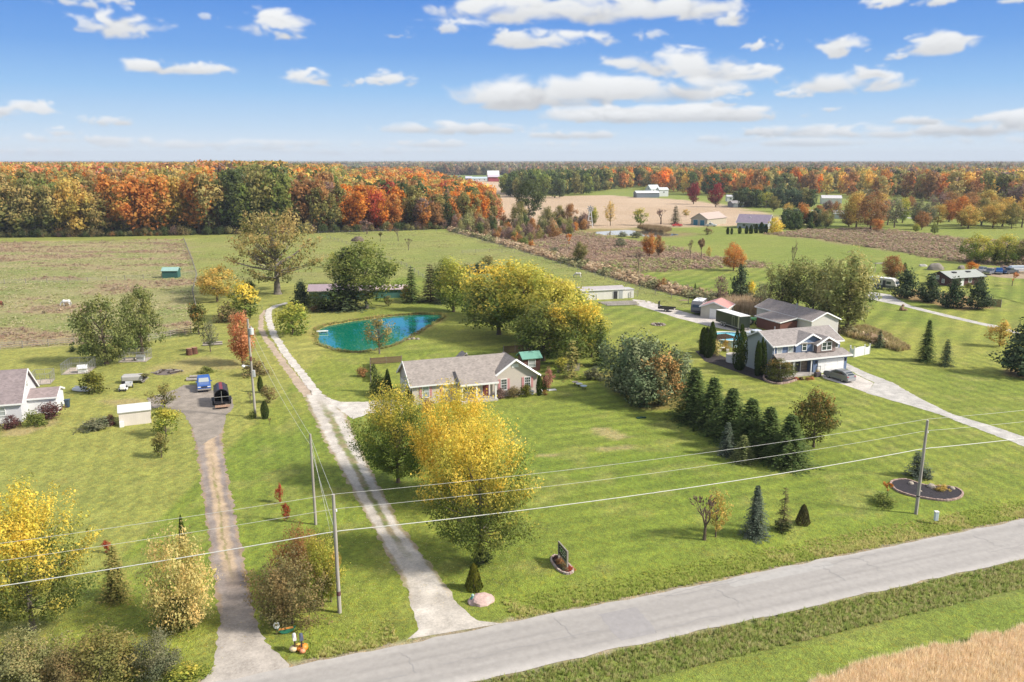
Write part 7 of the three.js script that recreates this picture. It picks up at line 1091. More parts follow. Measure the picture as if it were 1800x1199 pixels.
function horse(name, label, pos, turn, coat, mane, grazing) {  // head towards +x
  const t = thing(name, label, 'horse', pos, turn), m = new THREE.MeshStandardMaterial({ color: C3(coat), roughness: 0.75 }), hy = grazing ? 0.42 : 1.85, hx = grazing ? 1.28 : 1.25, ny = grazing ? 0.85 : 1.6;
  bodyFrom([[-0.55, 1.12, 0, 0.34, 0.5, 1.1, 0, 0.36], [-0.6, 1.2, 0, 0.33, 0.0, 1.08, 0, 0.33], [0.5, 1.25, 0, 0.29, 1.0, ny, 0, 0.17], [1.0, ny, 0, 0.16, hx, hy + 0.12, 0, 0.14], [hx, hy + 0.1, 0, 0.13, hx + (grazing ? 0.12 : 0.38), hy - (grazing ? 0.28 : 0.2), 0, 0.08],
    ...[-0.15, 0.15].flatMap((z, i) => [[0.5, 1.0, z, 0.15, 0.52 + i * 0.08, 0.55, z, 0.075], [0.52 + i * 0.08, 0.55, z, 0.065, 0.5 + i * 0.1, 0.09, z, 0.05], [0.5 + i * 0.1, 0.07, z, 0.06, 0.56 + i * 0.1, 0.05, z, 0.06], [-0.65, 1.1, z, 0.22, -0.55 - i * 0.1, 0.72, z, 0.12], [-0.55 - i * 0.1, 0.72, z, 0.11, -0.78 - i * 0.1, 0.5, z, 0.07], [-0.78 - i * 0.1, 0.5, z, 0.065, -0.74 - i * 0.1, 0.09, z, 0.05], [-0.74 - i * 0.1, 0.07, z, 0.06, -0.68 - i * 0.1, 0.05, z, 0.06]]), ...[-0.07, 0.07].map((z) => [hx - 0.02, hy + 0.2, z, 0.04, hx - 0.05, hy + 0.34, z, 0.02])], 0.035, m, 'body', t);
  const h = new THREE.MeshStandardMaterial({ color: C3(mane), roughness: 0.95 }); child('tail', join([rod(V(-0.9, 1.2, 0), V(-1.05, 0.95, 0), 0.06), rod(V(-1.05, 0.97, 0), V(-1.08, 0.4, 0.02), 0.075)]), h, t); child('mane', join([0, 1, 2, 3, 4].map((k) => box(0.16, 0.16, 0.06, mix(0.55, hx - 0.12, k / 4), mix(1.5, ny > 1 ? ny + 0.3 : hy + 0.35, k / 4), 0))), h, t);
}
horse('white_horse', 'white horse grazing in the left pasture above the two round willows', G(117, 538), Math.PI + 0.1, [0.72, 0.71, 0.69], [0.55, 0.54, 0.52], true);
horse('grey_horse', 'pale horse with a dark head grazing on the pasture above the white barn', G(1016, 488), Math.PI - 0.3, [0.62, 0.58, 0.52], [0.08, 0.07, 0.06], true);
horse('brown_horse', 'brown horse cut off by the left edge of the pasture', G(-2, 540), Math.PI, [0.17, 0.055, 0.03], [0.04, 0.02, 0.015], true);

// ---------------------------------------------------------------- poles and wires
const poleMat = new THREE.MeshStandardMaterial({ color: C3([0.62, 0.585, 0.54]), map: barkTex, roughness: 0.9 });
function pole(label, px, base, top, r, o = {}) { const g = G(px, base), h = o.h ?? tall(base, top), t = thing('utility_pole', label, 'utility pole', g, 0); child('post', (() => { const q = new THREE.CylinderGeometry(r * 0.72, r, h + 0.3, 12); q.translate(0, h / 2 - 0.15, 0); return q; })(), poleMat, t); if (o.lean) t.rotation.set(o.lean[0], 0, o.lean[1]); for (const [y, x] of o.pins ?? []) child('insulator', join([cyl(0.05, 0.07, 0.16, x, y, 0.0, 8), box(Math.abs(x) + 0.1, 0.05, 0.05, x / 2, y - 0.08, 0)]), M.white, t); return { g, h, t }; }
const P1 = pole('wooden utility pole nearest the camera, with a dark band near its foot', 597, 1077, 869, 0.16, { pins: [[9.35, 0], [8.2, 0.16]], lean: [0, 0.004] }), P2 = pole('right-hand wooden utility pole beside the kidney-shaped mulch bed', 1610, 903, 739, 0.16, { pins: [[9.3, 0], [8.2, 0.16]], lean: [0, -0.012] }), P3 = pole('bare wooden pole standing behind the pole thicket', 555, 922, 763, 0.14, { lean: [0, 0.006] }), P4 = pole('tall service pole with transformer and yard light beside the coral maple', 449, 733, 561, 0.17, { lean: [0, 0.01] });
child('band', cyl(0.162, 0.162, 0.35, 0, 1.6, 0, 12), paint([0.12, 0.05, 0.06], 0.8), P1.t); child('band', cyl(0.16, 0.16, 0.12, 0, 1.8, 0, 12), M.black, P2.t);
child('transformer', join([cyl(0.28, 0.28, 0.8, 0.38, P4.h - 1.6, 0, 14), cyl(0.06, 0.06, 0.3, 0.38, P4.h - 1.1, 0, 8)]), paint([0.60, 0.62, 0.63]), P4.t); child('yard_light', join([rod(V(0, 6.9, 0), V(-0.9, 7.0, 0), 0.04), new THREE.SphereGeometry(0.24, 12, 8).scale(1, 0.8, 1).translate(-1.05, 6.9, 0)]), M.white, P4.t); child('meter_box', box(0.3, 0.9, 0.25, 0.25, 5.9, 0), paint([0.55, 0.56, 0.57]), P4.t); child('band', cyl(0.175, 0.175, 0.6, 0, 7.9, 0, 12), paint([0.15, 0.06, 0.06], 0.8), P4.t);
const wireMat = new THREE.MeshStandardMaterial({ color: C3([0.60, 0.60, 0.57]), roughness: 0.6, metalness: 0.2 });
function wire(name, label, pts, r, sag) { const out = []; for (let i = 1; i < pts.length; i++) { const a = pts[i - 1], b = pts[i], n = 20; for (let k = i === 1 ? 0 : 1; k <= n; k++) { const t = k / n, p = a.clone().lerp(b, t); p.y -= sag * 4 * t * (1 - t); out.push(p); } } const m = mesh(name, new THREE.TubeGeometry(new THREE.CatmullRomCurve3(out, false, 'centripetal'), out.length * 2, r, 5), wireMat); return tag(m, label, 'wire'); }
const step = P2.g.clone().sub(P1.g), at = (k, y) => P1.g.clone().addScaledVector(step, k).setY(y), ends = [-1, 0, 1, 2];
wire('power_wire', 'topmost thin power wire strung between the two roadside poles', ends.map((k) => at(k, 9.45)), 0.012, 0.5);
wire('power_wire', 'second thin power wire just below the topmost one', ends.map((k) => at(k, 8.3)), 0.012, 0.55);
wire('cable', 'thick lowest cable strung along the roadside poles', ends.map((k) => at(k, k % 1 === 0 ? 6.55 : 6.5)), 0.032, 0.55);
[[-1, 'left'], [2, 'right']].forEach(([k, s]) => { const q = P1.t.clone(); q.name = numbered('utility_pole'); q.position.copy(at(k, 0)); scene.add(q); q.traverse((m) => { if (m !== q) m.name = numbered(m.name.replace(/_\d+$/, '')); }); q.userData = { label: `roadside utility pole out of view beyond the ${s} edge`, category: 'utility pole' }; });
const tip = (P, y, dx = 0) => P.g.clone().add(V(dx, y, 0));
wire('service_wire', 'thin wire from the front pole top to the bare pole behind it', [tip(P1, 9.3), tip(P3, 8.5)], 0.012, 0.1); wire('service_wire', 'lower thin wire from the front pole to the bare pole', [tip(P1, 6.4), tip(P3, 7.2)], 0.014, 0.15); wire('guy_wire', 'slanting guy wire from the bare pole to the ground', [tip(P3, 8.2), G(583, 948)], 0.012, 0.02); wire('service_wire', 'upper thin wire from the bare pole to the tall service pole', [tip(P3, 8.6), tip(P4, P4.h - 0.6)], 0.012, 0.5); wire('service_wire', 'lower thin wire from the bare pole to the tall service pole', [tip(P3, 7.6), tip(P4, P4.h - 2.4)], 0.012, 0.6);
{ const t = thing('utility_pedestal', 'short pale blue utility pedestal at the roadside near the right pole', 'pedestal', G(1645, 915)); child('cabinet', new RoundedBoxGeometry(0.34, 0.85, 0.3, 2, 0.05).translate(0, 0.42, 0), paint([0.58, 0.66, 0.70]), t); child('cap', box(0.38, 0.1, 0.34, 0, 0.88, 0), M.white, t); }

// ---------------------------------------------------------------- fences
function fence(name, label, pts, o = {}) {                    // posts and rails or wires along ground points
  const t = thing(name, label, 'fence', null), h = o.h ?? 1.2, P = pts.map(([x, y]) => G(x, y)); t.position.copy(P[0]); const rel = P.map((p) => p.clone().sub(P[0])), rails = [];
  for (let i = 1; i < rel.length; i++) { const a = rel[i - 1], b = rel[i], l = a.distanceTo(b), n = Math.max(1, Math.round(l / (o.step ?? 3))); for (let k = i === 1 ? 0 : 1; k <= n; k++) { const p = a.clone().lerp(b, k / n); child('post', box(o.pw ?? 0.12, h + 0.1, o.pw ?? 0.12, p.x, h / 2, p.z), o.post ?? M.greyWood, t); }
    for (const y of o.rails ?? [0.4, 0.8, 1.15]) rails.push(beam(a.clone().setY(y), b.clone().setY(y), o.rw ?? 0.03, o.rh ?? 0.03)); if (o.pickets) { const m = Math.round(l / 0.16); for (let k = 0; k < m; k++) { const p = a.clone().lerp(b, (k + 0.5) / m), d = b.clone().sub(a).normalize(), g = box(0.13, h - 0.1, 0.025, 0, h / 2 + 0.03, 0.05); g.rotateY(Math.atan2(-d.z, d.x)); g.translate(p.x, 0, p.z); (o.list ??= []).push(g); } } if (o.mesh) { const m = Math.round(l / 0.3); for (let k = 0; k <= m; k++) { const p = a.clone().lerp(b, k / m); rails.push(box(0.018, h, 0.018, p.x, h / 2, p.z)); } } }
  child(o.rw > 0.05 ? 'rails' : 'wires', join(rails), o.rail ?? M.steel, t).userData.kind = 'stuff'; if (o.list) child('pickets', join(o.list), o.picket ?? M.wood, t).userData.kind = 'stuff'; return t;
}
const wirePost = { post: M.greyWood, pw: 0.13, step: 5, h: 1.3 };
fence('pasture_fence', 'post and wire fence along the near edge of the horse pasture', [[-40, 617], [40, 612], [130, 606], [262, 600], [336, 585]], { ...wirePost, step: 4, rails: [0.5, 0.9, 1.2], rw: 0.06, rh: 0.08, rail: M.greyWood });
fence('pasture_fence', 'faint wire fence crossing the horse pasture at the green shelter', [[-30, 500], [120, 497], [284, 489], [345, 483]], wirePost);
fence('pasture_fence', 'wire fence between the horse pasture and the back pasture', [[323, 422], [336, 455], [346, 486], [339, 515]], wirePost);
fence('board_fence', 'short pale board fence by the orange and green tree', [[338, 514], [345, 546]], { h: 1.5, step: 2, rails: [0.5, 0.95, 1.35], rw: 0.05, rh: 0.2, rail: M.greyWood });
fence('pasture_fence', 'wire fence along the back hedge of the back pasture', [[790, 408], [900, 440], [1000, 472], [1100, 503], [1210, 534]], { ...wirePost, step: 7 });
fence('pasture_fence', 'wire fence at the foot of the left wood by the back pasture', [[560, 411], [640, 409], [700, 407], [790, 408]], { ...wirePost, step: 7 });
fence('pasture_fence', 'cross fence over the back pasture behind the tree clump', [[575, 418], [640, 440], [715, 470], [760, 500]], { ...wirePost, step: 6 });
fence('pasture_fence', 'wire fence across the middle of the back pasture', [[812, 446], [860, 443], [905, 446]], { ...wirePost, step: 6 });
fence('wooden_fence', 'dark wooden picket fence behind the left half of the ranch house', [[652, 672], [651, 641], [706, 637]], { h: 1.15, step: 2.4, pickets: true, rails: [0.35, 0.95], rw: 0.06, rh: 0.08, rail: M.wood });
fence('wooden_fence', 'dark wooden picket fence behind the playhouse', [[885, 622], [925, 619], [965, 628]], { h: 1.4, step: 2.4, pickets: true, rails: [0.35, 1.1], rw: 0.06, rh: 0.08, rail: M.wood });
fence('wooden_fence', 'weathered wooden fence behind the olive spruce trunk', [[980, 655], [1018, 652]], { h: 1.2, step: 2.4, pickets: true, rails: [0.35, 0.95], rw: 0.06, rh: 0.08, rail: M.wood, picket: M.greyWood });
fence('wooden_fence', 'dark board fence at the right of the fourth pine', [[1724, 537], [1759, 541]], { h: 1.9, step: 2.4, pickets: true, rails: [0.4, 1.5], rw: 0.06, rh: 0.08, rail: M.wood });
fence('rail_fence', 'low dark rail fence by the orange and green tree', [[300, 591], [350, 586]], { h: 1.1, step: 3, rails: [0.5, 0.95], rw: 0.08, rh: 0.1, rail: M.wood });
{ // white vinyl fence: panels between posts
  const t = thing('vinyl_fence', 'white vinyl fence corner on the lawn right of the blue house', 'fence', G(1494, 625)), P = [[1494, 625], [1501, 628], [1519, 624], [1528, 622]].map(([x, y]) => G(x, y).sub(G(1494, 625))); P.forEach((p) => { child('post', box(0.16, 1.75, 0.16, p.x, 0.87, p.z), M.white, t); child('post_cap', box(0.22, 0.08, 0.22, p.x, 1.78, p.z), M.white, t); });
  for (let i = 1; i < P.length; i++) { const n = 5; for (let k = 0; k < n; k++) { const a = P[i - 1].clone().lerp(P[i], k / n), b = P[i - 1].clone().lerp(P[i], (k + 1) / n), h = 1.55 - 0.28 * Math.sin(Math.PI * (k + 0.5) / n) * (i === 2 ? -0.4 : 1); child('panel', beam(a.setY(h / 2), b.setY(h / 2), 0.06, h), M.white, t); } }
}
function kennel(label, c, w, d, turn) { const t = thing('dog_kennel', label, 'kennel', c, turn), h = 1.7, side = (a, b) => { const g = [rod(a, b, 0.03, 5), rod(a.clone().setY(h), b.clone().setY(h), 0.03, 5), rod(a.clone().setY(h / 2), b.clone().setY(h / 2), 0.02, 5)], n = Math.round(a.distanceTo(b) / 0.25); for (let k = 0; k <= n; k++) { const p = a.clone().lerp(b, k / n); g.push(rod(p.clone().setY(0), p.clone().setY(h), k % 5 ? 0.01 : 0.03, 4)); } child('mesh_panel', join(g), M.steel, t); }; const A = V(-w / 2, 0.05, d / 2), Bq = V(w / 2, 0.05, d / 2), Cq = V(w / 2, 0.05, -d / 2), Dq = V(-w / 2, 0.05, -d / 2); side(A, Bq); side(Bq, Cq); side(Cq, Dq); side(Dq, A); child('floor', box(w - 0.1, 0.08, d - 0.1, 0, 0.04, 0), paint([0.48, 0.40, 0.33], 0.9), t); return t; }
kennel('chain-link dog kennel holding a white shelter, left of the willows', G(139, 652), 3.9, 4.4, 0.2); kennel('chain-link dog kennel with junk inside under the right willow', G(238, 633), 4.4, 3.2, 0.1); kennel('chain-link pen behind the white house addition', G(76, 672), 2.6, 3, 0.3);
{ const t = thing('dog_house', 'white folded shelter inside the left dog kennel', 'dog house', G(146, 655), 0.3); child('wall', box(1.3, 0.8, 1.1, 0, 0.4, 0), M.white, t); child('roof', join(roofGeo(1.3, 1.1, 0.8, 1.25, 'x', 0.12, 0.06)), M.white, t); }
{ const t = thing('dog_house', 'low grey doghouse and bench inside the right kennel', 'dog house', G(248, 634), 0.1); child('wall', box(1.2, 0.7, 0.9, 0, 0.4, 0), paint([0.5, 0.52, 0.52]), t); child('roof', join(roofGeo(1.2, 0.9, 0.7, 1.0, 'x', 0.1, 0.06)), M.steel, t); child('bench', join([box(2.0, 0.08, 0.4, -1.9, 0.5, 0), box(0.08, 0.5, 0.4, -2.7, 0.25, 0), box(0.08, 0.5, 0.4, -1.1, 0.25, 0)]), paint([0.12, 0.13, 0.14]), t); }

// ---------------------------------------------------------------- small things in the yards
const rockGeo = (seed, s, flat = 0.75) => { const g = new THREE.IcosahedronGeometry(s, 3), p = g.attributes.position, v = V(0, 0, 0); for (let i = 0; i < p.count; i++) { v.fromBufferAttribute(p, i); const n = v.clone().normalize(), k = 0.75 + 0.5 * fbm(n.x * 1.6 + seed, n.y * 1.6 + n.z * 1.4, 3, seed); p.setXYZ(i, v.x * k, Math.max(-s * 0.2, v.y * k * flat), v.z * k); } g.computeVertexNormals(); return g; };
const rockMat = (c) => new THREE.MeshStandardMaterial({ color: C3(c), map: times(stoneTex, 1), roughness: 0.95 });
const single = (name, geo, mat, label, cat, pos, turn = 0, group) => { const m = mesh(name, geo, mat); m.position.copy(pos); m.rotation.y = turn; return tag(m, label, cat, group); };
single('boulder', rockGeo(3, 0.75, 0.7).scale(1.35, 1, 0.95), rockMat([0.66, 0.48, 0.44]), 'pinkish boulder beside the gravel drive mouth', 'boulder', G(846, 1058).setY(0.1), 0.3);
{ const t = thing('garden_ornament', 'small teal garden ornament left of the pink boulder', 'ornament', G(831, 1060)); child('body', new THREE.LatheGeometry([[0, 0], [0.22, 0.02], [0.16, 0.25], [0.2, 0.4], [0.08, 0.55], [0, 0.58]].map(([x, y]) => new THREE.Vector2(x, y)), 12), paint([0.03, 0.20, 0.17]), t); child('head', new THREE.SphereGeometry(0.12, 10, 8).translate(0, 0.64, 0), paint([0.3, 0.45, 0.42]), t); }
function edging(name, label, pts, w, hgt, mat, parent, stoneLen = 0.32) { // a ring of edging stones
  const r = rngOf(pts.length * 7 + 3), c = new THREE.CatmullRomCurve3(pts, true), len = c.getLength(), n = Math.round(len / stoneLen), shapes = [0, 1, 2].map((k) => new RoundedBoxGeometry(stoneLen * 0.94, hgt * (0.85 + 0.15 * k), w, 1, 0.03)); for (let k = 0; k < n; k++) { const u = k / n, p = c.getPointAt(u), d = c.getTangentAt(u), m = child('edging_stone', shapes[Math.floor(r() * 3)], mat[k % mat.length], parent); m.position.set(p.x, hgt * 0.4, p.z); m.rotation.y = Math.atan2(-d.z, d.x) + (r() - 0.5) * 0.08; }
}
const brickMats = [rockMat([0.52, 0.36, 0.31]), rockMat([0.60, 0.45, 0.39]), rockMat([0.44, 0.31, 0.27])];
{ // kidney bed
  const o = G(1630, 862), t = thing('mulch_island', 'kidney-shaped dark mulch bed edged with pinkish blocks near the right pole', 'flower bed', o), P = [[1566, 850], [1576, 845], [1596, 845], [1616, 852], [1636, 856], [1660, 856], [1682, 860], [1692, 868], [1684, 877], [1660, 881], [1632, 878], [1600, 872], [1576, 863]].map(([x, y]) => G(x, y).sub(o));
  child('mulch', sheet(P.map((p) => [p.x, p.z]), 0.12, 0.02, 0.4), sheetMat([0.04, 0.035, 0.042], 0.5, { bump: 0.08 }), t); edging('x', '', P, 0.2, 0.22, brickMats, t);
}
[[1601, 852, 0.28, 'grey rock at the left in the kidney-shaped mulch bed'], [1636, 858, 0.42, 'tan rock in the middle of the kidney-shaped mulch bed'], [1674, 861, 0.26, 'small pale rock at the right of the kidney-shaped bed'], [1618, 866, 0.14, 'tiny stone in the front of the kidney-shaped bed']].forEach(([x, y, s, l], k) => single('rock', rockGeo(11 + k, s), rockMat([0.50, 0.44, 0.36]), l, 'rock', G(x, y).setY(0.14)));
plant(1656, 863, 851, 26, 'shrub', 'gold', 'ornamental_grass', 'golden low plant in the right half of the kidney-shaped bed', S);
{ // farm sign in its oval bed
  const o = G(988, 996), t = thing('flower_bed', 'small oval flower bed edged with pale stones under the lawn sign', 'flower bed', o), P = [[969, 985], [975, 978], [984, 981], [994, 989], [1005, 999], [1007, 1006], [998, 1010], [986, 1006], [975, 996]].map(([x, y]) => G(x, y).sub(o)); child('soil', sheet(P.map((p) => [p.x, p.z]), 0.1, 0.02, 0.3), mulchMat, t); edging('x', '', P, 0.17, 0.2, [rockMat([0.62, 0.50, 0.45]), rockMat([0.68, 0.58, 0.52]), rockMat([0.55, 0.40, 0.36])], t, 0.26);
  const a = G(982, 985), b = G(997, 1003), mid = a.clone().lerp(b, 0.5), sg = thing('lawn_sign', 'framed dark green lawn sign on two pale posts in the oval flower bed', 'sign', mid, Math.atan2(-(b.z - a.z), b.x - a.x)), l = a.distanceTo(b);
  for (const s of [-1, 1]) child('post', box(0.13, 1.75, 0.13, s * l / 2, 0.87, 0), M.greyWood, sg); child('frame', join([box(l, 0.12, 0.1, 0, 1.68, 0), box(l, 0.12, 0.1, 0, 0.66, 0)]), M.greyWood, sg);
  const cv = document.createElement('canvas'); cv.width = 128; cv.height = 80; const x = cv.getContext('2d'); x.fillStyle = '#2e3b2b'; x.fillRect(0, 0, 128, 80); x.strokeStyle = '#cfd6c4'; x.lineWidth = 5; x.lineCap = 'round'; for (const [y0, s] of [[20, 1], [40, -1], [60, 1]]) { x.beginPath(); x.moveTo(14, y0); for (let k = 1; k < 9; k++) x.lineTo(14 + k * 12, y0 + (k % 2 ? -7 : 6) * s * (0.5 + hash2(k, y0))); x.stroke(); } x.fillStyle = '#4d8a3c'; x.beginPath(); x.ellipse(36, 38, 16, 10, 0.4, 0, 6.3); x.fill();
  const tx = new THREE.CanvasTexture(cv); tx.colorSpace = THREE.SRGBColorSpace; child('panel', box(l - 0.14, 0.88, 0.05, 0, 1.17, 0), new THREE.MeshStandardMaterial({ map: tx, roughness: 0.7 }), sg);
  [[979, 984, 0.5, 'purple'], [985, 991, 0.55, 'rust'], [992, 998, 0.5, 'brown'], [1000, 1003, 0.6, 'red'], [994, 1004, 0.45, 'greyGreen']].forEach(([px, py, w, pal], k) => { const g = G(px, py); plantThing('flower_clump', 'shrub', 0, pal, `${['purple', 'rust-coloured', 'brown', 'red', 'silvery green'][k]} flower clump in the oval bed under the lawn sign`, 'flowers', g.x, g.z, 0.42, w * 1.7, k); });
}
// mailboxes, pumpkins and yard ornaments at the end of the dark drive
function mailbox(label, px, base, c, dark) { const t = thing('mailbox', label, 'mailbox', G(px, base), ROAD_TURN), s = new THREE.Shape(); s.moveTo(-0.12, 0); s.lineTo(0.12, 0); s.lineTo(0.12, 0.18); s.absarc(0, 0.18, 0.12, 0, Math.PI, false); s.lineTo(-0.12, 0); const g = new THREE.ExtrudeGeometry(s, { depth: 0.55, bevelEnabled: false }); g.translate(0, 1.0, -0.27); child('box', g, paint(c), t); child('post', box(0.1, 1.05, 0.1, 0, 0.5, 0), dark ? M.dark : M.wood, t); child('flag', box(0.02, 0.18, 0.1, 0.135, 1.2, 0.1), paint([0.4, 0.03, 0.03]), t); }
mailbox('white mailbox on a post at the end of the dark drive', 519, 1146, [0.72, 0.70, 0.68]); mailbox('dark blue and grey mailbox right of the white one', 531, 1146, [0.10, 0.12, 0.18], true);
{ const pg = (s) => { const g = new THREE.SphereGeometry(s, 20, 12), p = g.attributes.position; for (let i = 0; i < p.count; i++) { const a = Math.atan2(p.getZ(i), p.getX(i)), k = 1 - 0.1 * Math.abs(Math.sin(a * 5)); p.setXYZ(i, p.getX(i) * k, p.getY(i) * 0.8, p.getZ(i) * k); } g.computeVertexNormals(); return g; };
  [[516, 1145, 0.28, [0.72, 0.58, 0.36], 'cream pumpkin, leftmost under the mailboxes'], [523, 1142, 0.30, [0.72, 0.45, 0.10], 'yellow-orange pumpkin between the mailbox posts'], [528, 1144, 0.26, [0.70, 0.20, 0.02], 'deep orange pumpkin under the dark mailbox'], [534, 1143, 0.32, [0.78, 0.25, 0.03], 'large bright orange pumpkin, rightmost under the mailboxes'], [532, 1148, 0.22, [0.74, 0.28, 0.14], 'small reddish pumpkin in front of the dark mailbox']].forEach(([x, y, s, c, l]) => { const t = thing('pumpkin', l, 'pumpkin', G(x, y)); child('fruit', pg(s).translate(0, s * 0.75, 0), paint(c, 0.5), t); child('stem', cyl(0.03, 0.05, 0.12, 0, s * 1.6, 0, 6), M.wood, t); });
  const a = thing('yard_sign', 'round white yard ornament on a stake below the pole thicket', 'sign', G(487, 1116), 0.2); child('disc', cyl(0.27, 0.27, 0.04, 0, 0.75, 0, 24, 'z').scale(0.85, 1, 1), M.white, a); child('stake', box(0.05, 0.6, 0.04, 0, 0.3, 0), M.wood, a);
  const b = thing('yard_sign', 'curved green and orange yard sign right of the round white one', 'sign', G(504, 1114), 0.25), sh = new THREE.Shape(); sh.moveTo(-0.62, 0.48); sh.quadraticCurveTo(-0.5, 0.02, 0, 0.05); sh.quadraticCurveTo(0.5, 0.1, 0.66, 0.55); sh.closePath(); child('board', new THREE.ExtrudeGeometry(sh, { depth: 0.05, bevelEnabled: false }), paint([0.03, 0.20, 0.13]), b); const sh2 = new THREE.Shape(); sh2.moveTo(-0.55, 0.36); sh2.lineTo(-0.5, 0.5); sh2.lineTo(0.45, 0.56); sh2.lineTo(0.5, 0.42); sh2.closePath(); child('stripe', new THREE.ExtrudeGeometry(sh2, { depth: 0.02, bevelEnabled: false }).translate(0, 0, 0.052), paint([0.75, 0.30, 0.08]), b); }
// left yard
{ const t = thing('rowing_boat', 'upturned white boat beside the round olive bush', 'boat', G(143, 687), 1.3); const g = new THREE.SphereGeometry(1, 20, 10, 0, 6.2832, 0, Math.PI / 2); g.scale(0.7, 0.55, 1.6); child('hull', g.translate(0, 0.12, 0), paint([0.60, 0.62, 0.66], 0.35), t); child('keel', box(0.06, 0.08, 2.2, 0, 0.67, 0), M.white, t); }
{ const t = thing('riding_mower', 'white riding mower with its cart parked on the left lawn', 'mower', G(217, 686), 0.3); child('hood', new RoundedBoxGeometry(0.7, 0.6, 1.0, 2, 0.1).translate(0, 0.65, 0.5), M.white, t); child('seat', join([box(0.5, 0.12, 0.45, 0, 0.75, -0.3), box(0.5, 0.45, 0.1, 0, 1.0, -0.52)]), M.black, t); child('deck', box(1.2, 0.2, 0.9, 0, 0.25, 0.1), M.white, t); child('steering_wheel', new THREE.TorusGeometry(0.18, 0.03, 6, 14).rotateX(1.0).translate(0, 1.05, 0.1), M.black, t); for (const s of [-1, 1]) { wheel(t, s * 0.45, -0.4, 0.3, 0.2); wheel(t, s * 0.42, 0.8, 0.22, 0.16); } }
{ const t = thing('yard_cart', 'grey box cart just behind the white riding mower', 'cart', G(226, 682), 0.3); child('tub', join([box(1.0, 0.06, 1.3, 0, 0.45, 0), box(0.06, 0.45, 1.3, -0.5, 0.65, 0), box(0.06, 0.45, 1.3, 0.5, 0.65, 0), box(1.0, 0.45, 0.06, 0, 0.65, 0.65), box(1.0, 0.45, 0.06, 0, 0.65, -0.65)]), paint([0.55, 0.56, 0.57]), t); for (const s of [-1, 1]) wheel(t, s * 0.58, 0, 0.24, 0.14); }
{ const t = thing('covered_lumber', 'lumber stack under a grey tarp behind the riding mower', 'lumber pile', G(234, 672), 0.2); child('tarp', new RoundedBoxGeometry(3.0, 0.9, 1.7, 3, 0.25).translate(0, 0.75, 0), paint([0.42, 0.41, 0.39], 0.7), t); for (let k = 0; k < 5; k++) child('plank', box(0.25, 0.08, 3.0, 0.9 + k * 0.12, 0.3 + k * 0.12, 0.5).rotateY(0.5 + k * 0.05), M.greyWood, t); }
plant(254, 672, 655, 24, 'bareLeafy', 'brush', 'shrub', 'pale brushy twigs right of the grey tarp stack', S);
{ const r = rngOf(701), t = thing('fire_pit', 'ring of dark logs and ash on the left lawn behind the blue pickup', 'fire pit', G(293, 654)); child('ash', (() => { const g = new THREE.CircleGeometry(2.0, 24); g.rotateX(-Math.PI / 2); g.translate(0, 0.03, 0); return g; })(), sheetMat([0.16, 0.13, 0.12], 0.5), t); for (let k = 0; k < 20; k++) { const a = r() * 6.28, q = 0.6 + 1.3 * r(), l = 0.5 + 0.9 * r(), g = cyl(0.09, 0.07, l, 0, 0, 0, 7, 'x'); g.rotateY(r() * 3.1); g.translate(Math.cos(a) * q * 1.3, 0.13 + 0.12 * r(), Math.sin(a) * q * 0.8); child('log', g, k % 3 ? darkBark : M.greyWood, t); } }
{ const r = rngOf(702), t = thing('fire_ring', 'fire ring of pale stones on the lawn below the back drive', 'fire pit', G(1157, 571)); child('ash', (() => { const g = new THREE.CircleGeometry(1.1, 20); g.rotateX(-Math.PI / 2); g.translate(0, 0.03, 0); return g; })(), sheetMat([0.06, 0.05, 0.05], 0.5), t); for (let k = 0; k < 14; k++) { const a = k / 14 * 6.28, m = child('stone', rockGeo(k % 3 + 20, 0.26), rockMat(k % 2 ? [0.5, 0.45, 0.4] : [0.36, 0.27, 0.22]), t); m.position.set(Math.cos(a) * 1.3, 0.08, Math.sin(a) * 1.3); m.rotation.y = r() * 6; } for (let k = 0; k < 5; k++) { const g = cyl(0.1, 0.08, 1.2, 0, 0.2, 0, 7, 'x'); g.rotateY(k * 0.7); child('log', g, darkBark, t); } }
[[333, 624, 'left rusty stump of the pair near the coral maple'], [342, 622, 'right rusty stump of the pair near the coral maple']].forEach(([x, y, l]) => { const t = thing('tree_stump', l, 'stump', G(x, y)); child('bark', new THREE.CylinderGeometry(0.5, 0.58, 1.15, 12).translate(0, 0.57, 0), new THREE.MeshStandardMaterial({ color: C3([0.20, 0.09, 0.06]), map: barkTex, roughness: 1 }), t); child('cut_face', cyl(0.46, 0.46, 0.03, 0, 1.16, 0, 12), paint([0.35, 0.20, 0.13], 0.9), t); });
{ const t = thing('log_pile', 'pale log pile behind the blue pickup', 'log pile', G(339, 668), 0.2); for (let k = 0; k < 6; k++) child('log', cyl(0.17, 0.17, 2.0, (k > 3 ? 0.3 : 0) + 0.05 * k, 0.18 + (k > 3 ? 0.3 : 0), (k % 4) * 0.36 - 0.5, 9, 'x'), k % 2 ? M.greyWood : poleMat, t); }
{ const t = thing('log_pile', 'low log heap at the foot of the pale nearly bare tree', 'log pile', G(374, 606), 0.3); for (let k = 0; k < 4; k++) child('log', cyl(0.15, 0.14, 3.4, 0, 0.16 + (k === 3 ? 0.28 : 0), (k % 3) * 0.34, 8, 'x'), M.greyWood, t); }
{ const t = thing('rubbish_bin', 'dark blue wheeled rubbish bin right of the white house', 'bin', G(119, 716), 0.2); child('body', (() => { const g = new THREE.CylinderGeometry(0.42, 0.33, 1.0, 4); g.rotateY(Math.PI / 4); g.translate(0, 0.55, 0); return g; })(), paint([0.035, 0.06, 0.10], 0.5), t); child('lid', box(0.66, 0.07, 0.7, 0, 1.09, 0), paint([0.04, 0.07, 0.12], 0.5), t); }
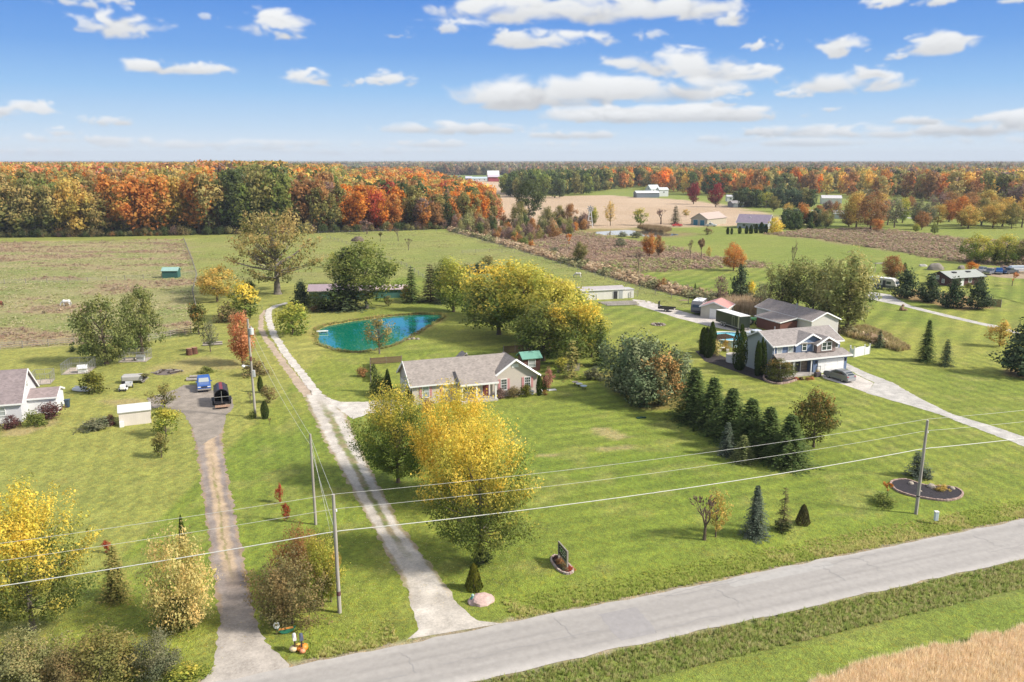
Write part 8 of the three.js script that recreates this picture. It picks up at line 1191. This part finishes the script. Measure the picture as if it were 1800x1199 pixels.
{ const t = thing('garden_bench', 'white cold frame leaning among the shrubs at the white house corner', 'garden frame', G(78, 735), 0.35); child('panel', slab(V(-0.8, 0.75, 0.4), V(0.8, 0.75, 0.4), V(0.8, 1.25, -0.4), V(-0.8, 1.25, -0.4), 0.06), M.white, t); for (const s of [-1, 1]) child('leg', box(0.1, 1.0, 0.7, s * 0.75, 0.5, 0), M.greyWood, t); }
// right of the ranch house
[[1011, 677, [0.35, 0.30, 0.27], 'small brown garden table, leftmost of three on the lawn by the pines'], [1018, 680, [0.62, 0.64, 0.66], 'pale round garden table in the middle of three by the pines'], [1026, 684, [0.42, 0.52, 0.64], 'bluish round garden table, rightmost of three by the pines']].forEach(([x, y, c, l]) => { const t = thing('garden_table', l, 'table', G(x, y)); child('top', cyl(0.5, 0.5, 0.06, 0, 0.5, 0, 18), paint(c), t); for (let k = 0; k < 3; k++) child('leg', rod(V(Math.cos(k * 2.1) * 0.32, 0, Math.sin(k * 2.1) * 0.32), V(0, 0.5, 0), 0.03), M.dark, t); });
single('drain_cover', join([box(0.9, 0.12, 0.5, 0, 0.06, 0), box(0.5, 0.12, 0.3, 0.5, 0.1, 0.2)]), paint([0.02, 0.07, 0.05]), 'small dark green drain cover on the lawn below the pine clump', 'drain cover', G(1125, 735), 0.4);
single('stepping_slab', new RoundedBoxGeometry(1.3, 0.1, 0.7, 2, 0.03), M.white, 'white slab on the grass right of the ranch house', 'slab', G(970, 686).setY(0.06), 0.3);
[[936, 693, 'white garden globe left of the corner arborvitae'], [951, 692, 'white garden globe right of the corner arborvitae']].forEach(([x, y, l]) => { const t = thing('garden_globe', l, 'ornament', G(x, y)); child('globe', new THREE.SphereGeometry(0.24, 14, 10).translate(0, 0.42, 0), M.white, t); child('base', cyl(0.1, 0.16, 0.2, 0, 0.1, 0, 10), M.white, t); });
single('green_bin', join([cyl(0.3, 0.26, 0.8, 0, 0.4, 0, 12), cyl(0.32, 0.32, 0.06, 0, 0.83, 0, 12)]), paint([0.02, 0.025, 0.04], 0.5), 'dark bin by the ranch house garage', 'bin', G(674, 697));
// white barn's deck, pallets and gate
{ const t = thing('plank_deck', 'rows of weathered planks on the ground before the white barn', 'deck', G(1092, 534), 0.2); for (let k = 0; k < 10; k++) child('plank', box(k < 5 ? 8.5 : 7.5, 0.16, 0.42, -0.6 + (k % 3) * 0.3, 0.12 + (k % 2) * 0.06, -2.6 + k * 0.55), k % 3 ? M.greyWood : poleMat, t); }
fence('pipe_gate', 'pipe gate standing open right of the white barn annex', [[1108, 524], [1121, 522]], { h: 1.6, step: 3, rails: [0.4, 0.8, 1.2, 1.55], rw: 0.05, rh: 0.05 }); fence('rail_fence', 'low rail fence before the left half of the white barn', [[1026, 521], [1048, 527]], { h: 1.1, step: 2.4, rails: [0.5, 0.95], rw: 0.07, rh: 0.1, rail: M.wood });
// pool and pergola at the blue house
{ const t = thing('swimming_pool', 'round above-ground pool with pale blue water behind the pergola', 'pool', G(1280, 603)); child('wall', new THREE.CylinderGeometry(3.9, 3.9, 1.25, 40, 1, true).translate(0, 0.62, 0), paint([0.32, 0.42, 0.47]), t); child('rim', (() => { const g = new THREE.TorusGeometry(3.9, 0.12, 6, 40); g.rotateX(Math.PI / 2); g.translate(0, 1.27, 0); return g; })(), M.white, t); child('water', (() => { const g = new THREE.CircleGeometry(3.85, 40); g.rotateX(-Math.PI / 2); g.translate(0, 1.1, 0); return g; })(), new THREE.MeshPhysicalMaterial({ color: C3([0.16, 0.52, 0.62]), roughness: 0.05, ior: 1.33 }), t); child('ladder', join([rod(V(-3.9, 0, 0.3), V(-3.7, 2.0, 0.3), 0.04), rod(V(-3.9, 0, -0.3), V(-3.7, 2.0, -0.3), 0.04), ...[0.4, 0.8, 1.2].map((y) => box(0.1, 0.05, 0.6, -3.86, y, 0))]), M.white, t); }
{ const t = thing('pergola', 'brown wooden pergola between the arborvitae and the pool', 'pergola', G(1267, 616), ROAD_TURN); for (const x of [-1.7, 1.7]) for (const z of [-1.3, 1.3]) child('post', box(0.15, 2.4, 0.15, x, 1.2, z), M.wood, t); for (const z of [-1.3, 1.3]) child('beam', box(4.2, 0.2, 0.1, 0, 2.45, z), M.wood, t); for (let k = 0; k < 9; k++) child('rafter', box(0.08, 0.14, 3.2, -1.8 + k * 0.45, 2.6, 0), M.wood, t); }
{ const t = thing('patio_table', 'pale patio table under the pergola', 'table', G(1267, 617)); child('top', cyl(0.7, 0.7, 0.06, 0, 0.72, 0, 20), M.white, t); child('stem', cyl(0.06, 0.1, 0.7, 0, 0.35, 0, 8), M.white, t); for (let k = 0; k < 4; k++) child('bench', box(0.5, 0.45, 0.4, Math.cos(k * 1.57 + 0.5) * 1.2, 0.25, Math.sin(k * 1.57 + 0.5) * 1.2), paint([0.60, 0.56, 0.50], 0.8), t); }
{ const t = thing('hot_tub', 'low white round hot tub beside the back arborvitae', 'hot tub', G(1289, 636)); child('shell', new THREE.CylinderGeometry(1.25, 1.2, 1.25, 28).translate(0, 0.62, 0), M.white, t); child('cover', cyl(1.2, 1.27, 0.12, 0, 1.31, 0, 28), paint([0.55, 0.50, 0.44]), t); child('step', box(0.8, 0.4, 0.5, 0.6, 0.2, -1.4), M.greyWood, t); }
{ const t = thing('planter', 'dark planter box with autumn flowers at the garage corner', 'planter', G(1437, 662), ROAD_TURN); child('box', box(0.9, 0.7, 0.6, 0, 0.35, 0), paint([0.09, 0.07, 0.08]), t); child('frame', join([box(0.05, 1.3, 0.05, -0.42, 1.0, 0), box(0.05, 1.3, 0.05, 0.42, 1.0, 0), box(0.9, 0.05, 0.05, 0, 1.65, 0)]), M.black, t); }
plant(1437, 660, 649, 9, 'shrub', 'gold', 'flower_clump', 'yellow flowers in the dark planter at the garage corner', 'flowers');
[[1399, 668, 'red', 'red flowers at the left of the porch step bed'], [1408, 668, 'purple', 'purple flowers in the porch step bed'], [1419, 668, 'rust', 'rusty chrysanthemums in the porch step bed'], [1427, 667, 'coral', 'pink flowers at the right of the porch step bed']].forEach(([x, y, pal, l]) => { const g = G(x, y); plantThing('flower_clump', 'shrub', 0, pal, l, 'flowers', g.x, g.z, 0.5, 0.9, x); });
{ const o = G(1368, 668), t = thing('stone_border', 'curved pinkish stone border round the weeping tree bed', 'border', o), P = [[1342, 664], [1350, 672], [1366, 675.5], [1382, 674], [1396, 670], [1400, 668.5], [1396, 666], [1376, 667], [1356, 664], [1346, 661]].map(([x, y]) => G(x, y).sub(o)); edging('x', '', P, 0.25, 0.3, brickMats, t, 0.5); }
// right-hand fields
single('lawn_statue', join([rockGeo(31, 0.5, 1.6), rockGeo(32, 0.3, 1.2).translate(0.2, 0.9, 0), rockGeo(33, 0.35).translate(0.8, 0, 0.2)]), rockMat([0.36, 0.22, 0.13]), 'brown rustic ornament on the lawn below the far right drive', 'ornament', G(1585, 546).setY(0.2));
{ const t = thing('swing_frame', 'pale post frame left of the rusty orange tree', 'frame', G(1545, 478), 0.3); child('post', join([box(0.14, 2.6, 0.14, -1.4, 1.3, 0)]), M.greyWood, t); child('post', box(0.14, 2.6, 0.14, 1.4, 1.3, 0), M.greyWood, t); child('roof', box(3.6, 0.12, 1.2, 0, 2.65, 0), M.greyWood, t); }
const heap = (name, label, px, py, w, h, c, seed) => { const k = perPx(py) * w / 2; single(name, rockGeo(seed, 1, 1).scale(k, h, k * 0.6), rockMat(c), label, 'heap', G(px, py), 0.2); };
heap('brush_pile', 'dark brush pile on the back pasture near the wood', 628, 424, 22, 2.0, [0.20, 0.15, 0.12], 41); heap('dirt_mound', 'brown dirt mound left of the pale horse', 985, 502, 34, 1.2, [0.24, 0.15, 0.10], 42); heap('dirt_mound', 'small dark mound behind the tree clump above the pale horse', 962, 489, 20, 1.0, [0.22, 0.16, 0.11], 43); heap('debris_heap', 'grey debris heap on the green above the dark red house', 1645, 474, 32, 2.0, [0.30, 0.27, 0.23], 44); heap('debris_heap', 'pale board heap left of the larger grey debris heap', 1622, 468, 16, 0.7, [0.50, 0.49, 0.46], 45); heap('debris_heap', 'small grey heap left of the bright orange-red tree', 1689, 473, 14, 1.2, [0.34, 0.31, 0.27], 46); heap('dirt_mound', 'bare earth patch mound on the lawn left of the cream barn', 1203, 528, 20, 0.15, [0.36, 0.25, 0.17], 47);
[[556, 548, 22, 0.9, 'pale dry grass clump left of the pond above the track'], [613, 542, 16, 0.7, 'small pale clump on the lawn above the pond']].forEach(([x, y, w, h, l]) => plant(x, y, y - h * 14, w, 'shrub', 'tan', 'dry_clump', l, S));
single('pond_rocks', join([rockGeo(51, 0.5), rockGeo(52, 0.4).translate(0.9, 0, 0.2), rockGeo(53, 0.3).translate(-0.7, 0, 0.1)]), rockMat([0.38, 0.33, 0.27]), 'little rock group on the near right bank of the pond', 'rocks', G(726, 596));
{ const t = thing('dock', 'short white dock plank at the left end of the pond', 'dock', G(563, 583), 0.2); child('deck', box(2.2, 0.1, 0.8, 0.4, 0.1, 0), M.white, t); for (const x of [-0.5, 1.3]) child('post', cyl(0.06, 0.06, 0.9, x, -0.2, 0.3, 6), M.greyWood, t); }
{ const t = thing('windmill_tower', 'small white lattice tower at the left end of the far pond', 'tower', G(1037, 400)); for (const [sx, sz] of [[-1, -1], [1, -1], [1, 1], [-1, 1]]) child('leg', rod(V(sx * 1.4, 0, sz * 1.4), V(sx * 0.25, 9, sz * 0.25), 0.14), M.white, t); child('brace', join([1.5, 3.5, 5.5, 7.5].flatMap((y) => { const k = 1.4 - 1.15 * y / 9; return [box(k * 2, 0.12, 0.12, 0, y, k), box(k * 2, 0.12, 0.12, 0, y, -k), box(0.12, 0.12, k * 2, k, y, 0), box(0.12, 0.12, k * 2, -k, y, 0)]; })), M.white, t); child('fan', join(Array.from({ length: 8 }, (_, k) => box(0.5, 1.4, 0.06, 0, 1.0, 0).rotateZ(k * 0.785).translate(0, 9.4, 0.5))), M.steel, t); }
for (const [x, b, tp, l] of [[1311, 362, 336, 'left far utility pole by the mobile home'], [1321, 363, 339, 'right far utility pole by the mobile home']]) { const t = thing('far_utility_pole', l, 'utility pole', G(x, b)); child('post', cyl(0.2, 0.3, tall(b, tp), 0, tall(b, tp) / 2, 0, 8), poleMat, t); child('crossarm', box(3, 0.25, 0.2, 0, tall(b, tp) - 1.2, 0), poleMat, t); }
renderer.render(scene, camera);
